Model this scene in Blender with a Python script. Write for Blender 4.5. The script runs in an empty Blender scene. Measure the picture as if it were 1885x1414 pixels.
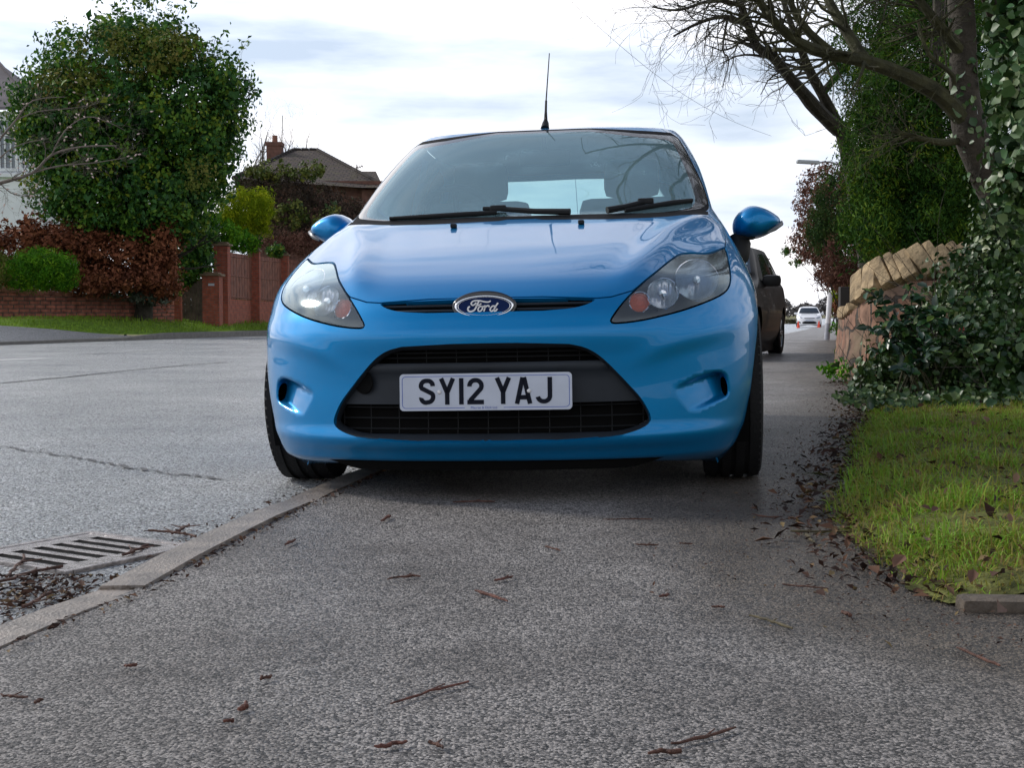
import bpy, bmesh, math, random
import numpy as np
from mathutils import Vector, Matrix, kdtree
from mathutils.geometry import delaunay_2d_cdt

# ------------------------------------------------------------------ camera, world, sun, exposure
SC = bpy.context.scene
COL = SC.collection
rng = np.random.default_rng(7)
random.seed(7)
PI = math.pi
FPX, YH, PW, PH = 2445.54, 578.98, 1885.0, 1414.0
CAMZ = 0.568
PITCH = math.atan((PH / 2 - YH) / FPX)
cam_d = bpy.data.cameras.new('camera')
cam = bpy.data.objects.new('camera', cam_d)
COL.objects.link(cam)
cam.location = (0, 0, CAMZ)
cam.rotation_euler = (PI / 2 - PITCH, 0, 0)
cam_d.sensor_width = 36.0
cam_d.sensor_fit = 'HORIZONTAL'
cam_d.lens = FPX / PW * 36.0
cam_d.clip_start = 0.05
cam_d.clip_end = 5000
SC.camera = cam

SUN_EL, SUN_AZ = math.radians(34), math.radians(-62)      # azimuth from +Y, negative = towards the left
sun_d = bpy.data.lights.new('sun', 'SUN')
sun_d.energy = 2.4
sun_d.angle = math.radians(10)
sun_d.color = (1.0, 0.95, 0.88)
sun = bpy.data.objects.new('sun', sun_d)
COL.objects.link(sun)
sd = Vector((math.sin(SUN_AZ) * math.cos(SUN_EL), math.cos(SUN_AZ) * math.cos(SUN_EL), math.sin(SUN_EL)))
sun.rotation_euler = sd.to_track_quat('Z', 'Y').to_euler()
sun.location = (-20, 20, 30)

world = bpy.data.worlds.new('World')
SC.world = world
world.use_nodes = True
wn, wl = world.node_tree.nodes, world.node_tree.links
wn.clear()
w_out = wn.new('ShaderNodeOutputWorld')
w_bg = wn.new('ShaderNodeBackground')
w_bg.inputs['Strength'].default_value = 0.12
w_sky = wn.new('ShaderNodeTexSky')
w_sky.sky_type = 'NISHITA'
w_sky.sun_disc = False
w_sky.sun_elevation = SUN_EL
w_sky.sun_rotation = SUN_AZ
w_tc = wn.new('ShaderNodeTexCoord')
w_map = wn.new('ShaderNodeMapping')
w_map.inputs['Scale'].default_value = (1.0, 1.0, 5.0)
w_map.inputs['Location'].default_value = (0.35, 0.2, 0.12)
w_n1 = wn.new('ShaderNodeTexNoise')
w_n1.inputs['Scale'].default_value = 3.2
w_n1.inputs['Detail'].default_value = 7
w_n1.inputs['Roughness'].default_value = 0.52
w_n2 = wn.new('ShaderNodeTexNoise')
w_n2.inputs['Scale'].default_value = 1.6
w_n2.inputs['Detail'].default_value = 3
w_r1 = wn.new('ShaderNodeValToRGB')          # cloud cover
w_r1.color_ramp.elements[0].position = 0.32
w_r1.color_ramp.elements[0].color = (0.80, 0.80, 0.80, 1)
w_r1.color_ramp.elements[1].position = 0.50
w_r1.color_ramp.elements[1].color = (1, 1, 1, 1)
w_r2 = wn.new('ShaderNodeValToRGB')          # white and grey-blue cloud bodies (radiance in units of 1/strength)
els = w_r2.color_ramp.elements
els[0].position = 0.33
els[0].color = (4.4, 5.2, 6.4, 1)
els[1].position = 0.55
els[1].color = (10.6, 10.4, 10.6, 1)
e = els.new(0.44)
e.color = (6.9, 7.5, 8.6, 1)
w_mix = wn.new('ShaderNodeMix')
w_mix.data_type = 'RGBA'
wl.new(w_tc.outputs['Generated'], w_map.inputs['Vector'])
wl.new(w_map.outputs['Vector'], w_n1.inputs['Vector'])
wl.new(w_map.outputs['Vector'], w_n2.inputs['Vector'])
wl.new(w_n1.outputs['Fac'], w_r2.inputs['Fac'])
wl.new(w_n2.outputs['Fac'], w_r1.inputs['Fac'])
w_sep = wn.new('ShaderNodeSeparateXYZ')      # the cloud sheet covers the lower sky and breaks up to blue overhead
w_ja = wn.new('ShaderNodeMath')
w_ja.operation = 'MULTIPLY_ADD'
w_ja.inputs[1].default_value = 0.55
w_el = wn.new('ShaderNodeMapRange')
w_el.inputs['From Min'].default_value = 0.76
w_el.inputs['From Max'].default_value = 1.00
w_el.inputs['To Min'].default_value = 1.0
w_el.inputs['To Max'].default_value = 0.10
w_cv = wn.new('ShaderNodeMath')
w_cv.operation = 'MULTIPLY'
wl.new(w_tc.outputs['Generated'], w_sep.inputs['Vector'])
wl.new(w_n2.outputs['Fac'], w_ja.inputs[0])
wl.new(w_sep.outputs['Z'], w_ja.inputs[2])
wl.new(w_ja.outputs['Value'], w_el.inputs['Value'])
wl.new(w_el.outputs['Result'], w_cv.inputs[0])
wl.new(w_r1.outputs['Color'], w_cv.inputs[1])
wl.new(w_cv.outputs['Value'], w_mix.inputs['Factor'])
wl.new(w_sky.outputs['Color'], w_mix.inputs['A'])
wl.new(w_r2.outputs['Color'], w_mix.inputs['B'])
w_dot = wn.new('ShaderNodeVectorMath')
w_dot.operation = 'DOT_PRODUCT'
w_dot.inputs[1].default_value = (math.sin(SUN_AZ) * math.cos(SUN_EL), math.cos(SUN_AZ) * math.cos(SUN_EL), math.sin(SUN_EL))
w_glow = wn.new('ShaderNodeMapRange')
w_glow.inputs['From Min'].default_value = -0.9
w_glow.inputs['From Max'].default_value = 0.85
w_glow.inputs['To Min'].default_value = 0.62
w_glow.inputs['To Max'].default_value = 1.25
w_gm = wn.new('ShaderNodeVectorMath')
w_gm.operation = 'SCALE'
wl.new(w_tc.outputs['Generated'], w_dot.inputs[0])
wl.new(w_dot.outputs['Value'], w_glow.inputs['Value'])
wl.new(w_mix.outputs['Result'], w_gm.inputs[0])
wl.new(w_glow.outputs['Result'], w_gm.inputs['Scale'])
wl.new(w_gm.outputs['Vector'], w_bg.inputs['Color'])
wl.new(w_bg.outputs['Background'], w_out.inputs['Surface'])

SC.view_settings.view_transform = 'Standard'
SC.view_settings.look = 'None'
SC.view_settings.exposure = 0.12
SC.view_settings.gamma = 1.0
SC.cycles.max_bounces = 8
SC.cycles.transparent_max_bounces = 16

# ------------------------------------------------------------------ helpers
_pc, _ps = math.cos(PITCH), math.sin(PITCH)


def ray(px, py):
    u, v = (px - PW / 2) / FPX, (PH / 2 - py) / FPX
    return Vector((u, _pc + v * _ps, -_ps + v * _pc))


def at(px, py, d):
    """world point d metres ahead of the viewpoint, seen at that place of the photograph"""
    r = ray(px, py)
    return Vector((0, 0, CAMZ)) + r * (d / r.y)


def gnd(px, py, z=0.0):
    r = ray(px, py)
    return Vector((0, 0, CAMZ)) + r * ((z - CAMZ) / r.z)


def tag(o, label=None, cat=None, group=None, kind=None):
    if label:
        o['label'] = label
    if cat:
        o['category'] = cat
    if group:
        o['group'] = group
    if kind:
        o['kind'] = kind
    return o


def empty(name, loc=(0, 0, 0), rot=(0, 0, 0), label=None, cat=None, group=None):
    o = bpy.data.objects.new(name, None)
    o.empty_display_size = 0.2
    COL.objects.link(o)
    o.location = loc
    o.rotation_euler = rot
    return tag(o, label, cat, group)


def mesh_obj(name, verts, faces, mat, parent=None, smooth=False, attr=None):
    me = bpy.data.meshes.new(name)
    V = np.asarray(verts, dtype=np.float64).reshape(-1, 3)
    if isinstance(faces, np.ndarray):
        n, k = faces.shape
        me.vertices.add(len(V))
        me.vertices.foreach_set('co', V.ravel())
        me.loops.add(n * k)
        me.loops.foreach_set('vertex_index', faces.ravel().astype(np.int32))
        me.polygons.add(n)
        me.polygons.foreach_set('loop_start', (np.arange(n) * k).astype(np.int32))
        me.update(calc_edges=True)
    else:
        me.from_pydata(V.tolist(), [], [list(map(int, f)) for f in faces])
        me.update()
    if attr is not None:
        a = me.attributes.new('rnd', 'FLOAT', 'POINT')
        a.data.foreach_set('value', np.asarray(attr, dtype=np.float32))
    if smooth:
        me.polygons.foreach_set('use_smooth', np.ones(len(me.polygons), dtype=bool))
    for m in (mat if isinstance(mat, (list, tuple)) else [mat]):
        me.materials.append(m)
    o = bpy.data.objects.new(name, me)
    COL.objects.link(o)
    if parent:
        o.parent = parent
    return o


class MB:
    """collects boxes, tubes, lathes and polygons of one part, then links them as one mesh"""
    def __init__(s):
        s.v, s.f = [], []

    def add(s, V, F):
        o = len(s.v)
        s.v += [tuple(p) for p in V]
        s.f += [[i + o for i in f] for f in F]
        return s

    def box(s, c, h, M=None, bev=0.0):
        c, h = Vector(c), Vector(h)
        b = min(bev, min(h) * 0.9)
        if b <= 0:
            V = [Vector((x, y, z)) for x in (-h.x, h.x) for y in (-h.y, h.y) for z in (-h.z, h.z)]
            F = [(0, 1, 3, 2), (4, 6, 7, 5), (0, 4, 5, 1), (2, 3, 7, 6), (0, 2, 6, 4), (1, 5, 7, 3)]
        else:
            bm = bmesh.new()
            bmesh.ops.create_cube(bm, size=2.0)
            for v in bm.verts:
                v.co = Vector((v.co.x * h.x, v.co.y * h.y, v.co.z * h.z))
            bmesh.ops.bevel(bm, geom=bm.edges[:], offset=b, segments=2, affect='EDGES', profile=0.6)
            bm.verts.index_update()
            V = [v.co.copy() for v in bm.verts]
            F = [[v.index for v in f.verts] for f in bm.faces]
            bm.free()
        if M is not None:
            V = [M @ v for v in V]
        return s.add([v + c for v in V], F)

    def tube(s, pts, rad, n=8, cap=True):
        pts = [Vector(p) for p in pts]
        if not hasattr(rad, '__len__'):
            rad = [rad] * len(pts)
        V, F = [], []
        up = Vector((0.13, 0.21, 0.97))
        for i, p in enumerate(pts):
            t = (pts[min(i + 1, len(pts) - 1)] - pts[max(i - 1, 0)])
            t = t.normalized() if t.length > 1e-9 else Vector((0, 0, 1))
            if abs(t.dot(up)) > 0.95:
                up = Vector((0.9, 0.3, 0.1))
            a = t.cross(up).normalized()
            b = t.cross(a)
            for k in range(n):
                w = 2 * PI * k / n
                V.append(p + (a * math.cos(w) + b * math.sin(w)) * rad[i])
        for i in range(len(pts) - 1):
            for k in range(n):
                k2 = (k + 1) % n
                F.append((i * n + k, i * n + k2, (i + 1) * n + k2, (i + 1) * n + k))
        if cap:
            F.append(tuple(range(n - 1, -1, -1)))
            F.append(tuple(range((len(pts) - 1) * n, len(pts) * n)))
        return s.add(V, F)

    def lathe(s, prof, M, n=32, close=False):
        """prof: (radius, axial) pairs turned about local Z, then moved by M"""
        V, F = [], []
        m = len(prof)
        for k in range(n):
            w = 2 * PI * k / n
            for r, z in prof:
                V.append(M @ Vector((r * math.cos(w), r * math.sin(w), z)))
        for k in range(n):
            k2 = (k + 1) % n
            for i in range(m if close else m - 1):
                j = (i + 1) % m
                F.append((k * m + i, k2 * m + i, k2 * m + j, k * m + j))
        return s.add(V, F)

    def poly(s, P, t):
        """polygon P (3-D, planar) pushed by vector t"""
        P = [Vector(p) for p in P]
        t = Vector(t)
        n = len(P)
        V = P + [p + t for p in P]
        F = [list(range(n))[::-1], list(range(n, 2 * n))]
        for i in range(n):
            j = (i + 1) % n
            F.append((i, j, n + j, n + i))
        return s.add(V, F)

    def build(s, name, mat, parent=None, smooth=False):
        o = mesh_obj(name, s.v, s.f, mat, parent, smooth)
        if smooth:
            o.data.polygons.foreach_set('use_smooth', np.ones(len(o.data.polygons), dtype=bool))
            try:
                o.data.set_sharp_from_angle(angle=math.radians(40))
            except Exception:
                pass
        return o


def fix_normals(o):
    bm = bmesh.new()
    bm.from_mesh(o.data)
    bmesh.ops.recalc_face_normals(bm, faces=bm.faces)
    bm.to_mesh(o.data)
    bm.free()
    return o


def pchip(xk, yk):
    xk, yk = np.asarray(xk, float), np.asarray(yk, float)
    h = np.diff(xk)
    d = np.diff(yk) / h
    m = np.zeros_like(yk)
    for i in range(1, len(xk) - 1):
        if d[i - 1] * d[i] > 0:
            w1, w2 = 2 * h[i] + h[i - 1], h[i] + 2 * h[i - 1]
            m[i] = (w1 + w2) / (w1 / d[i - 1] + w2 / d[i])
    m[0], m[-1] = d[0], d[-1]

    def fn(x):
        x = np.clip(np.asarray(x, float), xk[0], xk[-1])
        i = np.clip(np.searchsorted(xk, x) - 1, 0, len(h) - 1)
        t = (x - xk[i]) / h[i]
        return ((1 + 2 * t) * (1 - t) ** 2 * yk[i] + t * (1 - t) ** 2 * h[i] * m[i]
                + t * t * (3 - 2 * t) * yk[i + 1] + t * t * (t - 1) * h[i] * m[i + 1])
    return fn


def sstep(a, b, x):
    t = np.clip((np.asarray(x, float) - a) / (b - a), 0, 1)
    return t * t * (3 - 2 * t)


# ------------------------------------------------------------------ materials
def new_mat(name):
    m = bpy.data.materials.new(name)
    m.use_nodes = True
    nt = m.node_tree
    return m, nt, nt.nodes['Principled BSDF']


def pmat(name, col, rough=0.5, metal=0.0, spec=0.5, coat=0.0, coat_r=0.03, noise=0.0, nscale=20.0,
         bump=0.0, bscale=60.0, trans=0.0, emit=None):
    m, nt, b = new_mat(name)
    b.inputs['Base Color'].default_value = (*col, 1)
    b.inputs['Roughness'].default_value = rough
    b.inputs['Metallic'].default_value = metal
    b.inputs['Specular IOR Level'].default_value = spec
    b.inputs['Coat Weight'].default_value = coat
    b.inputs['Coat Roughness'].default_value = coat_r
    if noise or bump:
        tc = nt.nodes.new('ShaderNodeTexCoord')
    if noise:
        n = nt.nodes.new('ShaderNodeTexNoise')
        n.inputs['Scale'].default_value = nscale
        n.inputs['Detail'].default_value = 6
        nt.links.new(tc.outputs['Object'], n.inputs['Vector'])
        r = nt.nodes.new('ShaderNodeValToRGB')
        r.color_ramp.elements[0].position = 0.3
        r.color_ramp.elements[1].position = 0.7
        r.color_ramp.elements[0].color = (*[c * (1 - noise) for c in col], 1)
        r.color_ramp.elements[1].color = (*[min(1, c * (1 + noise)) for c in col], 1)
        nt.links.new(n.outputs['Fac'], r.inputs['Fac'])
        nt.links.new(r.outputs['Color'], b.inputs['Base Color'])
    if bump:
        n2 = nt.nodes.new('ShaderNodeTexNoise')
        n2.inputs['Scale'].default_value = bscale
        n2.inputs['Detail'].default_value = 5
        nt.links.new(tc.outputs['Object'], n2.inputs['Vector'])
        bp = nt.nodes.new('ShaderNodeBump')
        bp.inputs['Strength'].default_value = bump
        bp.inputs['Distance'].default_value = 0.02
        nt.links.new(n2.outputs['Fac'], bp.inputs['Height'])
        nt.links.new(bp.outputs['Normal'], b.inputs['Normal'])
    return m


def leaf_mat(name, stops, rough=0.5, spec=0.4, trans=0.0):
    """colour picked per leaf from the stops by the leaf's own random value"""
    m, nt, b = new_mat(name)
    a = nt.nodes.new('ShaderNodeAttribute')
    a.attribute_name = 'rnd'
    r = nt.nodes.new('ShaderNodeValToRGB')
    els = r.color_ramp.elements
    while len(els) > 1:
        els.remove(els[-1])
    els[0].position = stops[0][0]
    els[0].color = (*stops[0][1], 1)
    for p, c in stops[1:]:
        e = els.new(p)
        e.color = (*c, 1)
    nt.links.new(a.outputs['Fac'], r.inputs['Fac'])
    nt.links.new(r.outputs['Color'], b.inputs['Base Color'])
    b.inputs['Roughness'].default_value = rough
    b.inputs['Specular IOR Level'].default_value = spec
    if trans:
        t = nt.nodes.new('ShaderNodeBsdfTranslucent')
        nt.links.new(r.outputs['Color'], t.inputs['Color'])
        mx = nt.nodes.new('ShaderNodeMixShader')
        mx.inputs['Fac'].default_value = trans
        nt.links.new(b.outputs['BSDF'], mx.inputs[1])
        nt.links.new(t.outputs['BSDF'], mx.inputs[2])
        nt.links.new(mx.outputs['Shader'], nt.nodes['Material Output'].inputs['Surface'])
    return m


def glass_mat(name, tint, refl=1.6, rough=0.0, veil=None):
    """thin pane: tinted see-through plus mirror reflection that grows towards grazing view"""
    m = bpy.data.materials.new(name)
    m.use_nodes = True
    nt = m.node_tree
    nt.nodes.clear()
    out = nt.nodes.new('ShaderNodeOutputMaterial')
    tr = nt.nodes.new('ShaderNodeBsdfTransparent')
    tr.inputs['Color'].default_value = (*tint, 1)
    gl = nt.nodes.new('ShaderNodeBsdfGlossy')
    gl.inputs['Roughness'].default_value = rough
    gl.inputs['Color'].default_value = (.80, .95, 1.0, 1)
    fr = nt.nodes.new('ShaderNodeFresnel')
    fr.inputs['IOR'].default_value = 1.5
    mu = nt.nodes.new('ShaderNodeMath')
    mu.operation = 'MULTIPLY'
    mu.use_clamp = True
    mu.inputs[1].default_value = refl
    mx = nt.nodes.new('ShaderNodeMixShader')
    nt.links.new(fr.outputs['Fac'], mu.inputs[0])
    nt.links.new(mu.outputs['Value'], mx.inputs['Fac'])
    base = tr
    if veil:
        df = nt.nodes.new('ShaderNodeBsdfDiffuse')
        df.inputs['Color'].default_value = (*veil[:3], 1)
        m0 = nt.nodes.new('ShaderNodeMixShader')
        m0.inputs['Fac'].default_value = veil[3]
        if len(veil) > 4:      # patchy dew on the pane
            tc = nt.nodes.new('ShaderNodeTexCoord')
            nz = nt.nodes.new('ShaderNodeTexNoise')
            nz.inputs['Scale'].default_value = 3.0
            nz.inputs['Detail'].default_value = 3
            n2 = nt.nodes.new('ShaderNodeTexNoise')
            n2.inputs['Scale'].default_value = 140.0
            n2.inputs['Detail'].default_value = 2
            rp = nt.nodes.new('ShaderNodeMapRange')
            rp.inputs['From Min'].default_value = 0.54
            rp.inputs['From Max'].default_value = 0.66
            rp2 = nt.nodes.new('ShaderNodeMapRange')
            rp2.inputs['From Min'].default_value = 0.5
            rp2.inputs['From Max'].default_value = 0.6
            ml = nt.nodes.new('ShaderNodeMath')
            ml.operation = 'MULTIPLY'
            ma = nt.nodes.new('ShaderNodeMath')
            ma.operation = 'MULTIPLY_ADD'
            ma.inputs[1].default_value = veil[4]
            ma.inputs[2].default_value = veil[3]
            nt.links.new(tc.outputs['Object'], nz.inputs['Vector'])
            nt.links.new(tc.outputs['Object'], n2.inputs['Vector'])
            nt.links.new(nz.outputs['Fac'], rp.inputs['Value'])
            nt.links.new(n2.outputs['Fac'], rp2.inputs['Value'])
            nt.links.new(rp.outputs['Result'], ml.inputs[0])
            nt.links.new(rp2.outputs['Result'], ml.inputs[1])
            nt.links.new(ml.outputs['Value'], ma.inputs[0])
            nt.links.new(ma.outputs['Value'], m0.inputs['Fac'])
        nt.links.new(tr.outputs['BSDF'], m0.inputs[1])
        nt.links.new(df.outputs['BSDF'], m0.inputs[2])
        base = m0
    nt.links.new(base.outputs[0], mx.inputs[1])
    nt.links.new(gl.outputs['BSDF'], mx.inputs[2])
    nt.links.new(mx.outputs['Shader'], out.inputs['Surface'])
    return m


def paint_mat(name, col, metal=0.4, rough=0.38, dirt=(0.25, 0.22, 0.18), coat=1.0):
    """metallic car paint under clear coat, with fine flake and a thin film of road dust"""
    m, nt, b = new_mat(name)
    tc = nt.nodes.new('ShaderNodeTexCoord')
    n = nt.nodes.new('ShaderNodeTexNoise')
    n.inputs['Scale'].default_value = 9.0
    n.inputs['Detail'].default_value = 8
    n.inputs['Roughness'].default_value = 0.65
    nt.links.new(tc.outputs['Object'], n.inputs['Vector'])
    mr = nt.nodes.new('ShaderNodeMapRange')
    mr.inputs['From Min'].default_value = 0.45
    mr.inputs['From Max'].default_value = 0.85
    mr.inputs['To Max'].default_value = 0.10
    nt.links.new(n.outputs['Fac'], mr.inputs['Value'])
    n3 = nt.nodes.new('ShaderNodeTexNoise')          # specks of dirt
    n3.inputs['Scale'].default_value = 130.0
    n3.inputs['Detail'].default_value = 1
    nt.links.new(tc.outputs['Object'], n3.inputs['Vector'])
    mr3 = nt.nodes.new('ShaderNodeMapRange')
    mr3.inputs['From Min'].default_value = 0.72
    mr3.inputs['From Max'].default_value = 0.78
    mr3.inputs['To Max'].default_value = 0.35
    nt.links.new(n3.outputs['Fac'], mr3.inputs['Value'])
    ad = nt.nodes.new('ShaderNodeMath')
    ad.operation = 'ADD'
    ad.use_clamp = True
    nt.links.new(mr.outputs['Result'], ad.inputs[0])
    nt.links.new(mr3.outputs['Result'], ad.inputs[1])
    mx = nt.nodes.new('ShaderNodeMix')
    mx.data_type = 'RGBA'
    mx.inputs['A'].default_value = (*col, 1)
    mx.inputs['B'].default_value = (*[0.75 * c + 0.25 * d for c, d in zip(col, dirt)], 1)
    nt.links.new(ad.outputs['Value'], mx.inputs['Factor'])
    nt.links.new(mx.outputs['Result'], b.inputs['Base Color'])
    b.inputs['Metallic'].default_value = metal
    b.inputs['Roughness'].default_value = rough
    b.inputs['Specular IOR Level'].default_value = 0.1
    b.inputs['Coat Weight'].default_value = coat
    b.inputs['Coat IOR'].default_value = 1.34
    cr = nt.nodes.new('ShaderNodeMapRange')
    cr.inputs['To Min'].default_value = 0.015
    cr.inputs['To Max'].default_value = 0.35
    nt.links.new(mr.outputs['Result'], cr.inputs['Value'])
    nt.links.new(cr.outputs['Result'], b.inputs['Coat Roughness'])
    return m


def asphalt_mat(name, dark, light, scale, bump, rough, stain, stain_scale=0.8, spec=0.5, dist=0.006, dirt=False, mid=0.30):
    """chippings in binder: two sizes of grain, broad stains, rough relief"""
    m, nt, b = new_mat(name)
    tc = nt.nodes.new('ShaderNodeTexCoord')
    vo = nt.nodes.new('ShaderNodeTexVoronoi')
    vo.inputs['Scale'].default_value = scale
    vo.inputs['Randomness'].default_value = 1.0
    n1 = nt.nodes.new('ShaderNodeTexNoise')
    n1.inputs['Scale'].default_value = scale * 1.1
    n1.inputs['Detail'].default_value = 6
    n1.inputs['Roughness'].default_value = 0.7
    n2 = nt.nodes.new('ShaderNodeTexNoise')
    n2.inputs['Scale'].default_value = stain_scale
    n2.inputs['Detail'].default_value = 12
    n2.inputs['Roughness'].default_value = 0.74
    for n in (vo, n1, n2):
        nt.links.new(tc.outputs['Object'], n.inputs['Vector'])
    sep = nt.nodes.new('ShaderNodeSeparateColor')
    nt.links.new(vo.outputs['Color'], sep.inputs['Color'])
    mx0 = nt.nodes.new('ShaderNodeMath')          # grain value
    mx0.operation = 'MULTIPLY_ADD'
    mx0.inputs[1].default_value = 0.72
    nt.links.new(sep.outputs['Red'], mx0.inputs[0])
    mh = nt.nodes.new('ShaderNodeMath')
    mh.operation = 'MULTIPLY'
    mh.inputs[1].default_value = 0.36
    nt.links.new(n1.outputs['Fac'], mh.inputs[0])
    nt.links.new(mh.outputs['Value'], mx0.inputs[2])
    r = nt.nodes.new('ShaderNodeValToRGB')
    els = r.color_ramp.elements
    els[0].position = 0.22
    els[0].color = (*dark, 1)
    els[1].position = 0.84
    els[1].color = (*light, 1)
    e = els.new(0.5)
    e.color = (*[(a + c) * mid for a, c in zip(dark, light)], 1)
    nt.links.new(mx0.outputs['Value'], r.inputs['Fac'])
    st = nt.nodes.new('ShaderNodeValToRGB')
    st.color_ramp.elements[0].position = 0.36
    st.color_ramp.elements[0].color = (*stain, 1)
    st.color_ramp.elements[1].position = 0.62
    st.color_ramp.elements[1].color = (1, 1, 1, 1)
    nt.links.new(n2.outputs['Fac'], st.inputs['Fac'])
    ml = nt.nodes.new('ShaderNodeMix')
    ml.data_type = 'RGBA'
    ml.blend_type = 'MULTIPLY'
    ml.inputs['Factor'].default_value = 1.0
    nt.links.new(r.outputs['Color'], ml.inputs['A'])
    nt.links.new(st.outputs['Color'], ml.inputs['B'])
    res = ml.outputs['Result']
    if dirt:        # trodden-in earth and moss along the verge, as worn into the surface
        at_ = nt.nodes.new('ShaderNodeAttribute')
        at_.attribute_name = 'rnd'
        n4 = nt.nodes.new('ShaderNodeTexNoise')
        n4.inputs['Scale'].default_value = 5.0
        n4.inputs['Detail'].default_value = 9
        n4.inputs['Roughness'].default_value = 0.7
        nt.links.new(tc.outputs['Object'], n4.inputs['Vector'])
        dm = nt.nodes.new('ShaderNodeMath')
        dm.operation = 'MULTIPLY_ADD'
        dm.inputs[1].default_value = 1.6
        nt.links.new(at_.outputs['Fac'], dm.inputs[0])
        nt.links.new(n4.outputs['Fac'], dm.inputs[2])
        d2 = nt.nodes.new('ShaderNodeMapRange')
        d2.inputs['From Min'].default_value = 0.62
        d2.inputs['From Max'].default_value = 1.35
        d2.inputs['To Max'].default_value = 0.85
        nt.links.new(dm.outputs['Value'], d2.inputs['Value'])
        dx = nt.nodes.new('ShaderNodeMix')
        dx.data_type = 'RGBA'
        dx.blend_type = 'MULTIPLY'
        dx.inputs['B'].default_value = (.36, .29, .20, 1)
        nt.links.new(d2.outputs['Result'], dx.inputs['Factor'])
        nt.links.new(res, dx.inputs['A'])
        res = dx.outputs['Result']
    nt.links.new(res, b.inputs['Base Color'])
    b.inputs['Specular IOR Level'].default_value = spec
    rr = nt.nodes.new('ShaderNodeMapRange')
    rr.inputs['To Min'].default_value = max(0.05, rough - 0.18)
    rr.inputs['To Max'].default_value = min(1.0, rough + 0.18)
    nt.links.new(sep.outputs['Green'], rr.inputs['Value'])
    nt.links.new(rr.outputs['Result'], b.inputs['Roughness'])
    hs = nt.nodes.new('ShaderNodeMath')
    hs.operation = 'SUBTRACT'
    nt.links.new(n1.outputs['Fac'], hs.inputs[0])
    nt.links.new(vo.outputs['Distance'], hs.inputs[1])
    bp = nt.nodes.new('ShaderNodeBump')
    bp.inputs['Strength'].default_value = bump
    bp.inputs['Distance'].default_value = dist
    nt.links.new(hs.outputs['Value'], bp.inputs['Height'])
    nt.links.new(bp.outputs['Normal'], b.inputs['Normal'])
    return m


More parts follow.
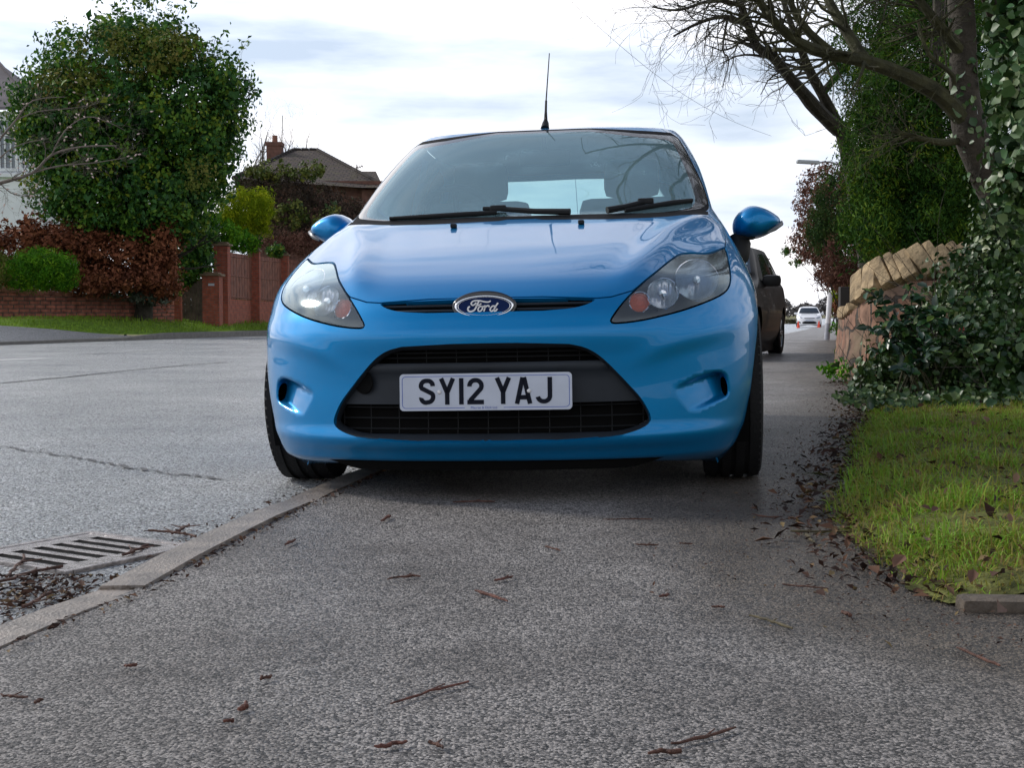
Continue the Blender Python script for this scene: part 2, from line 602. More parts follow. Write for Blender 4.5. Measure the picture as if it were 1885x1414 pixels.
def masonry_mat(name, c1, c2, mortar, bw, bh, msize, axis='XZ', rough=0.85, offset=0.5, noise=0.35, bump=0.6, rough_edges=0.02, moss=None):
    m, nt, b = new_mat(name)
    tc = nt.nodes.new('ShaderNodeTexCoord')
    sp = nt.nodes.new('ShaderNodeSeparateXYZ')
    cb = nt.nodes.new('ShaderNodeCombineXYZ')
    nz = nt.nodes.new('ShaderNodeTexNoise')
    nz.inputs['Scale'].default_value = 5.0
    nz.inputs['Detail'].default_value = 4
    nt.links.new(tc.outputs['UV'], nz.inputs['Vector'])
    mv = nt.nodes.new('ShaderNodeVectorMath')
    mv.operation = 'SCALE'
    mv.inputs['Scale'].default_value = rough_edges
    nt.links.new(nz.outputs['Color'], mv.inputs[0])
    av = nt.nodes.new('ShaderNodeVectorMath')
    av.operation = 'ADD'
    nt.links.new(tc.outputs['UV'], av.inputs[0])
    nt.links.new(mv.outputs['Vector'], av.inputs[1])
    br = nt.nodes.new('ShaderNodeTexBrick')
    br.offset = offset
    br.inputs['Color1'].default_value = (*c1, 1)
    br.inputs['Color2'].default_value = (*c2, 1)
    br.inputs['Mortar'].default_value = (*mortar, 1)
    br.inputs['Scale'].default_value = 1.0
    br.inputs['Brick Width'].default_value = bw
    br.inputs['Row Height'].default_value = bh
    br.inputs['Mortar Size'].default_value = msize
    br.inputs['Mortar Smooth'].default_value = 0.3
    nt.links.new(av.outputs['Vector'], br.inputs['Vector'])
    n2 = nt.nodes.new('ShaderNodeTexNoise')
    n2.inputs['Scale'].default_value = 7.0
    n2.inputs['Detail'].default_value = 7
    nt.links.new(tc.outputs['UV'], n2.inputs['Vector'])
    rp = nt.nodes.new('ShaderNodeValToRGB')
    rp.color_ramp.elements[0].position = 0.3
    rp.color_ramp.elements[0].color = (1 - noise, 1 - noise, 1 - noise, 1)
    rp.color_ramp.elements[1].position = 0.7
    rp.color_ramp.elements[1].color = (1 + noise, 1 + noise, 1 + noise, 1)
    nt.links.new(n2.outputs['Fac'], rp.inputs['Fac'])
    ml = nt.nodes.new('ShaderNodeMix')
    ml.data_type = 'RGBA'
    ml.blend_type = 'MULTIPLY'
    ml.inputs['Factor'].default_value = 1
    nt.links.new(br.outputs['Color'], ml.inputs['A'])
    nt.links.new(rp.outputs['Color'], ml.inputs['B'])
    res = ml.outputs['Result']
    if moss:
        n3 = nt.nodes.new('ShaderNodeTexNoise')
        n3.inputs['Scale'].default_value = 2.2
        n3.inputs['Detail'].default_value = 8
        nt.links.new(tc.outputs['UV'], n3.inputs['Vector'])
        m3 = nt.nodes.new('ShaderNodeMapRange')
        m3.inputs['From Min'].default_value = 0.5
        m3.inputs['From Max'].default_value = 0.68
        m3.inputs['To Max'].default_value = 0.8
        nt.links.new(n3.outputs['Fac'], m3.inputs['Value'])
        mm = nt.nodes.new('ShaderNodeMix')
        mm.data_type = 'RGBA'
        mm.inputs['B'].default_value = (*moss, 1)
        nt.links.new(m3.outputs['Result'], mm.inputs['Factor'])
        nt.links.new(res, mm.inputs['A'])
        res = mm.outputs['Result']
    nt.links.new(res, b.inputs['Base Color'])
    b.inputs['Roughness'].default_value = rough
    b.inputs['Specular IOR Level'].default_value = 0.3
    iv = nt.nodes.new('ShaderNodeMath')
    iv.operation = 'SUBTRACT'
    nt.links.new(n2.outputs['Fac'], iv.inputs[0])
    nt.links.new(br.outputs['Fac'], iv.inputs[1])
    bp = nt.nodes.new('ShaderNodeBump')
    bp.inputs['Strength'].default_value = bump
    bp.inputs['Distance'].default_value = 0.02
    nt.links.new(iv.outputs['Value'], bp.inputs['Height'])
    nt.links.new(bp.outputs['Normal'], b.inputs['Normal'])
    return m


def wall_uv(o):
    """UV in metres: along the face horizontally, height vertically"""
    me = o.data
    uv = me.uv_layers.new(name='UVMap')
    for p in me.polygons:
        n = p.normal
        if abs(n.z) > 0.8:
            t, w = Vector((1, 0, 0)), Vector((0, 1, 0))
        else:
            t = Vector((-n.y, n.x, 0)).normalized()
            w = Vector((0, 0, 1))
        for li in p.loop_indices:
            c = me.vertices[me.loops[li].vertex_index].co
            uv.data[li].uv = (c.dot(t), c.dot(w))
    return o


M = {}
M['paint_blue'] = paint_mat('paint_blue', (0.0001, 0.195, 0.46), 0.6, 0.42)
M['paint_black'] = paint_mat('paint_black', (0.010, 0.0095, 0.009), 0.0, 0.5, coat=0.12)
M['paint_white'] = paint_mat('paint_white', (0.75, 0.76, 0.78), 0.0, 0.35)
M['seal'] = pmat('seal', (0.006, 0.006, 0.007), 0.8, spec=0.12)
M['plastic'] = pmat('plastic', (0.016, 0.021, 0.028), 0.6, spec=0.35, noise=0.25, nscale=6)
M['plastic_dark'] = pmat('plastic_dark', (0.007, 0.008, 0.009), 0.6, spec=0.3)
M['gloss_black'] = pmat('gloss_black', (0.008, 0.008, 0.009), 0.15, coat=0.6)
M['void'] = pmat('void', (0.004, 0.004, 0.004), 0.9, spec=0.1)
M['rubber'] = pmat('rubber', (0.010, 0.010, 0.011), 0.8, bump=0.25, bscale=120, spec=0.3)
M['alloy'] = pmat('alloy', (0.45, 0.46, 0.48), 0.3, 0.9)
M['chrome'] = pmat('chrome', (0.82, 0.84, 0.86), 0.08, 1.0)
M['reflector'] = pmat('reflector', (0.66, 0.68, 0.71), 0.25, 0.9)
M['lamp_grey'] = pmat('lamp_grey', (0.13, 0.134, 0.142), 0.4, 0.2)
M['amber'] = pmat('amber', (0.55, 0.10, 0.02), 0.3, coat=0.4)
M['lamp_red'] = pmat('lamp_red', (0.4, 0.01, 0.01), 0.2, coat=0.8)
M['seat'] = pmat('seat', (0.035, 0.037, 0.042), 0.85, noise=0.3, nscale=30)
M['headlining'] = pmat('headlining', (0.30, 0.30, 0.30), 0.9)
M['plate_white'] = pmat('plate_white', (0.46, 0.50, 0.58), 0.4, noise=0.06, nscale=14)
M['plate_black'] = pmat('plate_black', (0.006, 0.008, 0.016), 0.7, spec=0.15)
M['plate_blue'] = pmat('plate_blue', (0.03, 0.08, 0.38), 0.45)
M['badge_blue'] = pmat('badge_blue', (0.003, 0.015, 0.075), 0.5, spec=0.1)
M['screw'] = pmat('screw', (0.7, 0.7, 0.7), 0.35)
M['windscreen'] = glass_mat('windscreen', (0.66, 0.86, 0.88), 1.35, 0.0, (0.42, 0.68, 0.74, 0.23, 0.25))  # even teal veil mixed in to brighten the pane like reflected sky, plus dew
M['side_glass'] = glass_mat('side_glass', (0.66, 0.82, 0.80), 1.7)
M['lens'] = glass_mat('lens', (0.96, 0.97, 0.98), 1.8, 0.09, (0.66, 0.68, 0.70, 0.05))
M['dark_glass'] = pmat('dark_glass', (0.015, 0.02, 0.024), 0.05, spec=0.8)


# ------------------------------------------------------------------ car bodies
class CarSurf:
    """half of a car body as stacked waterlines: front arc (a 0-1), flank (1-2), rear arc (2-3); z is the height.
    Local frame: x across, y backwards from the nose, z up."""
    def __init__(s, Z, Y0, XS, YS, N, ZR, YR, LR=0.5, bow=0.03, detail=True):
        s.y0, s.xs, s.ys, s.n = pchip(Z, Y0), pchip(Z, XS), pchip(Z, YS), pchip(Z, N)
        s.yr, s.LR, s.bow, s.detail = pchip(ZR, YR), LR, bow, detail
        s.crest = pchip([.60, .675, .71, .77, .854, .903, .951, 1.0], [.395, .418, .434, .474, .530, .590, .662, .72])
        s.pocket = None

    def disp(s, x, z):
        if not s.detail:
            return 0 * x
        xa = np.abs(x)
        d = -0.036 * np.exp(-((xa - s.crest(z)) / .055) ** 2) * sstep(.64, .76, z) * (1 - sstep(.93, .985, z))
        d = d + 0.022 * sstep(.02, .16, xa - s.crest(z)) * sstep(.66, .78, z) * (1 - sstep(.93, .985, z)) * (1 - sstep(.70, .76, xa))
        zc = .452 + .30 * (xa - .46)                       # shoulder of the bumper
        w = sstep(.40, .56, xa) * (1 - sstep(.79, .85, xa))
        d = d - 0.005 * w * np.exp(-((z - zc) / .030) ** 2)
        d = d + 0.001 * w * sstep(0, .05, zc - z) * (1 - sstep(.08, .2, zc - z))
        # small roll of bodywork round the grille opening
        if s.pocket is not None:
            d = d + s.pocket(xa, z)
        return d

    def P(s, a, z):
        a, z = np.asarray(a, float), np.asarray(z, float)
        y0, xs, ys, n = s.y0(z), s.xs(z), s.ys(z), s.n(z)
        yr = s.yr(z)
        yre = yr - s.LR
        # front arc
        ph = np.clip(a, 0, 1) * PI / 2
        rho = (np.sin(ph) ** n + np.abs(np.cos(ph)) ** n) ** (-1 / n)
        x = xs * rho * np.sin(ph)
        y = y0 + (ys - y0) * (1 - rho * np.cos(ph))
        y = y + np.where(a < 1, s.disp(x, z), 0)
        # flank
        t = np.clip(a - 1, 0, 1)
        side = a > 1
        y = np.where(side, ys + t * (yre - ys), y)
        bow = s.bow * np.sin(np.clip(t, 0, 1) * PI) ** 0.8
        x = np.where(side, xs + bow, x)
        if s.detail:      # crease along the doors
            cr = 0.012 * np.exp(-((z - (.70 + .05 * t)) / .02) ** 2) * sstep(0, .2, t)
            x = np.where(side, x + cr, x)
        # rear arc
        pr = np.clip(3 - a, 0, 1) * PI / 2
        nr = 3.2
        rr = (np.sin(pr) ** nr + np.abs(np.cos(pr)) ** nr) ** (-1 / nr)
        rear = a > 2
        x = np.where(rear, xs * rr * np.sin(pr), x)
        y = np.where(rear, yre + s.LR * rr * np.cos(pr), y)
        return np.stack([x, y, z], -1)

    def a_front(s, x, z):
        """chart coordinate of a front point from its x"""
        n, xs = s.n(z), s.xs(z)
        q = np.clip(np.abs(x) / xs, 0, .9999)
        T = q / (1 - q ** n) ** (1 / n)
        return np.arctan(T) * 2 / PI

    def a_side(s, y, z):
        n, y0, ys = s.n(z), s.y0(z), s.ys(z)
        yre = s.yr(z) - s.LR
        q = np.clip(1 - (y - y0) / (ys - y0), 1e-6, .9999)
        T = (1 - q ** n) ** (1 / n) / q
        return np.where(y < ys, np.arctan(T) * 2 / PI, 1 + np.clip((y - ys) / (yre - ys), 0, 1))

    def y_front(s, x, z):
        a = s.a_front(x, z)
        return s.P(a, z)[..., 1]


SEG = np.array([0, 1.10, 3.6, 4.5])        # chart lengths in metres of the three stretches


def a2u(a):
    return np.interp(a, [0, 1, 2, 3], SEG)


def u2a(u):
    return np.interp(u, SEG, [0, 1, 2, 3])


def pip(poly, X, Y):
    c = np.zeros(X.shape, bool)
    px, py = poly[:, 0], poly[:, 1]
    j = len(poly) - 1
    for i in range(len(poly)):
        if py[i] != py[j]:
            h = ((py[i] > Y) != (py[j] > Y)) & (X < (px[j] - px[i]) * (Y - py[i]) / (py[j] - py[i]) + px[i])
            c ^= h
        j = i
    return c


def densify(P, step, closed=True):
    P = np.asarray(P, float)
    out = []
    n = len(P)
    for i in range(n if closed else n - 1):
        a, b = P[i], P[(i + 1) % n]
        k = max(1, int(math.ceil(np.linalg.norm(b - a) / step)))
        for t in range(k):
            out.append(a + (b - a) * t / k)
    if not closed:
        out.append(P[-1])
    return np.array(out)


def smooth_poly(P, it=2, closed=True):
    """Chaikin corner cutting"""
    P = np.asarray(P, float)
    for _ in range(it):
        Q = []
        n = len(P)
        for i in range(n if closed else n - 1):
            a, b = P[i], P[(i + 1) % n]
            Q += [a * .75 + b * .25, a * .25 + b * .75]
        P = np.array(Q) if closed else np.array([P[0]] + Q + [P[-1]])
    return P


def strip_poly(L, w, closed=False):
    """thin band of half width w round a line"""
    L = np.asarray(L, float)
    t = np.gradient(L, axis=0)
    t /= np.linalg.norm(t, axis=1)[:, None] + 1e-12
    nn = np.stack([-t[:, 1], t[:, 0]], 1)
    return np.concatenate([L + nn * w, (L - nn * w)[::-1]])


def grow(P, d):
    """move a closed outline outwards by d"""
    P = np.asarray(P, float)
    area = 0.5 * np.sum(P[:, 0] * np.roll(P[:, 1], -1) - np.roll(P[:, 0], -1) * P[:, 1])
    t = np.roll(P, -1, 0) - np.roll(P, 1, 0)
    t /= np.linalg.norm(t, axis=1)[:, None] + 1e-12
    nn = np.stack([t[:, 1], -t[:, 0]], 1) * (1 if area > 0 else -1)
    return P + nn * d


def chart_mesh(loops, extra, grids, tol):
    """constrained triangulation of chart outlines plus filling points -> (UV, tris)"""
    pts, edges = [], []
    kd_pts = []
    for L in loops:
        o = len(pts)
        pts += [Vector((float(p[0]), float(p[1]))) for p in L]
        n = len(L)
        edges += [(o + i, o + (i + 1) % n) for i in range(n)]
        kd_pts.append(L)
    kd_pts = np.concatenate(kd_pts)
    kd = kdtree.KDTree(len(kd_pts))
    for i, p in enumerate(kd_pts):
        kd.insert((p[0], p[1], 0), i)
    kd.balance()
    for G, tl in zip(grids, tol):
        for p in G:
            if kd.find((p[0], p[1], 0))[2] > tl:
                pts.append(Vector((float(p[0]), float(p[1]))))
    vv, ee, ff = delaunay_2d_cdt(pts, edges, [], 0, 1e-6)[:3]
    UV = np.array([(v.x, v.y) for v in vv])
    T = np.array([f for f in ff if len(f) == 3], dtype=int)
    return UV, T


def mirror_merge(V, T, both=True):
    if not both:
        return V, T
    n = len(V)
    V2 = V * np.array([-1, 1, 1])
    idx = np.arange(n) + n
    on = np.abs(V[:, 0]) < 1e-5
    idx[on] = np.where(on)[0]
    T2 = idx[T][:, ::-1]
    return np.concatenate([V, V2]), np.concatenate([T, T2])


def compact(V, T):
    u, inv = np.unique(T, return_inverse=True)
    return V[u], inv.reshape(T.shape)


def panel(name, V, T, mat, parent, flange=0.015, both=True, outward=1):
    """skin from triangles, edges returned inwards by the flange depth"""
    V, T = compact(*mirror_merge(V, T, both))
    fn = np.cross(V[T[:, 1]] - V[T[:, 0]], V[T[:, 2]] - V[T[:, 0]])
    vn = np.zeros_like(V)
    for k in range(3):
        np.add.at(vn, T[:, k], fn)
    vn /= np.linalg.norm(vn, axis=1)[:, None] + 1e-12
    faces = [list(t) for t in T]
    if flange:
        E = np.concatenate([T[:, [0, 1]], T[:, [1, 2]], T[:, [2, 0]]])
        key = {(a, b) for a, b in E.tolist()}
        bd = [(a, b) for a, b in E.tolist() if (b, a) not in key]
        vmap, extra = {}, []

        def dup(i):
            if i not in vmap:
                vmap[i] = len(V) + len(extra)
                extra.append(V[i])
                extra.append(V[i] - vn[i] * flange * outward)
            return vmap[i]
        for a, b in bd:
            ia, ib = dup(a), dup(b)
            faces.append([ib, ia, ia + 1, ib + 1])
        if extra:
            V = np.concatenate([V, np.array(extra)])
    o = mesh_obj(name, V, faces, mat, parent, True)
    return o


def skin(surf, polys, z0, z1, detail, guides=()):
    """triangulate the half body; polys: list of (name, chart outline); first hit names a triangle"""
    st = 0.011 if detail else 0.05
    zs = 0.009 if detail else 0.035
    zf = np.arange(z0 + zs, z1 - zs / 2, zs)
    uf = np.arange(st, SEG[1], st)
    g1 = np.array([(u, z) for j, z in enumerate(zf) for u in uf + (st / 2 if j % 2 else 0)])
    zsd = np.arange(z0 + .03, z1 - .015, .025 if detail else .05)
    us = np.arange(SEG[1] + .01, SEG[3] - .02, .05 if detail else .09)
    g2 = np.array([(u, z) for z in zsd for u in us])
    dom = densify([(0, z0), (SEG[3], z0), (SEG[3], z1), (0, z1)], .012 if detail else .05)
    loops = [dom] + [densify(p, .010 if detail else .05) for _, p in polys] + [densify(p, .004) for p in guides]
    G, TL = [g1, g2], [st * .42, .018]
    if detail:      # finer filling round the lamp scoops
        G.append(np.array([(u, z) for u in np.arange(.66, 1.0, .0045) for z in np.arange(.255, .41, .0045)]))
        TL.append(.0050)
    UV, T = chart_mesh(loops, None, G, TL)
    ok = (UV[:, 0] >= -1e-6) & (UV[:, 0] <= SEG[3] + 1e-6)
    T = T[ok[T].all(1)]
    C = UV[T].mean(1)
    lab = np.full(len(T), 'body', dtype=object)
    done = np.zeros(len(T), bool)
    for nm, p in polys:
        hit = pip(np.asarray(p), C[:, 0], C[:, 1]) & ~done
        lab[hit] = nm
        done |= hit
    V = surf.P(u2a(UV[:, 0]), UV[:, 1])
    V[UV[:, 0] < 1e-5, 0] = 0
    V[UV[:, 0] > SEG[3] - 1e-5, 0] = 0
    # outward orientation: chart (u to the side, z up) seen from outside
    a, b, c = UV[T[:, 0]], UV[T[:, 1]], UV[T[:, 2]]
    ar = (b[:, 0] - a[:, 0]) * (c[:, 1] - a[:, 1]) - (b[:, 1] - a[:, 1]) * (c[:, 0] - a[:, 0])
    T[ar < 0] = T[ar < 0][:, ::-1]
    T = T[np.abs(ar) > 1e-10]
    lab = lab[np.abs(ar) > 1e-10]
    return UV, V, T, lab


def front_chart(surf, XZ):
    XZ = np.asarray(XZ, float)
    return np.stack([a2u(surf.a_front(XZ[:, 0], XZ[:, 1])), XZ[:, 1]], 1)


def side_chart(surf, YZ):
    YZ = np.asarray(YZ, float)
    return np.stack([a2u(surf.a_side(YZ[:, 0], YZ[:, 1])), YZ[:, 1]], 1)


def circle(cy, cz, r, n=40, a0=0.0, a1=2 * PI):
    return [(cy + r * math.cos(a0 + (a1 - a0) * k / n), cz + r * math.sin(a0 + (a1 - a0) * k / n)) for k in range(n)]


def roof_mesh(surf, z1, h, mat, parent, name='roof', nu=120, ns=14):
    u = np.concatenate([np.linspace(0, SEG[1], 50), np.linspace(SEG[1], SEG[2], 30)[1:], np.linspace(SEG[2], SEG[3], 30)[1:]])
    R = surf.P(u2a(u), np.full(len(u), z1))
    R[0, 0] = R[-1, 0] = 0
    ring = np.concatenate([R, (R[1:-1] * np.array([-1, 1, 1]))[::-1]])
    ym = 0.5 * (R[0, 1] + R[-1, 1])
    V, F = [], []
    n = len(ring)
    S = np.linspace(0, 1, ns)[:-1] ** 1.3
    for s in S:
        q = ring.copy()
        q[:, 0] *= (1 - s)
        q[:, 1] = ym + (q[:, 1] - ym) * (1 - s)
        q[:, 2] = z1 + h * (1 - (1 - s) ** 3)
        V.append(q)
    V = np.concatenate(V + [np.array([[0, ym, z1 + h]])])
    for i in range(len(S) - 1):
        for k in range(n):
            k2 = (k + 1) % n
            F.append((i * n + k, i * n + k2, (i + 1) * n + k2, (i + 1) * n + k))
    i = len(S) - 1
    for k in range(n):
        F.append((i * n + k, i * n + (k + 1) % n, len(V) - 1))
    return mesh_obj(name, V, F, mat, parent, True)


def wheel(parent, x, y, r, w, sgn, rim_mat, name='wheel', tread=True):
    """wheel > tyre, rim (sub-parts); axle along x, outside towards sgn"""
    hub = empty(name, (x, y, r))
    hub.parent = parent
    Mx = Matrix.Rotation(PI / 2, 4, 'Y')
    hw = w / 2
    rr = r * .66
    pr = [(rr, -hw * .86), (r * .80, -hw * 1.0), (r * .93, -hw * .97), (r * .985, -hw * .84)]
    if tread:
        for g in (-.45, 0.0, .45):
            pr += [(r, (g - .09) * hw), (r - .008, (g - .07) * hw), (r - .008, (g + .07) * hw), (r, (g + .09) * hw)]
    pr += [(r * .985, hw * .84), (r * .93, hw * .97), (r * .80, hw), (rr, hw * .86)]
    t = MB()
    t.lathe(pr, Mx, 64)
    if tread:      # shoulder blocks
        for k in range(56):
            a = 2 * PI * k / 56
            for q in (-1, 1):
                c = Vector((q * hw * .80, math.cos(a) * (r - .002), math.sin(a) * (r - .002)))
                R3 = Matrix.Rotation(a - PI / 2, 3, 'X')
                t.box(c * 1.0 - Vector((0, math.cos(a), math.sin(a))) * .0085, (hw * .10, .0115, .006), R3.to_4x4())
    t.build('tyre', M['rubber'], hub, True)
    q = MB()
    q.lathe([(rr, -hw * .8), (rr * .96, -hw * .5), (rr * .94, hw * .55 * sgn), (rr, hw * .82 * sgn)], Mx, 48)
    for k in range(5):
        a = 2 * PI * k / 5
        for da in (-.16, .16):
            p0 = Vector((sgn * hw * .55, .05 * math.cos(a + da), .05 * math.sin(a + da)))
            p1 = Vector((sgn * hw * .70, rr * .95 * math.cos(a + da * .8), rr * .95 * math.sin(a + da * .8)))
            q.tube([p0, p1], [.016, .014], 6)
    q.lathe([(0, sgn * hw * .66), (.06, sgn * hw * .60), (.065, sgn * hw * .4)], Mx, 24)
    q.build('rim', rim_mat, hub, True)
    d = MB()
    d.lathe([(0, 0), (rr * .8, 0), (rr * .8, .02)], Mx, 24)
    d.build('brake_disc', M['plastic_dark'], hub)
    return hub


def seat_part(car, x, y, zb, mat):
    m = MB()
    m.box((x, y + .06, zb + .33), (.245, .07, .34), Matrix.Rotation(-.22, 4, 'X'), .06)
    m.box((x, y - .25, zb + .02), (.25, .27, .08), None, .05)
    m.box((x, y + .17, zb + .76), (.13, .05, .09), None, .04)
    m.tube([(x - .05, y + .15, zb + .6), (x - .05, y + .17, zb + .74)], .007, 6)
    m.tube([(x + .05, y + .15, zb + .6), (x + .05, y + .17, zb + .74)], .007, 6)
    return m.build('seat', mat, car, True)


# ------------------------------------------------------------------ the blue hatchback
def blue_car():
    YAW, ROLL = .1277, .02061
    car = empty('parked_hatchback', (-.07538, 3.95387, -.0156), (0, -ROLL, -YAW),
                'metallic blue three door hatchback parked half on the pavement, facing the viewer', 'car')
    cy_, sy_, cr_, sr_ = math.cos(YAW), math.sin(YAW), math.cos(ROLL), math.sin(ROLL)
    Rm = np.array([[cy_, sy_, 0], [-sy_, cy_, 0], [0, 0, 1]]) @ np.array([[cr_, 0, -sr_], [0, 1, 0], [sr_, 0, cr_]])
    org = Rm.T @ (np.array([0, 0, CAMZ]) - np.array([-.07538, 3.95387, -.0156]))

    S = CarSurf(
        [.10, .14, .17, .19, .21, .25, .35, .45, .52, .56, .60, .63, .685, .74, .80, .855, .91, .960, .985, 1.02, 1.10, 1.20, 1.30, 1.36, 1.385],
        [.085, .060, .038, .014, .006, .018, .018, .012, .004, .016, .034, .060, .150, .300, .500, .700, .900, 1.085, 1.130, 1.192, 1.330, 1.505, 1.690, 1.810, 1.870],
        [.70, .745, .765, .775, .785, .800, .828, .845, .851, .851, .848, .844, .832, .812, .790, .766, .744, .722, .712, .705, .690, .665, .625, .595, .575],
        [.48, .50, .52, .54, .55, .58, .64, .70, .74, .76, .79, .81, .86, .92, 1.00, 1.09, 1.20, 1.36, 1.43, 1.50, 1.66, 1.86, 2.04, 2.14, 2.18],
        [2.35, 2.35, 2.35, 2.35, 2.35, 2.35, 2.35, 2.35, 2.35, 2.35, 2.35, 2.4, 2.6, 2.8, 3.0, 3.1, 3.2, 3.3, 3.3, 3.3, 3.3, 3.3, 3.2, 3.0, 2.9],
        [.10, .25, .5, .75, .95, 1.1, 1.25, 1.385], [3.86, 3.93, 3.955, 3.93, 3.88, 3.80, 3.70, 3.60], .42, .035, True)

    def solve(px, py):
        """place where the sight line meets the nose of the car, as local (x, z)"""
        d = Rm.T @ np.array(ray(px, py))
        y = 0.3
        for _ in range(160):
            t = (y - org[1]) / d[1]
            x, z = org[0] + t * d[0], org[2] + t * d[2]
            yn = float(S.y_front(np.array(abs(x)), np.array(z)))
            y += .5 * (yn - y)
        return x, z

    def front(L, sm=0):
        P = np.array([solve(*p) for p in L])
        return smooth_poly(P, sm) if sm else P

    # fog lamp scoop: floor falls away towards the outer end, then a wall
    scoop = np.array([(.548, .349), (.60, .372), (.665, .392), (.700, .397), (.728, .378), (.736, .345), (.741, .316), (.700, .302), (.610, .268), (.590, .282)])
    scoop_s = smooth_poly(scoop, 2)

    def dist_in(P, x, z):
        x, z = np.atleast_1d(x).ravel(), np.atleast_1d(z).ravel()
        D = np.full(x.shape, 9.0)
        A, B = P, np.roll(P, -1, 0)
        for a, b in zip(A, B):
            ab = b - a
            t = np.clip(((x - a[0]) * ab[0] + (z - a[1]) * ab[1]) / (ab @ ab + 1e-12), 0, 1)
            D = np.minimum(D, np.hypot(x - a[0] - t * ab[0], z - a[1] - t * ab[1]))
        return np.where(pip(P, x, z), D, 0)

    def pocket(x, z):
        sh = np.broadcast(x, z).shape
        xx, zz = np.broadcast_to(x, sh), np.broadcast_to(z, sh)
        out = np.zeros(sh)
        m = (xx > .52) & (xx < .77) & (zz > .25) & (zz < .41)
        if m.any():
            xm, zm = xx[m], zz[m]
            di = dist_in(scoop_s, xm, zm)
            dep = np.clip(((xm - .548) * .835 + (zm - .349) * .55) / .135, 0, 1) ** 1.35
            out[m] = .066 * dep * sstep(0, .017, di) * (1 - sstep(.703, .734, xm))
        return out
    S.pocket = pocket

    HL = [(1125.1, 590.2), (1137.8, 571), (1153, 552), (1171, 534), (1191, 516), (1209, 502), (1228, 486), (1245, 473), (1255, 468.6),
          (1270, 467.4), (1285.5, 468), (1298, 468.6), (1308.4, 467.4), (1318.6, 464), (1328.8, 459.7), (1334, 457),
          (1337.7, 472), (1341.5, 491), (1343.5, 508.7), (1342.6, 521.5), (1338.5, 531.7), (1328.8, 540.6), (1311, 549.5), (1285.5, 559.7),
          (1260, 568.6), (1228, 577.5), (1190, 586.4), (1158, 591.5), (1135, 593.4), (1127.6, 592.8)]
    hl = front(HL, 1)
    OP = [(1047.5, 633), (1075.8, 638.6), (1098, 650), (1115, 664), (1138, 686.7), (1160.7, 710.8), (1177.6, 729), (1189, 746),
          (1197.4, 763), (1199, 773), (1192, 783), (1172, 793), (1138, 802.7), (1081.5, 809.8), (1025, 813.5)]
    op = smooth_poly(front(OP), 1, False)
    ztop = solve(996, 630.5)[1]
    zbot = solve(940, 814.6)[1]
    op = np.concatenate([[(0, ztop + .001)], [(.10, ztop + .0005)], op, [(.06, zbot)], [(0, zbot)]])
    SL = [(1000, 549), (1060, 548.5), (1098, 549.5), (1090, 556), (1076, 562), (1053, 567.5), (1000, 572)]
    sl = smooth_poly(front(SL), 1, False)
    slz1, slz0 = solve(948, 548.5)[1], solve(948, 573)[1]
    slot = np.concatenate([[(0, slz1)], sl, [(0, slz0)]])
    # bonnet front gap: from the slot end along the lamp to the wing
    gl = front([(1098, 549.5), (1125, 547), (1157, 545.5)])
    bon = np.concatenate([[(0, slz1 + .004)], [(sl[0][0], slz1 + .004)], gl[:2] + [0, .003], [hl[5] + [-.004, .008]],
                          hl[6:44] + np.array([-.003, .006]) if False else hl[6:31] + np.array([-.002, .007])])
    # wing line of the bonnet up to the screen corner
    wing = np.array([(.738, .812), (.742, .84), (.738, .87), (.730, .90), (.716, .94), (.706, .962)])
    SCR = [(1178, 246), (1224, 249), (1244, 250.5), (1258, 271.6), (1272, 300), (1287, 329), (1298, 355), (1302.5, 369), (1300, 378), (1286, 385),
           (1206.5, 393), (1120.5, 396)]
    scr = smooth_poly(front(SCR), 1, False)
    scz1 = solve(985, 241.5)[1]
    scz0 = solve(940, 398.5)[1]
    scr = np.concatenate([[(0, scz1)], [(.2, scz1)], scr, [(.08, scz0)], [(0, scz0)]])
    scr[:, 1] = np.minimum(scr[:, 1], 1.384)
    CLR = [(1178, 253), (1226, 257), (1238, 262), (1249.5, 283), (1262, 312), (1272, 338), (1279, 360), (1280, 372), (1272, 384), (1206, 392), (1120.5, 395)]
    clr = smooth_poly(front(CLR), 1, False)
    clr = np.concatenate([[(0, scz1 - .012)], [(.2, scz1 - .012)], clr, [(.08, scz0 + .002)], [(0, scz0 + .002)]])
    cowl = np.array([(0, scz0 + .001), (.2, scz0 + .001), (.45, scz0 - .001), (.62, scz0 + .004), (.69, scz0 + .006), (.69, scz0 - .010), (.45, scz0 - .016), (.2, scz0 - .013), (0, scz0 - .013)])
    wing = wing[wing[:, 1] < scz0 - .02]
    bon = np.concatenate([bon, wing, [(.69, scz0 - .012)], [(.45, scz0 - .018)], [(.2, scz0 - .015)], [(0, scz0 - .015)]])
    fc = lambda P: front_chart(S, P)
    bon_c = fc(bon)
    seal = fc(scr)
    seal = np.clip(grow(seal, .021), [0, 0], [9, 1.3845])
    seal[[0, -1], 0] = 0
    hole = smooth_poly(np.array([(.706, .372), (.716, .374), (.725, .352), (.727, .326), (.719, .312), (.710, .322), (.705, .350)]), 2)
    door = [(1.30, .30), (1.28, .60), (1.34, .88), (1.46, .985), (2.02, 1.33), (2.2, 1.372), (2.64, 1.372), (2.70, .98), (2.66, .60), (2.56, .28)]
    dw = smooth_poly([(1.60, .985), (1.75, 1.10), (2.10, 1.315), (2.22, 1.345), (2.58, 1.345), (2.63, .99)], 1)
    qw = smooth_poly([(2.74, 1.0), (2.71, 1.345), (3.0, 1.335), (3.15, 1.27), (3.24, 1.12)], 1)
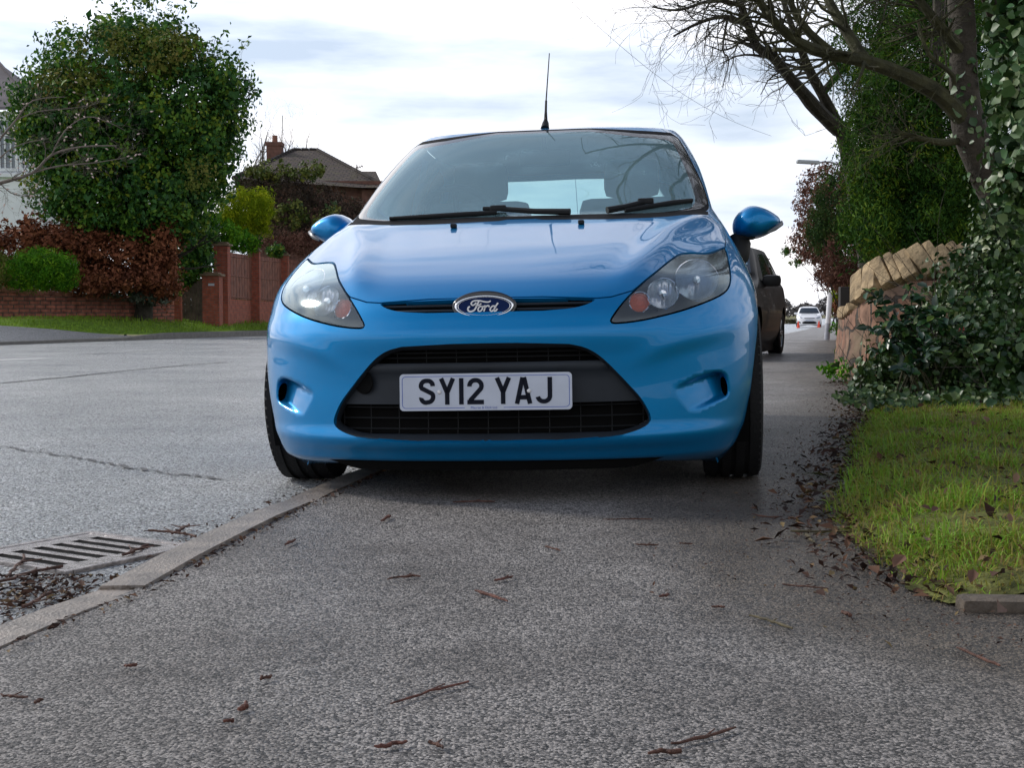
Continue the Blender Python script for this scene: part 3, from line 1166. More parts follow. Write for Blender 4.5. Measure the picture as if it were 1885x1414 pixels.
    rw = smooth_poly(np.array([(SEG[3] - .001, 1.02), (SEG[3] - .001, 1.355), (SEG[2] + .55, 1.35), (SEG[2] + .40, 1.30), (SEG[2] + .34, 1.08), (SEG[2] + .45, 1.02)]), 0)
    sc_ = lambda P: side_chart(S, P)
    tail = sc_([(3.40, .70), (3.44, .95), (3.48, 1.06), (3.60, 1.0)]) 
    tail = np.array([(SEG[2] + .08, .74), (SEG[2] + .04, 1.02), (SEG[2] + .16, 1.06), (SEG[2] + .30, .80)])
    door_c = sc_(np.array(door))
    polys = [
        ('hole', sc_(circle(.80, .30, .345, 40, -.8, PI + .8))),
        ('hole', sc_(circle(3.29, .30, .345, 40, -.8, PI + .8))),
        ('hole', fc(op)), ('hole', fc(slot)), ('hole', fc(hole)),
        ('lamp', fc(hl)), ('hole', fc(grow(hl, .0055))),
        ('cowl', fc(cowl)), ('glass', fc(clr)), ('frit', fc(scr)),
        ('seal', seal), ('bonnet', bon_c), ('hole', grow(bon_c, .004)),
        ('dglass', sc_(np.array(dw))), ('qglass', sc_(np.array(qw))), ('rglass', rw), ('tail', tail),
        ('door', door_c), ('hole', grow(door_c, .003)),
    ]
    UV, V, T, lab = skin(S, polys, .14, 1.385, True, [fc(scoop_s), fc(grow(scoop_s, -.0055)), fc(grow(scoop_s, -.011)), fc(grow(scoop_s, -.0165))])
    pb = M['paint_blue']
    panel('body', V, T[lab == 'body'], pb, car, .016)
    roof_mesh(S, 1.385, .070, pb, car)
    panel('bonnet', V, T[lab == 'bonnet'], pb, car, .014)
    panel('windscreen', V, T[lab == 'glass'], M['windscreen'], car, 0)
    panel('windscreen_border', V, T[lab == 'frit'], M['gloss_black'], car, .006)
    panel('windscreen_seal', V, T[lab == 'seal'], M['seal'], car, .004)
    panel('cowl_panel', V, T[lab == 'cowl'], M['seal'], car, .01)
    panel('rear_window', V, T[lab == 'rglass'], M['side_glass'], car, 0)
    for sg in (1, -1):
        Vs = V * np.array([sg, 1, 1])
        fl = (lambda t: t) if sg > 0 else (lambda t: t[:, ::-1])
        d = panel('door', Vs, fl(T[lab == 'door']), pb, car, .014, False)
        panel('window', Vs, fl(T[lab == 'dglass']), M['side_glass'], d, 0, False)
        h = MB()
        h.tube([(sg * .868, 2.42, .80), (sg * .885, 2.45, .803), (sg * .885, 2.58, .808), (sg * .868, 2.61, .81)], .012, 8)
        h.build('handle', pb, d, True)
        panel('quarter_window', Vs, fl(T[lab == 'qglass']), M['side_glass'], car, 0, False)
        panel('tail_light', Vs, fl(T[lab == 'tail']), M['lamp_red'], car, .01, False)
        # headlight: clear lens over a grey bowl with two reflectors and an amber indicator
        lt = fl(T[lab == 'lamp'])
        lens = panel('headlight', Vs + np.array([0, .003, 0]), lt, M['lens'], car, .004, False)
        tag(lens, 'clear headlight reflecting the sky' if sg < 0 else 'clear headlight with amber indicator showing')
        Vh, Th = compact(Vs, lt)
        Eh = np.concatenate([Th[:, [0, 1]], Th[:, [1, 2]], Th[:, [2, 0]]])
        kh = {(a, b) for a, b in Eh.tolist()}
        nh = len(Vh)
        Fh = [list(t) for t in Th]
        deep = Vh + np.array([-.012 * sg, .085, -.004])
        rim = Vh + np.array([0, .005, 0])
        for a_, b_ in Eh.tolist():
            if (b_, a_) not in kh:
                Fh.append([a_, b_, nh + b_, nh + a_])
        mesh_obj('housing', np.concatenate([deep, rim]), Fh, M['lamp_grey'], lens, False)

        def bowl(px, py, r, dep, name, mat, gap=.012):
            """reflector whose rim follows the slanting lens"""
            x0, z0 = solve(px, py)
            yl = lambda x, z: float(S.y_front(np.array(x), np.array(z)))
            V_, F_ = [], []
            nr, na = 10, 48
            for i in range(nr + 1):
                ro = i / nr
                for k in range(na):
                    w = 2 * PI * k / na
                    x, z = x0 + r * ro * math.cos(w), z0 + r * ro * math.sin(w)
                    fl_ = .0035 * math.cos((x - x0) / r * 22) * (1 - ro ** 4) if name == 'reflector' else .0015 * math.cos(ro * 20)
                    V_.append((sg * x, yl(x, z) + gap + dep * (1 - ro * ro) + fl_, z))
            for i in range(nr):
                for k in range(na):
                    k2 = (k + 1) % na
                    F_.append((i * na + k, i * na + k2, (i + 1) * na + k2, (i + 1) * na + k))
            fix_normals(mesh_obj(name, V_, F_, mat, lens, True))
            if name == 'reflector':
                m = MB()
                yb = yl(x0, z0)
                m.lathe([(.0, .0), (.011, -.003), (.013, -.02), (.013, -.05)], Matrix.Translation((sg * x0, yb + gap + .012, z0)) @ Matrix.Rotation(PI / 2, 4, 'X'), 16)
                m.build('bulb_shield', M['chrome'], lens, True)
            c = MB()
            c.tube([(sg * (x0 + r * 1.02 * math.cos(2 * PI * k / 56)), yl(x0 + r * 1.02 * math.cos(2 * PI * k / 56), z0 + r * 1.02 * math.sin(2 * PI * k / 56)) + gap - .003,
                     z0 + r * 1.02 * math.sin(2 * PI * k / 56)) for k in range(57)], .0026, 6, False)
            c.build('chrome_ring', M['chrome'], lens, True)
        bowl(1283, 514, .067, .055, 'reflector', M['reflector'])
        bowl(1220, 540, .047, .045, 'reflector', M['reflector'])
        bowl(1177, 556, .030, .018, 'indicator_bulb', M['amber'])
        # door mirror
        mir = empty('door_mirror', (0, 0, 0))
        mir.parent = car
        prof = [(.796, .885), (.790, .925), (.800, .958), (.830, .990), (.868, 1.003), (.915, .992), (.955, .970), (.984, .945),
                (.982, .922), (.955, .898), (.915, .876), (.875, .868), (.835, .872)]
        prof = smooth_poly(prof, 2)
        cxm, czm = .878, .933
        if sg < 0:
            mir.location = (0, .15, .03)
        Vm, Fm = [], []
        lay = [(1.62, .90), (1.58, .97), (1.52, 1.0), (1.47, .97), (1.43, .88), (1.40, .72), (1.385, .48), (1.378, .2)]
        for yy, s_ in lay:
            for px_, pz_ in prof:
                Vm.append((sg * (cxm + (px_ - cxm) * s_), yy + .10 * (px_ - .80), czm + (pz_ - czm) * s_))
        n = len(prof)
        for i in range(len(lay) - 1):
            for k in range(n):
                k2 = (k + 1) % n
                Fm.append((i * n + k, i * n + k2, (i + 1) * n + k2, (i + 1) * n + k))
        Fm.append(list(range((len(lay) - 1) * n, len(lay) * n)))
        mo = fix_normals(mesh_obj('mirror_housing', Vm, Fm, pb, mir, True))
        g = MB()
        g.poly([(sg * (cxm + (p[0] - cxm) * .90), 1.618 + .10 * (p[0] - .8), czm + (p[1] - czm) * .90) for p in prof], (0, .002, 0))
        g.build('mirror_glass', M['chrome'], mir)
        st = MB()
        st.tube([(sg * .815, 1.50, .885), (sg * .822, 1.49, .845), (sg * .815, 1.47, .80), (sg * .775, 1.46, .745), (sg * .74, 1.47, .72)],
                [.036, .043, .042, .036, .03], 12)
        st.box((sg * .845, 1.50, .878), (.035, .045, .012), None, .008)
        st.build('mirror_stalk', M['plastic_dark'], mir, True)
        iv = MB()
        iv.tube([(sg * .925, 1.415, .885), (sg * .955, 1.43, .902), (sg * .982, 1.48, .924), (sg * .988, 1.53, .936)], [.004, .009, .010, .004], 8)
        iv.build('mirror_indicator', M['lamp_grey'], mir, True)

    # ---- grilles
    def patch(poly, off, step=.015):
        pc = fc(poly)
        L = densify(pc, .012)
        mn, mx = pc.min(0), pc.max(0)
        G = np.array([(u, z) for u in np.arange(mn[0] + step, mx[0], step) for z in np.arange(mn[1] + step / 2, mx[1], step)])
        G = G[pip(pc, G[:, 0], G[:, 1])] if len(G) else G
        uv, t = chart_mesh([L], None, [G], [step * .4])
        c = uv[t].mean(1)
        t = t[pip(pc, c[:, 0], c[:, 1])]
        a, b, d = uv[t[:, 0]], uv[t[:, 1]], uv[t[:, 2]]
        ar = (b[:, 0] - a[:, 0]) * (d[:, 1] - a[:, 1]) - (b[:, 1] - a[:, 1]) * (d[:, 0] - a[:, 0])
        t[ar < 0] = t[ar < 0][:, ::-1]
        v = S.P(u2a(uv[:, 0]), uv[:, 1])
        v[uv[:, 0] < 1e-5, 0] = 0
        v[:, 1] += off
        return v, t

    gr = empty('lower_grille')
    gr.parent = car
    zs_top, zs_b1, zs_b2 = solve(940, 642)[1], solve(940, 667)[1], solve(940, 744)[1]
    zl = solve(940, 801)[1]
    inn = grow(op, -.010)
    inn[:, 1] = np.clip(inn[:, 1], zl, zs_top)
    inn[0, 0] = inn[-1, 0] = 0
    inn[:, 0] = np.maximum(inn[:, 0], 0)
    # surround: band between the opening and the mesh
    kq = len(op)
    vo, to = patch(op, .004)
    ch = S.P(u2a(fc(op)[:, 0]), op[:, 1])
    ci = S.P(u2a(fc(inn)[:, 0]), inn[:, 1])
    ch[:, 0] = np.where(op[:, 0] < 1e-6, 0, ch[:, 0])
    Vs_, Fs_ = [], []
    for sg in (1, -1):
        o0 = len(Vs_)
        for k in range(kq):
            Vs_ += [(sg * ch[k][0], ch[k][1] + .006, ch[k][2]), (sg * ci[k][0], ci[k][1] + .022, ci[k][2]), (sg * ci[k][0], ci[k][1] + .06, ci[k][2])]
        for k in range(kq - 1):
            for j in (0, 1):
                q = [o0 + 3 * k + j, o0 + 3 * k + 3 + j, o0 + 3 * k + 4 + j, o0 + 3 * k + 1 + j]
                Fs_.append(q if sg > 0 else q[::-1])
    fix_normals(mesh_obj('grille_surround', Vs_, Fs_, M['plastic'], gr, True))

    def half_between(za, zb):
        """outline of the opening between two heights"""
        P = densify(inn, .008, False)
        P = P[(P[:, 1] <= za) & (P[:, 1] >= zb)]
        P = P[P[:, 0] > .2]
        xa = P[np.argmax(P[:, 1])][0]
        xb = P[np.argmin(P[:, 1])][0]
        return np.concatenate([[(0, za), (xa, za)], P, [(xb, zb), (0, zb)]])
    band = half_between(zs_b1, zs_b2)
    band = band[np.concatenate([[True], np.linalg.norm(np.diff(band, axis=0), axis=1) > 1e-4])]
    vb, tb = patch(band, .030)
    ridge = sstep(zs_b1 - .035, zs_b1 - .018, vb[:, 2])          # rounded ridge along the top of the band
    vb[:, 1] -= .016 * ridge * (1 - .7 * sstep(zs_b1 - .010, zs_b1, vb[:, 2]))
    panel('plate_carrier', vb, tb, M['plastic'], gr, .03)
    bk = MB()
    xm_ = op[:, 0].max()
    for za, zb in ((ztop, zs_b1), (zs_b2, zbot)):
        Pb = half_between(min(za, zs_top), max(zb, zl))
        vk, tk = patch(Pb, .075)
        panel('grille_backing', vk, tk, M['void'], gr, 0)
        m = MB()
        zs_ = np.linspace(max(zb, zl) + .016, min(za, zs_top) - .010, 3 if za < ztop - .05 else 2)
        for zz in zs_:
            xs_ = np.linspace(-xm_ + .02, xm_ - .02, 60)
            P = densify(inn, .005, False)
            lim = P[(np.abs(P[:, 1] - zz) < .006) & (P[:, 0] > .2)]
            L_ = lim[:, 0].max() if len(lim) else .3
            xs_ = xs_[np.abs(xs_) < L_ - .003]
            m.tube([(x, float(S.y_front(np.array(abs(x)), np.array(zz))) + .050, zz) for x in xs_], .0024, 6)
        for x in np.arange(-.56, .561, .0933):
            P = densify(inn, .005, False)
            lim = P[(np.abs(P[:, 0] - abs(x)) < .01)]
            if len(lim) == 0:
                continue
            hi = min(za, lim[:, 1].max() if abs(x) > .2 else zs_top)
            lo = max(zb, lim[:, 1].min() if abs(x) > .2 else zl)
            if hi - lo < .015:
                continue
            m.tube([(x, float(S.y_front(np.array(abs(x)), np.array(q))) + .054, q) for q in np.linspace(lo, hi, 5)], .0015, 6)
        m.build('grille_mesh', M['plastic_dark'], gr, True)
    # tow eye hole on the image-left end of the carrier
    tx, tz = solve(667, 705)
    ty = float(S.y_front(np.array(abs(tx)), np.array(tz)))
    m = MB()
    m.lathe([(0, .001), (.030, .001), (.034, .004), (.036, .001)], Matrix.Translation((tx, ty + .022, tz)) @ Matrix.Rotation(-.42, 4, 'Z') @ Matrix.Rotation(PI / 2, 4, 'X'), 28)
    m.build('tow_eye_hole', M['void'], gr, True)
    # upper slot grille
    ug = empty('upper_grille')
    ug.parent = car
    vk, tk = patch(slot, .045)
    panel('grille_backing', vk, tk, M['void'], ug, 0)
    m = MB()
    zmid = .5 * (slz1 + slz0)
    for zz, xl in ((zmid + .001, .36), (slz0 + .006, .30)):
        m.tube([(x, float(S.y_front(np.array(abs(x)), np.array(zz))) + .018, zz) for x in np.linspace(-xl, xl, 50)], .004, 8)
    m.build('grille_bar', M['plastic'], ug, True)

    # ---- badge
    bx, bz = 0.0, solve(894, 564)[1]
    by = float(S.y_front(np.array(0.0), np.array(bz)))
    bd = empty('badge', (bx, by - .004, bz), (math.radians(-8), 0, 0))
    bd.parent = car
    kx, kz = 109.5 / 2 / 610, 41 / 2 / 610

    def ell(sx, sz, n=64):
        return [(sx * math.cos(2 * PI * k / n), sz * math.sin(2 * PI * k / n)) for k in range(n)]

    def ring(rin, rout, y0_, y1_, name, mat):
        Vr, Fr = [], []
        n = 64
        for k in range(n):
            for (P, yy) in ((ell(*rout), y1_), (ell(*rout), y0_), ([((a[0] + b[0]) / 2, (a[1] + b[1]) / 2) for a, b in zip(ell(*rin), ell(*rout))], y0_ - .003), (ell(*rin), y0_)):
                Vr.append((P[k][0], yy, P[k][1]))
        for k in range(n):
            k2 = (k + 1) % n
            for j in range(3):
                Fr.append((4 * k + j, 4 * k2 + j, 4 * k2 + j + 1, 4 * k + j + 1))
        return fix_normals(mesh_obj(name, Vr, Fr, mat, bd, True))
    ring((kx, kz), (kx * 1.09, kz * 1.42), .002, .014, 'badge_surround', M['gloss_black'])
    ring((kx * .93, kz * .88), (kx, kz), -.004, .03, 'chrome_rim', M['chrome'])
    m = MB()
    m.poly([(x, -.0035, z) for x, z in ell(kx * .95, kz * .92)], (0, .02, 0))
    m.build('badge_face', M['badge_blue'], bd)
    ring((kx * .865, kz * .80), (kx * .892, kz * .845), -.0045, 0, 'silver_line', M['chrome'])

    def stroke(m, pts, ws, y, th=.0012, close=False):
        """ribbon of varying width along a line in the x-z plane"""
        P = np.array(pts, float)
        ws = np.broadcast_to(np.asarray(ws, float), (len(P),)) if np.ndim(ws) else np.full(len(P), ws)
        t = np.gradient(P, axis=0)
        t /= np.linalg.norm(t, axis=1)[:, None] + 1e-12
        nn = np.stack([-t[:, 1], t[:, 0]], 1)
        A, B = P + nn * ws[:, None] / 2, P - nn * ws[:, None] / 2
        Vv = [(p[0], y, p[1]) for p in A] + [(p[0], y, p[1]) for p in B] + [(p[0], y + th, p[1]) for p in A] + [(p[0], y + th, p[1]) for p in B]
        n = len(P)
        Ff = []
        for i in range(n - 1):
            Ff += [(i, n + i, n + i + 1, i + 1), (i, i + 1, 2 * n + i + 1, 2 * n + i), (n + i, 3 * n + i, 3 * n + i + 1, n + i + 1)]
        Ff += [(0, 2 * n, 3 * n, n), (n - 1, 2 * n - 1, 4 * n - 1, 3 * n - 1)]
        m.add(Vv, Ff)

    def curve(pts, n=8):
        P = np.array(pts, float)
        k = np.arange(len(P))
        fx, fz = pchip(k, P[:, 0]), pchip(k, P[:, 1])
        q = np.linspace(0, len(P) - 1, (len(P) - 1) * n + 1)
        # Catmull-Rom for rounder script
        out = []
        for t in q:
            i = min(int(t), len(P) - 2)
            u = t - i
            p0, p1, p2, p3 = P[max(i - 1, 0)], P[i], P[i + 1], P[min(i + 2, len(P) - 1)]
            out.append(.5 * (2 * p1 + (p2 - p0) * u + (2 * p0 - 5 * p1 + 4 * p2 - p3) * u * u + (3 * p1 - p0 - 3 * p2 + p3) * u ** 3))
        return np.array(out)
    # script lettering, read off in badge units (885 -> 0 across, 492 -> 0 down)
    bq = lambda L: [((x - 885) * kx / 645, -(y - 490) * kx / 645) for x, y in L]
    m = MB()
    for L, w in (
        ([(1030, 375), (985, 400), (900, 395), (800, 370), (700, 365), (635, 385), (605, 430), (640, 465), (690, 440), (715, 405)], 26),
        ([(775, 375), (730, 470), (690, 550), (640, 590), (575, 600), (535, 560), (545, 510), (580, 495)], 30),
        ([(700, 485), (760, 470), (810, 445), (820, 425)], 22),
        ([(835, 490), (790, 500), (755, 550), (770, 595), (815, 590), (850, 545), (850, 500), (835, 490), (870, 500), (910, 480)], 26),
        ([(918, 472), (905, 530), (880, 602)], 27), ([(896, 545), (938, 492), (985, 480), (1000, 512)], 27),
        ([(1138, 500), (1080, 490), (1032, 530), (1020, 580), (1055, 602), (1112, 555)], 27),
        ([(1190, 425), (1150, 480), (1105, 560), (1110, 600), (1145, 590), (1175, 550)], 28)):
        c = curve(bq(L))
        stroke(m, c, w * kx / 645 * 1.15, -.0052)
    m.build('badge_lettering', M['screw'], bd)

    # ---- number plate
    pz = .5 * (solve(896, 689)[1] + solve(896, 756)[1])
    px_ = .002
    pl = empty('number_plate', (px_, .004, pz + .003), (math.radians(-3), 0, 0))
    pl.parent = car
    hw, hh, r = .260, .0555, .012
    rect = []
    for cx_, cz_, a0 in ((hw - r, hh - r, 0), (-hw + r, hh - r, 90), (-hw + r, -hh + r, 180), (hw - r, -hh + r, 270)):
        rect += [(cx_ + r * math.cos(math.radians(a0 + q)), cz_ + r * math.sin(math.radians(a0 + q))) for q in range(0, 91, 15)]
    m = MB()
    m.poly([(x, 0, z) for x, z in rect], (0, .004, 0))
    m.build('plate_face', M['plate_white'], pl)
    b = MB()
    rl = [(x * (hw - .008) / hw, z * (hh - .008) / hh) for x, z in rect]
    top = [p for p in rl] + [rl[0]]
    i0 = max(range(len(rl)), key=lambda i: -rl[i][1] * 10 + rl[i][0])
    seq = [rl[(i + 21) % 28] for i in range(28)]          # starts at the lower right corner arc
    stroke(b, densify([(.055, -hh + .008)] + seq + [(-.062, -hh + .008)], .01, False), .0017, -.0006, .0005)
    b.build('plate_border', M['plate_blue'], pl)
    g = MB()
    H, Wc, sw = .079, .050, .0135
    h2 = H / 2

    def arc(cx_, cz_, r_, a0, a1, n=10):
        return [(cx_ + r_ * math.cos(math.radians(a0 + (a1 - a0) * k / n)), cz_ + r_ * math.sin(math.radians(a0 + (a1 - a0) * k / n))) for k in range(n + 1)]
    q = sw / 2
    w2 = Wc / 2 - q
    Sg = [[(w2 - .001, h2 - q - .016)] + arc(w2 - .016, h2 - q - .015, .015, 10, 90, 6) + arc(-w2 + .015, h2 - q - .0155, .0155, 90, 205, 8)
          + arc(w2 - .0165, -h2 + q + .0175, .0165, 35, -90, 9) + arc(-w2 + .015, -h2 + q + .015, .015, 270, 190, 6) + [(-w2 + .001, -h2 + q + .015)]]
    Yg = [[(-Wc / 2 + q, h2), (0, -.004)], [(Wc / 2 - q, h2), (0, -.004)], [(0, .002), (0, -h2)]]
    One = [[(0, h2), (0, -h2)]]
    Two = [arc(-w2 + .017, h2 - q - .017, .017, 185, 90, 6) + arc(w2 - .017, h2 - q - .017, .017, 90, -30, 9) + [(-w2 + .001, -h2 + q + .004)],
           [(-Wc / 2, -h2 + q), (Wc / 2, -h2 + q)]]
    Ag = [[(-Wc / 2 + q * .8, -h2), (-.002, h2)], [(Wc / 2 - q * .8, -h2), (.002, h2)], [(-.014, -.020), (.014, -.020)]]
    Jg = [[(w2, h2), (w2, -h2 + q + .017)] + arc(w2 - .017, -h2 + q + .017, .017, 0, -90, 8) + arc(-w2 + .017, -h2 + q + .017, .017, 270, 190, 7)]
    xk = -.201
    for gl_, wd, gap in ((Sg, .05, .011), (Yg, .05, .011), (One, .014, .011), (Two, .05, .033), (Yg, .05, .011), (Ag, .05, .011), (Jg, .05, 0)):
        for L in gl_:
            stroke(g, [(x + xk + wd / 2, z + .002) for x, z in L], sw, -.0012, .001)
        xk += wd + gap
    g.build('plate_characters', M['plate_black'], pl)
    for x in (-.139, .132):
        s_ = MB()
        s_.lathe([(0, .006), (.004, .0055), (.0062, .003), (.0065, -.001)], Matrix.Translation((x, 0, .001)) @ Matrix.Rotation(PI / 2, 4, 'X'), 16)
        s_.build('plate_screw', M['screw'], pl, True)
    fc_ = bpy.data.curves.new('supplier_line', 'FONT')
    fc_.body = 'Macrae & Dick Ltd'
    fc_.size = .0105
    fc_.align_x = 'CENTER'
    fc_.align_y = 'CENTER'
    to_ = bpy.data.objects.new('tmp_text', fc_)
    COL.objects.link(to_)
    bpy.context.view_layer.update()
    me = bpy.data.meshes.new_from_object(to_.evaluated_get(bpy.context.evaluated_depsgraph_get()))
    bpy.data.objects.remove(to_)
    me.materials.clear()
    me.materials.append(M['plate_blue'])
    tx_ = bpy.data.objects.new('supplier_line', me)
    COL.objects.link(tx_)
    tx_.parent = pl
    tx_.location = (-.004, -.0012, -hh + .008)
    tx_.rotation_euler = (PI / 2, 0, 0)

    # ---- washer jets, wipers, aerial
    for px, py in ((1070, 412),):
        x, z = solve(px, py)
        y = float(S.y_front(np.array(x), np.array(z)))
        for sg in (1, -1):
            m = MB()
            m.box((sg * x, y - .004, z + .006), (.011, .014, .008), None, .005)
            m.build('washer_jet', M['plastic_dark'], car, True)
    def on(px, py, lift):
        x, z = solve(px, py)
        y = float(S.y_front(np.array(abs(x)), np.array(z)))
        return Vector((x, y - lift * .5, z + lift * .87))
    for blade, arm in ((((718, 406), (780, 403), (850, 399), (915, 395)), ((1050, 397), (985, 396), (918, 391), (890, 391))),
                       (((1150, 391), (1195, 384), (1240, 377), (1274, 373)), ((1118, 394), (1150, 388), (1189, 378), (1199, 376)))):
        w = MB()
        w.tube([on(px, py, .010) for px, py in blade], [.006, .009, .010, .008], 8)
        w.tube([on(px, py, .003) for px, py in blade], .004, 6)
        w.tube([on(px, py, .016) for px, py in arm], [.013, .011, .010, .008], 8)
        w.box(on(*arm[2], .018), (.030, .014, .011), None, .006)
        w.build('wiper', M['plastic_dark'], car, True)
    m = MB()
    m.tube([(0, 1.955, 1.400), (0, 1.985, 1.428), (0, 1.998, 1.452), (0, 2.010, 1.49), (0, 2.03, 1.535)], [.020, .015, .008, .0055, .005], 12)
    m.tube([(0, 2.03, 1.535), (.008, 2.14, 1.765)], [.0032, .0022], 8)
    m.build('aerial', M['plastic_dark'], car, True)

    # ---- underside, liners and cabin
    m = MB()
    m.box((0, .66, .30), (.42, .46, .13), None, .02)
    m.box((0, 2.0, .26), (.70, 1.1, .07), None, .02)
    m.box((0, 3.3, .36), (.62, .45, .14), None, .02)
    m.build('underbody', M['void'], car)
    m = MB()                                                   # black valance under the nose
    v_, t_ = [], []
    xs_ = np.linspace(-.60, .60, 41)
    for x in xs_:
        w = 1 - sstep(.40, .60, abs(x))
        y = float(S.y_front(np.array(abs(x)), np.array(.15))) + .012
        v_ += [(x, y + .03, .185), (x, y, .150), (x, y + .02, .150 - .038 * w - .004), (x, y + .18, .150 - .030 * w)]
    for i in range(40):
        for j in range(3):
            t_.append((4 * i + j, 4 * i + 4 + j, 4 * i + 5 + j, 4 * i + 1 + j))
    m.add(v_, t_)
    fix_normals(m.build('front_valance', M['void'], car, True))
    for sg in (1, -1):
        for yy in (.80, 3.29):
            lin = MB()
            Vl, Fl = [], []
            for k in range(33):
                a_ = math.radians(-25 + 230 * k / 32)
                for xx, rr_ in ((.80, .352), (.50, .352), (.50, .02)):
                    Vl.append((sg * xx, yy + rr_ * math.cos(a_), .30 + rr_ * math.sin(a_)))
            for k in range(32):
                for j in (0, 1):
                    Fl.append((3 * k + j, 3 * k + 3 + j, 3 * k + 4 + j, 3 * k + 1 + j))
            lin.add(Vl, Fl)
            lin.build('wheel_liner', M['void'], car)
    m = MB()                                                   # bulkhead closes the engine bay
    m.box((0, 1.18, .60), (.70, .02, .30))
    m.box((0, .32, .55), (.52, .10, .11), None, .03)
    m.box((0, .75, .55), (.50, .35, .14), None, .03)
    m.build('engine_block', M['void'], car)
    m = MB()
    m.box((0, 1.52, .86), (.66, .28, .09), Matrix.Rotation(.1, 4, 'X'), .06)
    m.box((-.37, 1.64, .95), (.17, .10, .05), None, .04)
    m.box((0, 1.62, .66), (.62, .16, .22), None, .06)
    m.build('dashboard', M['seat'], car, True)
    m = MB()
    Ms = Matrix.Translation((-.37, 1.80, .965)) @ Matrix.Rotation(math.radians(-66), 4, 'X')
    m.tube([Ms @ Vector((.185 * math.cos(2 * PI * k / 40), .185 * math.sin(2 * PI * k / 40), 0)) for k in range(41)], .016, 8, False)
    m.box(Ms @ Vector((0, 0, -.01)), (.07, .055, .03), Ms.to_3x3().to_4x4(), .02)
    for a in (0, PI, -PI / 2):
        m.tube([Ms @ Vector((.05 * math.cos(a), .05 * math.sin(a), -.005)), Ms @ Vector((.18 * math.cos(a), .18 * math.sin(a), 0))], .014, 6)
    m.build('steering_wheel', M['plastic'], car, True)
    seat_part(car, -.36, 2.25, .46, M['seat'])
    seat_part(car, .36, 2.25, .46, M['seat'])
    m = MB()
    m.box((0, 3.12, .72), (.60, .07, .28), Matrix.Rotation(-.2, 4, 'X'), .06)
    m.box((0, 2.85, .50), (.60, .25, .09), None, .05)
    for x in (-.36, .36):
        m.box((x, 3.2, 1.06), (.12, .045, .07), None, .035)
    m.build('rear_bench', M['seat'], car, True)
    m = MB()
    m.box((0, 2.2, .36), (.68, 1.1, .02))
    m.build('cabin_floor', M['seat'], car)
    m = MB()
    m.box((0, 1.93, 1.27), (.11, .018, .035), None, .015)
    m.tube([(0, 1.90, 1.36), (0, 1.925, 1.28)], .01, 6)
    m.build('rear_view_mirror', M['plastic_dark'], car, True)
    rmx = roof_mesh(S, 1.375, .045, M['headlining'], car, 'headlining')
    for sg in (1, -1):
        for yy in (.80, 3.29):
            wheel(car, sg * .752, yy, .295, .200, sg, M['alloy'])
    return car


blue_car()


# ------------------------------------------------------------------ ground, road, pavement, kerbs
def drop(y):
    """the street runs very slightly downhill into the distance"""
    return -0.35 * sstep(22, 110, y)


M['soil'] = pmat('soil', (0.060, 0.042, 0.028), 0.95, noise=0.5, nscale=25, bump=0.8, bscale=40)
M['lawn'] = pmat('lawn', (0.12, 0.20, 0.025), 0.95, noise=0.5, nscale=9, bump=0.6, bscale=60, spec=0.1)
M['field'] = pmat('field', (0.17, 0.16, 0.075), 0.95, noise=0.3, nscale=0.06, spec=0.1)
M['road'] = asphalt_mat('road', (0.022, 0.027, 0.032), (0.74, 0.76, 0.77), 150, 1.0, 0.32, (0.55, 0.58, 0.61), 0.6, 0.75, 0.010, mid=.56)
M['pavement'] = asphalt_mat('pavement', (0.008, 0.008, 0.009), (0.58, 0.54, 0.51), 225, 1.0, 0.50, (0.40, 0.38, 0.365), 1.0, 0.5, 0.008, dirt=True)
M['apron'] = asphalt_mat('apron', (0.05, 0.055, 0.065), (0.24, 0.25, 0.27), 60, 0.5, 0.55, (0.8, 0.8, 0.82), 0.7, 0.5, 0.005)
M['kerb'] = pmat('kerb', (0.20, 0.165, 0.135), 0.36, noise=0.45, nscale=11, bump=0.5, bscale=110, spec=0.7)
M['kerb_far'] = pmat('kerb_far', (0.10, 0.095, 0.085), 0.6, noise=0.3, nscale=8)
M['line_paint'] = pmat('line_paint', (0.72, 0.72, 0.70), 0.6, noise=0.2, nscale=30)
M['tar'] = pmat('tar', (0.018, 0.018, 0.02), 0.45)

KERB = np.array([(-1.75, -3.0), (-1.29, 0), (-.937, 2.43), (-.872, 2.70), (-.815, 3.2), (-.735, 3.82), (-.64, 4.4), (-.47, 5.5), (.28, 10), (2.3, 20),
                 (7.0, 36), (11.4, 53), (20.3, 90), (45, 180), (150, 500)])
kx_of = pchip(KERB[:, 1], KERB[:, 0])
FAR = np.array([(-16.2, -5), (-10.0, 26), (-7.3, 39.5), (-3.0, 60), (6.0, 90), (32, 180), (135, 500)])
fx_of = pchip(FAR[:, 1], FAR[:, 0])
ROADZ = -.031


def strip_mesh(name, xa, xb, ys, za, zb, mat, nx=6, kind='structure'):
    V, F = [], []
    for y in ys:
        a, b = float(xa(y)), float(xb(y))
        for i in range(nx + 1):
            t = i / nx
            z = za + (zb - za) * t + float(drop(y))
            V.append((a + (b - a) * t, y, z))
    for j in range(len(ys) - 1):
        for i in range(nx):
            q = j * (nx + 1) + i
            F.append((q, q + 1, q + nx + 2, q + nx + 1))
    return tag(mesh_obj(name, V, F, mat, None, True), kind=kind)


YS = np.concatenate([np.arange(-3, 12, .25), np.arange(12, 60, 1.0), np.arange(60, 500, 8)])
ground = mesh_obj('ground', [(-2500, -60, -.9), (2500, -60, -.9), (2500, 3500, -.9), (-2500, 3500, -.9)], [(0, 1, 2, 3)], M['field'])
tag(ground, kind='structure')
strip_mesh('road', lambda y: fx_of(y) - .05, lambda y: kx_of(y) + .02, YS, ROADZ, ROADZ, M['road'], 12)

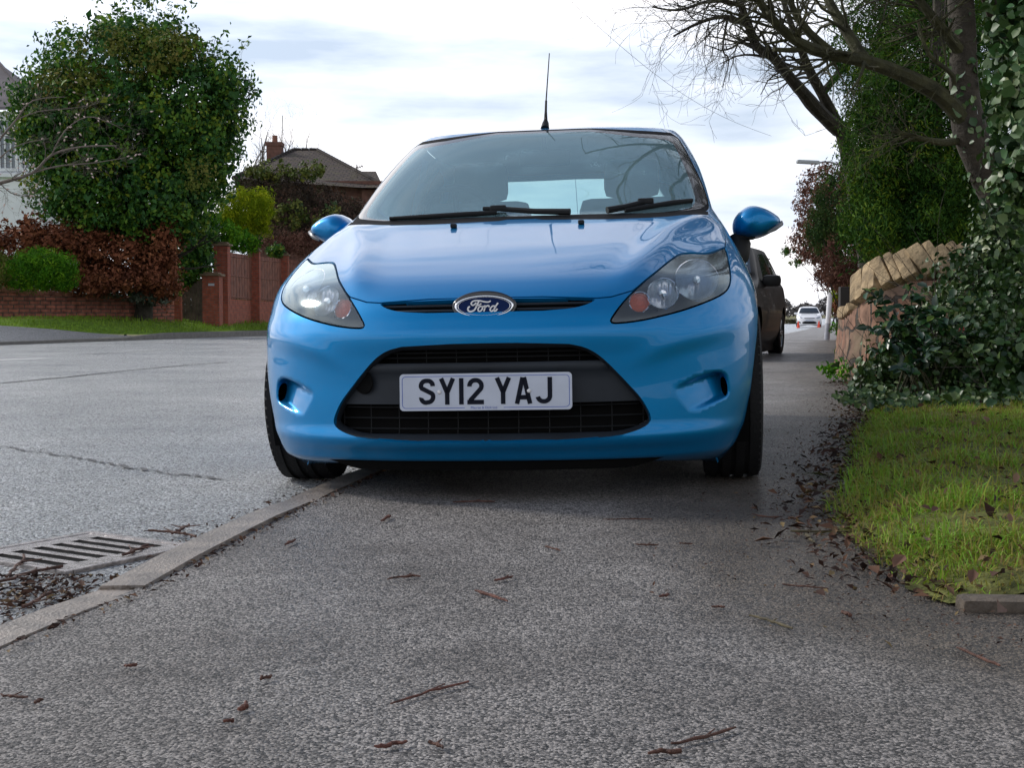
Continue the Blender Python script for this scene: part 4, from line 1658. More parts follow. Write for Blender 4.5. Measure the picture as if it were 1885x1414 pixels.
# pavement up to the wall line
WALLB = np.array([(6.5, -3), (6.0, 8.0), (2.78, 11.6), (3.0, 12.2), (3.45, 14), (4.85, 19.6), (7.3, 29.5), (10, 40), (16, 60), (26, 90), (52, 180), (158, 500)])
wx_of = pchip(WALLB[:, 1], WALLB[:, 0])
pv = strip_mesh('pavement', lambda y: kx_of(y) + .09, lambda y: wx_of(y) + .35, YS, 0, .004, M['pavement'], 60)
_vx = pchip([-3, 2.0, 2.6, 3.2, 4.26, 5.1, 6.2, 7.3, 8.6, 10.2, 11.5, 14, 20, 30], [1.6, 1.25, .86, .86, 1.07, 1.31, 1.62, 1.97, 2.3, 2.72, 2.85, 3.45, 4.9, 7.3])
_c = np.array([v.co[:] for v in pv.data.vertices])
_d = np.clip(1 - (_vx(_c[:, 1]) - _c[:, 0]) / .75, 0, 1) * (_c[:, 1] < 30)
_a = pv.data.attributes.new('rnd', 'FLOAT', 'POINT')
_a.data.foreach_set('value', _d.astype(np.float32))

# near kerb: stones with worn joints
V, F = [], []
cuts = [-2.6, -1.7, -.8, .1, 1.0, 1.87, 2.735, 3.98, 4.9, 5.8]
cuts += [5.8 + .915 * k for k in range(1, 60)]
for k in range(len(cuts) - 1):
    a, b = cuts[k] + .004, cuts[k + 1] - .004
    ys = np.linspace(a, b, 5)
    o = len(V)
    dz = .004 * math.sin(k * 2.3) + .006
    for i, y in enumerate(ys):
        x = float(kx_of(y))
        z = float(drop(y)) + dz
        e = .006 if i in (0, 4) else 0
        V += [(x - .012, y, -.12 + z), (x - .006, y, z - .022 - e), (x + .010, y, z - e), (x + .102, y, z + .001 - e), (x + .108, y, z - .02)]
    for i in range(4):
        for j in range(4):
            q = o + i * 5 + j
            F.append((q, q + 5, q + 6, q + 1))
    for i in (0, 4):
        q = [o + i * 5 + j for j in range(5)]
        F.append(q if i == 0 else q[::-1])
tag(fix_normals(mesh_obj('kerb', V, F, M['kerb'])), kind='structure')
V, F = [], []
ys = np.concatenate([np.arange(-4, 34, .5), np.arange(34, 90, 1.0), np.arange(90, 480, 10)])
for y in ys:
    x = float(fx_of(y))
    up = .035 + .09 * float(sstep(30.5, 33.5, y))
    z = float(drop(y))
    V += [(x + .03, y, ROADZ + z - .05), (x + .02, y, up - .01 + z), (x, y, up + z), (x - .14, y, up + .004 + z), (x - .14, y, -.3 + z)]
for i in range(len(ys) - 1):
    for j in range(4):
        q = i * 5 + j
        F.append((q, q + 5, q + 6, q + 1))
tag(fix_normals(mesh_obj('far_kerb', V, F, M['kerb_far'])), kind='structure')

# driveway apron and grass bank on the other side
def far_side(y):
    return float(fx_of(y)) - .14


P = [(far_side(y), y, .036) for y in np.linspace(14, 32, 19)]
top_edge = [(-15.2, 14, .30), (-14.2, 22, .33), (-12.7, 28.5, .33), (-11.75, 30.5, .318), (-10.7, 31, .226), (-10.1, 31.8, .131), (-9.5, 32.6, .05)]
q = [Vector(p) for p in P] + [Vector(p) for p in top_edge[::-1]]
bm = bmesh.new()
f = bm.faces.new([bm.verts.new(p) for p in q])
bmesh.ops.triangulate(bm, faces=[f])
me = bpy.data.meshes.new('driveway')
bm.to_mesh(me)
bm.free()
me.materials.append(M['apron'])
o = bpy.data.objects.new('driveway', me)
COL.objects.link(o)
tag(fix_normals(o), kind='structure')


def bank_edge(y):
    return float(np.interp(y, [22, 28.5, 30.5, 31, 31.8, 32.6, 33], [-14.2, -12.7, -11.75, -10.7, -10.1, -9.5, far_side(33)])) if y < 33 else far_side(y)


def bank_z(x, y, e):
    z0 = float(np.interp(y, [28.5, 30.5, 31, 31.8, 32.6, 33], [.34, .325, .235, .14, .10, .10]))
    return z0 + (.46 - z0) * float(sstep(0, 3.0, e - x))


V, F = [], []
ys = np.concatenate([np.linspace(22, 30, 9), np.linspace(30.3, 33, 11), np.linspace(33.5, 75, 43)])
for y in ys:
    e = bank_edge(y)
    for d in (0, .4, 1, 1.8, 3, 5, 30):
        V.append((e - d, y, bank_z(e - d, y, e) + (.02 if d else -.01) + float(drop(y))))
for i in range(len(ys) - 1):
    for j in range(6):
        k = i * 7 + j
        F.append((k, k + 7, k + 8, k + 1))
# ground of the gardens left of the apron
tag(fix_normals(mesh_obj('grass_bank', V, F, M['lawn'], None, True)), kind='structure')
tag(mesh_obj('garden_ground', [(-60, -5, .28), (-16.5, -5, .28), (-15.2, 14, .29), (-14.2, 22, .32), (-60, 22, .4)],
             [(0, 1, 2, 3, 4)], M['lawn']), kind='structure')

# road markings and seams
def ribbon(name, pts, w, mat, z=.004, label=None):
    P = [Vector(p) for p in pts]
    V, F = [], []
    for i, p in enumerate(P):
        t = P[min(i + 1, len(P) - 1)] - P[max(i - 1, 0)]
        n = Vector((-t.y, t.x, 0)).normalized() * (w[i] if hasattr(w, '__len__') else w) / 2
        V += [p + n + Vector((0, 0, z)), p - n + Vector((0, 0, z))]
    for i in range(len(P) - 1):
        F.append((2 * i, 2 * i + 2, 2 * i + 3, 2 * i + 1))
    o = fix_normals(mesh_obj(name, V, F, mat))
    return tag(o, kind='structure')


R0 = lambda px, py: gnd(px, py, ROADZ)
ribbon('road_marking', [R0(-260, 672), R0(0, 663), R0(84, 660)], .20, M['line_paint'])
for k, (L, w) in enumerate(((((0, 706), (120, 695), (250, 681), (340, 673), (420, 667)), .05), (((150, 653), (300, 645), (492, 640)), .06),
                            (((0, 823), (60, 832), (130, 842), (200, 855), (300, 872), (420, 884)), .022))):
    pts = []
    Lw = [R0(*p) for p in L]
    for i in range(len(Lw) - 1):
        for t in np.linspace(0, 1, 14, endpoint=False):
            p = Lw[i].lerp(Lw[i + 1], float(t))
            pts.append(p + Vector((0, random.uniform(-.03, .03), 0)))
    ribbon('road_seam', pts, [w * random.uniform(.3, 1.2) for _ in pts], M['tar'])

# ------------------------------------------------------------------ foliage machinery
def leaves(name, P, Nrm, size, mat, parent=None, aspect=.55, fold=.25, jitter=.9, rnd=None, var=.35, holly=False, droop=0.0):
    """one folded leaf of two or four faces at each point, turned roughly to the given normal"""
    P = np.asarray(P, float)
    n = len(P)
    N = np.asarray(Nrm, float) + rng.normal(0, jitter, (n, 3))
    N /= np.linalg.norm(N, axis=1)[:, None] + 1e-9
    T = rng.normal(0, 1, (n, 3))
    T[:, 2] -= droop
    T -= (T * N).sum(1)[:, None] * N
    T /= np.linalg.norm(T, axis=1)[:, None] + 1e-9
    B = np.cross(N, T)
    s = np.asarray(size) * np.exp(rng.normal(0, var, n))
    s = s[:, None]
    if rnd is None:
        rnd = rng.random(n)
    if holly:
        q = [P - T * s * .5, P - T * s * .15 + B * s * aspect * .5 + N * s * fold * .5, P + T * s * .2 + B * s * aspect * .42 + N * s * fold * .4, P + T * s * .5 - N * s * .1,
             P + T * s * .2 - B * s * aspect * .42 + N * s * fold * .4, P - T * s * .15 - B * s * aspect * .5 + N * s * fold * .5]
        V = np.stack(q, 1).reshape(-1, 3)
        i = (np.arange(n) * 6)[:, None]
        F = np.concatenate([i + np.array([[0, 3, 2, 1]]), i + np.array([[0, 5, 4, 3]])])
        k = 6
    else:
        q = [P - T * s * .5, P + B * s * aspect * .5 + N * s * fold * .5, P + T * s * .5, P - B * s * aspect * .5 + N * s * fold * .5]
        V = np.stack(q, 1).reshape(-1, 3)
        i = (np.arange(n) * 4)[:, None]
        F = np.concatenate([i + np.array([[0, 2, 1]]), i + np.array([[0, 3, 2]])])
        k = 4
    return mesh_obj(name, V, F, mat, parent, False, np.repeat(rnd, k))


def ball(n):
    v = rng.normal(0, 1, (n, 3))
    return v / np.linalg.norm(v, axis=1)[:, None]


def clumped(c, r, k, per, cr, shell=(.75, 1.0), flat=1.0, fill=.15):
    """leaf places on many small clumps that together make a crown (c centre, r radii)"""
    c, r = np.array(c, float), np.array(r, float)
    D = ball(k)
    C = c + D * r * rng.uniform(shell[0], shell[1], (k, 1))
    nf = int(k * fill)
    if nf:
        C[:nf] = c + ball(nf) * r * rng.uniform(.2, .8, (nf, 1))
    R = cr * np.exp(rng.normal(0, .3, k))
    cid = np.repeat(np.arange(k), per)
    d = ball(k * per)
    P = C[cid] + d * R[cid][:, None] * rng.uniform(.55, 1.05, (k * per, 1)) * np.array([1, 1, flat])
    tone = np.clip(rng.normal(.5, .2, k), 0, 1)
    rnd = np.clip(tone[cid] + rng.normal(0, .13, k * per), 0, 1)
    return P, d + .6 * D[cid], rnd


class Wood:
    """tapering limbs gathered in one mesh"""
    def __init__(s):
        s.m = MB()
        s.tips = []

    def limb(s, pts, r0, r1, n=7):
        pts = [Vector(p) for p in pts]
        Q = []
        for i in range(len(pts) - 1):
            p0, p1, p2, p3 = pts[max(i - 1, 0)], pts[i], pts[i + 1], pts[min(i + 2, len(pts) - 1)]
            for t in (0, .34, .67):
                Q.append(.5 * (2 * p1 + (p2 - p0) * t + (2 * p0 - 5 * p1 + 4 * p2 - p3) * t * t + (3 * p1 - p0 - 3 * p2 + p3) * t ** 3))
        Q.append(pts[-1])
        R = [r0 + (r1 - r0) * i / (len(Q) - 1) for i in range(len(Q))]
        R = [r * random.uniform(.93, 1.07) for r in R]
        s.m.tube(Q, R, n)
        return Q, R

    def grow(s, p, d, L, r, depth, up=.1, wob=.22, split=3, n=5):
        """a wandering branch that throws side shoots"""
        pts, p = [Vector(p)], Vector(p)
        d = Vector(d).normalized()
        k = max(3, min(7, int(L / .12)))
        for i in range(k):
            d = (d + Vector((random.gauss(0, wob), random.gauss(0, wob), random.gauss(0, wob) + up * .3))).normalized()
            p = p + d * (L / k)
            pts.append(p)
        R = [max(.0016, r * (1 - .75 * i / k)) for i in range(k + 1)]
        s.m.tube(pts, R, n if r > .006 else 3, False)
        s.tips.append((pts[-1], d))
        if depth > 0:
            for j in range(split):
                i = random.randint(max(1, k // 4), k)
                b = pts[i]
                t = (pts[i] - pts[i - 1]).normalized()
                side = t.cross(Vector((random.gauss(0, 1), random.gauss(0, 1), random.gauss(0, 1)))).normalized()
                nd = (t * .75 + side * random.uniform(.5, 1.0)).normalized()
                s.grow(b, nd, L * random.uniform(.45, .75), R[i] * .65, depth - 1, up, wob, split, n)
        return pts

    def build(s, name, mat, parent):
        return s.m.build(name, mat, parent, True)


M['bark'] = pmat('bark', (0.035, 0.030, 0.022), 0.9, noise=0.5, nscale=9, bump=0.8, bscale=30)
M['bark_moss'] = pmat('bark_moss', (0.040, 0.040, 0.016), 0.9, noise=0.6, nscale=7, bump=0.8, bscale=26)
M['bark_trunk'] = pmat('bark_trunk', (0.040, 0.033, 0.024), 0.9, noise=0.45, nscale=8, bump=0.9, bscale=30)
M['twig_grey'] = pmat('twig_grey', (0.13, 0.105, 0.09), 0.85, noise=0.3, nscale=20)
M['leaf_dark'] = leaf_mat('leaf_dark', [(0, (.015, .052, .016)), (.4, (.034, .112, .022)), (.7, (.085, .19, .018)), (1, (.21, .25, .02))], .55, .22, .22)
M['leaf_flower'] = leaf_mat('leaf_flower', [(0, (.05, .09, .012)), (.5, (.115, .135, .02)), (1, (.18, .155, .035))], .7, .2)
M['leaf_beech'] = leaf_mat('leaf_beech', [(0, (.06, .018, .009)), (.5, (.17, .055, .025)), (1, (.30, .12, .055))], .7, .2)
M['leaf_bright'] = leaf_mat('leaf_bright', [(0, (.02, .08, .008)), (.5, (.07, .22, .012)), (1, (.18, .34, .015))], .7, .12, .2)
M['leaf_lime'] = leaf_mat('leaf_lime', [(0, (.09, .16, .005)), (.5, (.24, .32, .006)), (1, (.42, .44, .02))], .7, .12, .2)
M['leaf_conifer'] = leaf_mat('leaf_conifer', [(0, (.009, .032, .008)), (.5, (.034, .095, .012)), (.85, (.10, .18, .014)), (1, (.17, .22, .02))], .7, .12, .2)
M['leaf_brown'] = leaf_mat('leaf_brown', [(0, (.06, .024, .016)), (.5, (.15, .065, .046)), (1, (.23, .13, .09))], .8, .2)
M['leaf_holly'] = leaf_mat('leaf_holly', [(0, (.006, .022, .009)), (.5, (.013, .048, .014)), (.85, (.03, .085, .016)), (1, (.10, .16, .03))], .34, .5)
M['leaf_ivy'] = leaf_mat('leaf_ivy', [(0, (.010, .034, .010)), (.5, (.030, .070, .016)), (.85, (.085, .14, .035)), (1, (.17, .20, .09))], .40, .4, .1)
M['leaf_ivy_pale'] = leaf_mat('leaf_ivy_pale', [(0, (.02, .06, .02)), (.5, (.05, .12, .035)), (1, (.15, .20, .09))], .42, .4, .1)
M['leaf_clipped'] = leaf_mat('leaf_clipped', [(0, (.010, .022, .008)), (.45, (.024, .060, .014)), (.7, (.05, .09, .016)), (1, (.10, .060, .03))], .7, .12, .15)
M['bud'] = pmat('bud', (.55, .42, .38), .7)

# ------------------------------------------------------------------ right side: sandstone wall
M['sandstone'] = masonry_mat('sandstone', (.23, .115, .075), (.15, .10, .07), (.04, .033, .027), .23, .27, .016, rough_edges=.22, moss=(.20, .165, .10), bump=1.2, noise=.55)
M['coping'] = pmat('coping', (.30, .22, .125), .9, noise=0.6, nscale=7, bump=1.0, bscale=26)


def stone_wall():
    w = empty('sandstone_wall', (2.9, 11.2, 0), (0, 0, 0), 'rough red sandstone wall with slanting coping stones along the pavement', 'wall')
    base = Vector((2.9, 11.2, 0))
    path = [(26, 90), (16, 60), (10, 40), (7.32, 29.5), (4.87, 19.6), (3.9, 15.8), (3.45, 14.0), (3.16, 12.7), (2.99, 11.95), (2.96, 11.6), (3.06, 11.22), (3.30, 11.0), (3.7, 10.9), (4.4, 10.84), (5.6, 10.8), (8, 10.8)]
    hs = [.55, .55, .55, .55, .55, .55, .55, .55, .55, .60, .74, .84, .86, .86, .86, .86]
    P = densify(np.array([(a, b, h) for (a, b), h in zip(path, hs)]), .25, False)
    V, F = [], []
    n = len(P)
    t = np.gradient(P[:, :2], axis=0)
    t /= np.linalg.norm(t, axis=1)[:, None]
    nn = np.stack([-t[:, 1], t[:, 0]], 1)           # away from the pavement side
    nn *= np.where((nn @ np.array([1, .9]))[:, None] > 0, 1, -1)
    rows = 7
    for i in range(n):
        dz = float(drop(P[i, 1]))
        for j in range(rows + 1):
            z = -.1 + (P[i, 2] + .1) * j / rows
            b = .06 * (1 - j / rows) + random.uniform(-.014, .014)
            V.append((P[i, 0] - nn[i, 0] * b - base.x, P[i, 1] - nn[i, 1] * b - base.y, z + dz))
        V.append((P[i, 0] + nn[i, 0] * .36 - base.x, P[i, 1] + nn[i, 1] * .36 - base.y, P[i, 2] + dz))
        V.append((P[i, 0] + nn[i, 0] * .36 - base.x, P[i, 1] + nn[i, 1] * .36 - base.y, -.2 + dz))
    k = rows + 3
    for i in range(n - 1):
        for j in range(k - 1):
            q = i * k + j
            F.append((q, q + k, q + k + 1, q + 1))
    o = fix_normals(mesh_obj('wall_face', V, F, M['sandstone'], w, True))
    al = np.concatenate([[0], np.cumsum(np.linalg.norm(np.diff(P[:, :2], axis=0), axis=1))])
    uv = o.data.uv_layers.new(name='UVMap')
    for lp in o.data.loops:
        i_, j_ = divmod(lp.vertex_index, k)
        uv.data[lp.index].uv = (al[i_], V[lp.vertex_index][2] + (.3 * (j_ - rows) if j_ > rows else 0))
    # coping: slabs on edge, each leaning back
    c = MB()
    Q = densify(np.array([(a, b, h) for (a, b), h in zip(path, hs)]), .01, False)
    L = np.concatenate([[0], np.cumsum(np.linalg.norm(np.diff(Q[:, :2], axis=0), axis=1))])
    s_, k = L[-1], 0
    while s_ > .3 and k < 260:
        wd = random.uniform(.075, .15)
        i0 = np.searchsorted(L, s_ - wd / 2)
        p = Q[min(i0, len(Q) - 1)]
        tt = Q[min(i0 + 2, len(Q) - 1)] - Q[max(i0 - 2, 0)]
        tt = tt[:2] / (np.linalg.norm(tt[:2]) + 1e-9)
        nv = np.array([-tt[1], tt[0]])
        if nv @ np.array([1, .9]) < 0:
            nv = -nv
        tall = p[2] > .60
        h = random.uniform(.24, .30) if tall else random.uniform(.05, .09)
        sgl = -1 if tt[0] * nv[1] - tt[1] * nv[0] < 0 else 1
        R3 = Matrix(((tt[0], nv[0], 0), (tt[1], nv[1], 0), (0, 0, 1))).to_4x4()
        lean = Matrix.Rotation(random.uniform(-.42, -.30) if tall else 0, 4, 'X')
        cx, cy = p[0] + nv[0] * .17, p[1] + nv[1] * .17
        c.box((cx - base.x, cy - base.y, p[2] + h * .42 + float(drop(p[1]))), (wd * .47, .20, h * .55), R3 @ lean @ Matrix.Rotation(-.58 * sgl + random.uniform(-.06, .06), 4, 'Y'), .028)
        s_ -= wd
        k += 1
    c.build('coping', M['coping'], w, True)
    return w


stone_wall()

# ------------------------------------------------------------------ right side: verge with grass, edging stone
VERGE = [(.86, 2.56), (.84, 2.70), (.83, 2.95), (.86, 3.22), (.89, 3.65), (1.07, 4.26), (1.31, 5.1), (1.62, 6.2), (1.97, 7.3), (2.30, 8.6), (2.72, 10.2), (2.80, 11.2)]
vx_of = pchip([p[1] for p in VERGE], [p[0] for p in VERGE])
V, F = [], []
ys = np.linspace(2.56, 11.2, 60)
for j, y in enumerate(ys):
    a = float(vx_of(y)) + .03 * math.sin(y * 9) + .02 * math.sin(y * 23)
    for i in range(26):
        x = a + (i / 25) ** 1.3 * (6.0 - a)
        V.append((x, y, .006 + .05 * float(sstep(0, .35, x - a)) + .012 * math.sin(x * 7 + y * 3) * math.sin(y * 5) * min(1, (x - a) * 4)))
for j in range(len(ys) - 1):
    for i in range(25):
        k = j * 26 + i
        F.append((k, k + 1, k + 27, k + 26))
M['verge_soil'] = pmat('verge_soil', (0.105, 0.110, 0.034), 0.95, noise=0.6, nscale=12, bump=0.8, bscale=60, spec=0.1)
tag(mesh_obj('verge', V, F, M['verge_soil'], None, True), kind='structure')


def verge_z(x, y):
    a = vx_of(y)
    return .006 + .05 * sstep(0, .35, x - a)


def grass(name, n, area, h, w, mat, zfun, lean=.6, keep=None):
    x = rng.uniform(area[0], area[1], n)
    y = area[2] + (area[3] - area[2]) * rng.random(n) ** area[4]
    ok = keep(x, y)
    x, y = x[ok], y[ok]
    n = len(x)
    z = zfun(x, y) - .004
    a = rng.uniform(0, 2 * PI, n)
    tuft = .5 + .5 * np.sin(x * 8.3 + 1.7 * np.sin(y * 6)) * np.sin(y * 7.1 + 2 * np.sin(x * 4))
    H = h * np.exp(rng.normal(0, .35, n)) * (.45 + 1.0 * tuft)
    W = w * rng.uniform(.7, 1.3, n)
    ld = rng.uniform(0, 2 * PI, n)
    lm = np.abs(rng.normal(0, lean, n))
    P0 = np.stack([x, y, z], 1)
    side = np.stack([np.cos(a), np.sin(a), np.zeros(n)], 1) * W[:, None] / 2
    ln = np.stack([np.cos(ld), np.sin(ld), np.zeros(n)], 1)
    P1 = P0 + ln * (H * lm * .35)[:, None] + np.array([0, 0, 1]) * (H * .6)[:, None]
    P2 = P0 + ln * (H * lm)[:, None] + np.array([0, 0, 1]) * (H * (1 - .25 * np.clip(lm, 0, 2)))[:, None]
    V = np.stack([P0 - side, P0 + side, P1 + side * .8, P1 - side * .8, P2], 1).reshape(-1, 3)
    i = (np.arange(n) * 5)[:, None]
    F = np.concatenate([i + np.array([[0, 1, 2]]), i + np.array([[0, 2, 3]]), i + np.array([[3, 2, 4]])])
    rnd = np.clip(.45 + .35 * (tuft - .5) + rng.normal(0, .22, n), 0, 1)
    return mesh_obj(name, V, F, mat, None, False, np.repeat(rnd, 5))


M['grass_blade'] = leaf_mat('grass_blade', [(0, (.22, .15, .06)), (.28, (.24, .20, .04)), (.48, (.20, .27, .025)), (.8, (.14, .34, .02)), (1, (.28, .42, .05))], .6, .25, .25)
g = grass('grass', 240000, (.7, 5.4, 2.58, 8.6, 1.15), .034, .0034, M['grass_blade'], verge_z, 1.5,
          lambda x, y: (x > vx_of(y) + .02 * np.sin(y * 31) - .01 + .12 * rng.random(len(x)) ** 2) & (x < y * .60 + .5)
          & (rng.random(len(x)) < .22 + .35 * (y < 3.1) + .90 * sstep(-.5, .3, np.sin(x * 5.1 + y * 2.3) * np.sin(y * 4.3 - x * 2.2))))
tag(g, 'green and straw coloured grass growing on the verge by the hedge', 'grass', kind='stuff')
g = grass('grass', 30000, (-16, -4, 28.5, 44, 1.0), .055, .018, leaf_mat('grass_bank_blade', [(0, (.12, .17, .015)), (.5, (.15, .26, .02)), (1, (.22, .34, .04))], .6, .2, .2),
          lambda x, y: np.array([bank_z(a, b, bank_edge(b)) + .02 for a, b in zip(x, y)]), .5,
          lambda x, y: np.array([a < bank_edge(b) - .05 and a > bank_edge(b) - 4 for a, b in zip(x, y)]))
tag(g, 'short bright green grass on the bank below the brick wall', 'grass', kind='stuff')
e = MB()
pA, pB = Vector((.86, 2.535, .002)), Vector((1.9, 2.45, .002))
dd = (pB - pA)
e.box((pA + pB) / 2, (dd.length / 2, .035, .024), Matrix.Rotation(math.atan2(dd.y, dd.x), 4, 'Z'), .014)
tag(e.build('edging_stone', pmat('edging', (.075, .058, .042), .8, noise=.45, nscale=18, bump=.6, bscale=50), None, True), 'brown edging stone along the front end of the grass verge', 'edging stone')

# ------------------------------------------------------------------ street things: drain, twigs, other cars
M['iron'] = pmat('iron', (.30, .275, .265), .24, .6, noise=.4, nscale=25, bump=.3, bscale=70)


def drain():
    A, B, C_, D = R0(115, 979), R0(309, 1009), R0(183, 1062), R0(-25, 1035)
    c = (A + B + C_ + D) / 4
    u = ((B - A) + (C_ - D)).normalized()
    v = Vector((-u.y, u.x, 0))
    if v.dot(C_ - B) < 0:
        v = -v
    hu, hv = .5 * ((B - A).length + (C_ - D).length) / 2, .5 * ((C_ - B).length + (D - A).length) / 2
    R3 = Matrix(((u.x, v.x, 0, 0), (u.y, v.y, 0, 0), (0, 0, 1, 0), (0, 0, 0, 1)))
    d = empty('drain_cover', c, (0, 0, 0), 'worn iron drain grating in the gutter beside the kerb', 'drain cover')
    f = MB()
    for s_, (a, b) in (((0, 1), (hu, .011)), ((0, -1), (hu, .011)), ((1, 0), (.011, hv - .024)), ((-1, 0), (.011, hv - .024))):
        f.box(R3 @ Vector((s_[0] * (hu - .011), s_[1] * (hv - .011), .004)), (a, b, .007), R3, .003)
    f.build('frame', M['iron'], d)
    g = MB()
    iu, iv = hu - .030, hv - .030
    n = 6
    pitch = 2 * iv / n
    for k in range(n + 1):
        y = -iv + pitch * k
        g.box(R3 @ Vector((0, y, .0068)), (iu, pitch * .21, .0012), R3, .0008)
    for s_ in (-1, 1):
        g.box(R3 @ Vector((s_ * (iu - .020), 0, .0072)), (.028, iv + pitch * .2, .0012), R3, .0008)
    g.build('grate', M['iron'], d)
    p = MB()
    p.box(R3 @ Vector((0, 0, -.001)), (hu - .004, hv - .004, .0055), R3)  # flat black sheet just under the bars paints the dark of the drain
    p.build('pit_shade', M['void'], d)


drain()

M['twig'] = pmat('twig', (.075, .032, .020), .8, noise=.5, nscale=60, bump=.5, bscale=120)
M['twig_red'] = pmat('twig_red', (.095, .034, .022), .8, noise=.5, nscale=60, bump=.5, bscale=120)
M['twig_olive'] = pmat('twig_olive', (.065, .052, .024), .8, noise=.4, nscale=60)
TW = [((713, 1069), (745, 1062), (775, 1063), .0045, 'twig', 'short dark twig with a knobbly end in the middle of the pavement'),
      ((874, 1090), (905, 1099), (936, 1110), .0055, 'twig_red', 'thick reddish crooked twig in the middle of the pavement'),
      ((909, 1071), (926, 1069), (943, 1063), .0045, 'twig_red', 'stubby reddish twig just behind the thick crooked one'),
      ((720, 1299), (790, 1275), (862, 1258), .0035, 'twig_red', 'long thin curved reddish twig on the near pavement'),
      ((690, 1379), (718, 1377), (747, 1370), .0048, 'twig_red', 'straight bright reddish twig nearest the viewer'),
      ((792, 1371), (804, 1374), (815, 1382), .0042, 'twig', 'small hooked twig right of the bright reddish one'),
      ((1197, 1391), (1225, 1390), (1256, 1388), .0052, 'twig', 'thick dark straight stick at the near edge of the pavement'),
      ((1238, 1374), (1295, 1362), (1355, 1343), .0038, 'twig', 'long slender twig just behind the thick dark stick'),
      ((834, 926), (870, 924), (911, 925), .0045, 'twig', 'thin straight twig lying in front of the car bumper'),
      ((703, 961), (710, 957), (718, 952), .007, 'twig_red', 'tiny reddish chip of bark left of the car number plate'),
      ((1170, 1004), (1190, 1006), (1212, 1005), .004, 'twig', 'straight dark twig between the car and the verge'),
      ((1250, 1001), (1262, 1003), (1275, 1003), .0035, 'twig', None),
      ((1003, 1008), (1018, 1012), (1033, 1016), .004, 'twig', None),
      ((1213, 1101), (1222, 1100), (1233, 1097), .005, 'twig_red', None),
      ((1383, 1136), (1420, 1146), (1460, 1160), .0042, 'twig_olive', 'olive brown twig pointing at the verge edging stone'),
      ((1440, 1078), (1480, 1082), (1525, 1086), .0035, 'twig', 'thin dark twig beside a pale forked one near the verge'),
      ((1455, 981), (1512, 982), (1572, 981), .006, 'twig_olive', 'long mossy stick with a bent shoot beside the verge'),
      ((1484, 985), (1494, 996), (1500, 1004), .006, 'twig_olive', 'short thick olive stub leaning against the mossy stick'),
      ((1760, 1195), (1800, 1212), (1840, 1228), .0042, 'twig', 'dark twig in front of the edging stone'),
      ((1548, 1130), (1558, 1133), (1568, 1137), .006, 'twig', None),
      ((1310, 1120), (1322, 1119), (1335, 1120), .004, 'twig', None),
      ((527, 1005), (534, 1001), (544, 996), .006, 'twig_red', None),
      ((228, 1229), (240, 1229), (252, 1227), .0045, 'twig_red', None),
      ((480, 1254), (488, 1252), (497, 1249), .005, 'twig', None),
      ((412, 1332), (422, 1331), (432, 1328), .004, 'twig_red', None),
      ((441, 1310), (449, 1307), (458, 1302), .006, 'twig_red', None),
      ((0, 1283), (24, 1285), (49, 1287), .0035, 'twig', 'thin twig at the left edge of the pavement'),
      ((61, 1298), (70, 1295), (80, 1290), .004, 'twig', None),
      ((1110, 958), (1160, 956), (1200, 957), .003, 'twig', None),
      ((1385, 948), (1410, 956), (1440, 953), .004, 'twig', None)]
for a, b, c_, r, mt, lab in TW:
    r *= .62
    P = [gnd(*p, .004) for p in (a, b, c_)]
    m = MB()
    Q = []
    for i in range(9):
        t = i / 8
        p = P[0] * (1 - t) ** 2 + P[1] * 2 * t * (1 - t) + P[2] * t * t
        Q.append(p + Vector((random.gauss(0, r * .5), random.gauss(0, r * .7), r * .8 + abs(random.gauss(0, r * .3)))))
    m.tube(Q, [r * random.uniform(.75, 1.15) * (1 if 0 < i < 8 else .6) for i in range(9)], 7)
    if lab and r < .0028:
        m.tube([Q[4], Q[4] + (Q[5] - Q[4]) * 1.2 + Vector((.004, .012, .004))], [r * .7, r * .4], 5)
    o = m.build('twig', M[mt], None, True)
    tag(o, lab or 'small broken bit of twig scattered on the grey pavement', 'twig', 'twigs scattered on the pavement')
# twigs caught by the drain
for k, L in enumerate((((0, 1082), (60, 1062), (112, 1054)), ((42, 1130), (70, 1118), (92, 1104)), ((272, 986), (310, 987), (362, 997)),
                       ((318, 992), (335, 984), (346, 975)), ((225, 1033), (250, 1026), (270, 1014)), ((8, 1074), (32, 1058), (45, 1032)))):
    P = [R0(*p) + Vector((0, 0, .014)) for p in L]
    m = MB()
    Q = [P[0] * (1 - t) ** 2 + P[1] * 2 * t * (1 - t) + P[2] * t * t + Vector((random.gauss(0, .004), random.gauss(0, .004), 0)) for t in np.linspace(0, 1, 8)]
    m.tube(Q, [.0035] * 8, 6)
    for j in (2, 4, 5):
        m.tube([Q[j], Q[j] + Vector((random.uniform(-.05, .05), random.uniform(-.03, .05), .006))], [.0025, .0012], 4)
    o = m.build('twig', M['twig'], None, True)
    tag(o, ['long twig lying below the drain grating in the gutter', 'dark stick leaning on the kerb below the drain', 'branched twig on the road between drain and kerb',
            'small upright twig beside the branched one by the kerb', 'twig caught on the right end of the drain grating', 'thin twig standing off the left end of the drain grating'][k], 'twig', 'twigs round the drain')

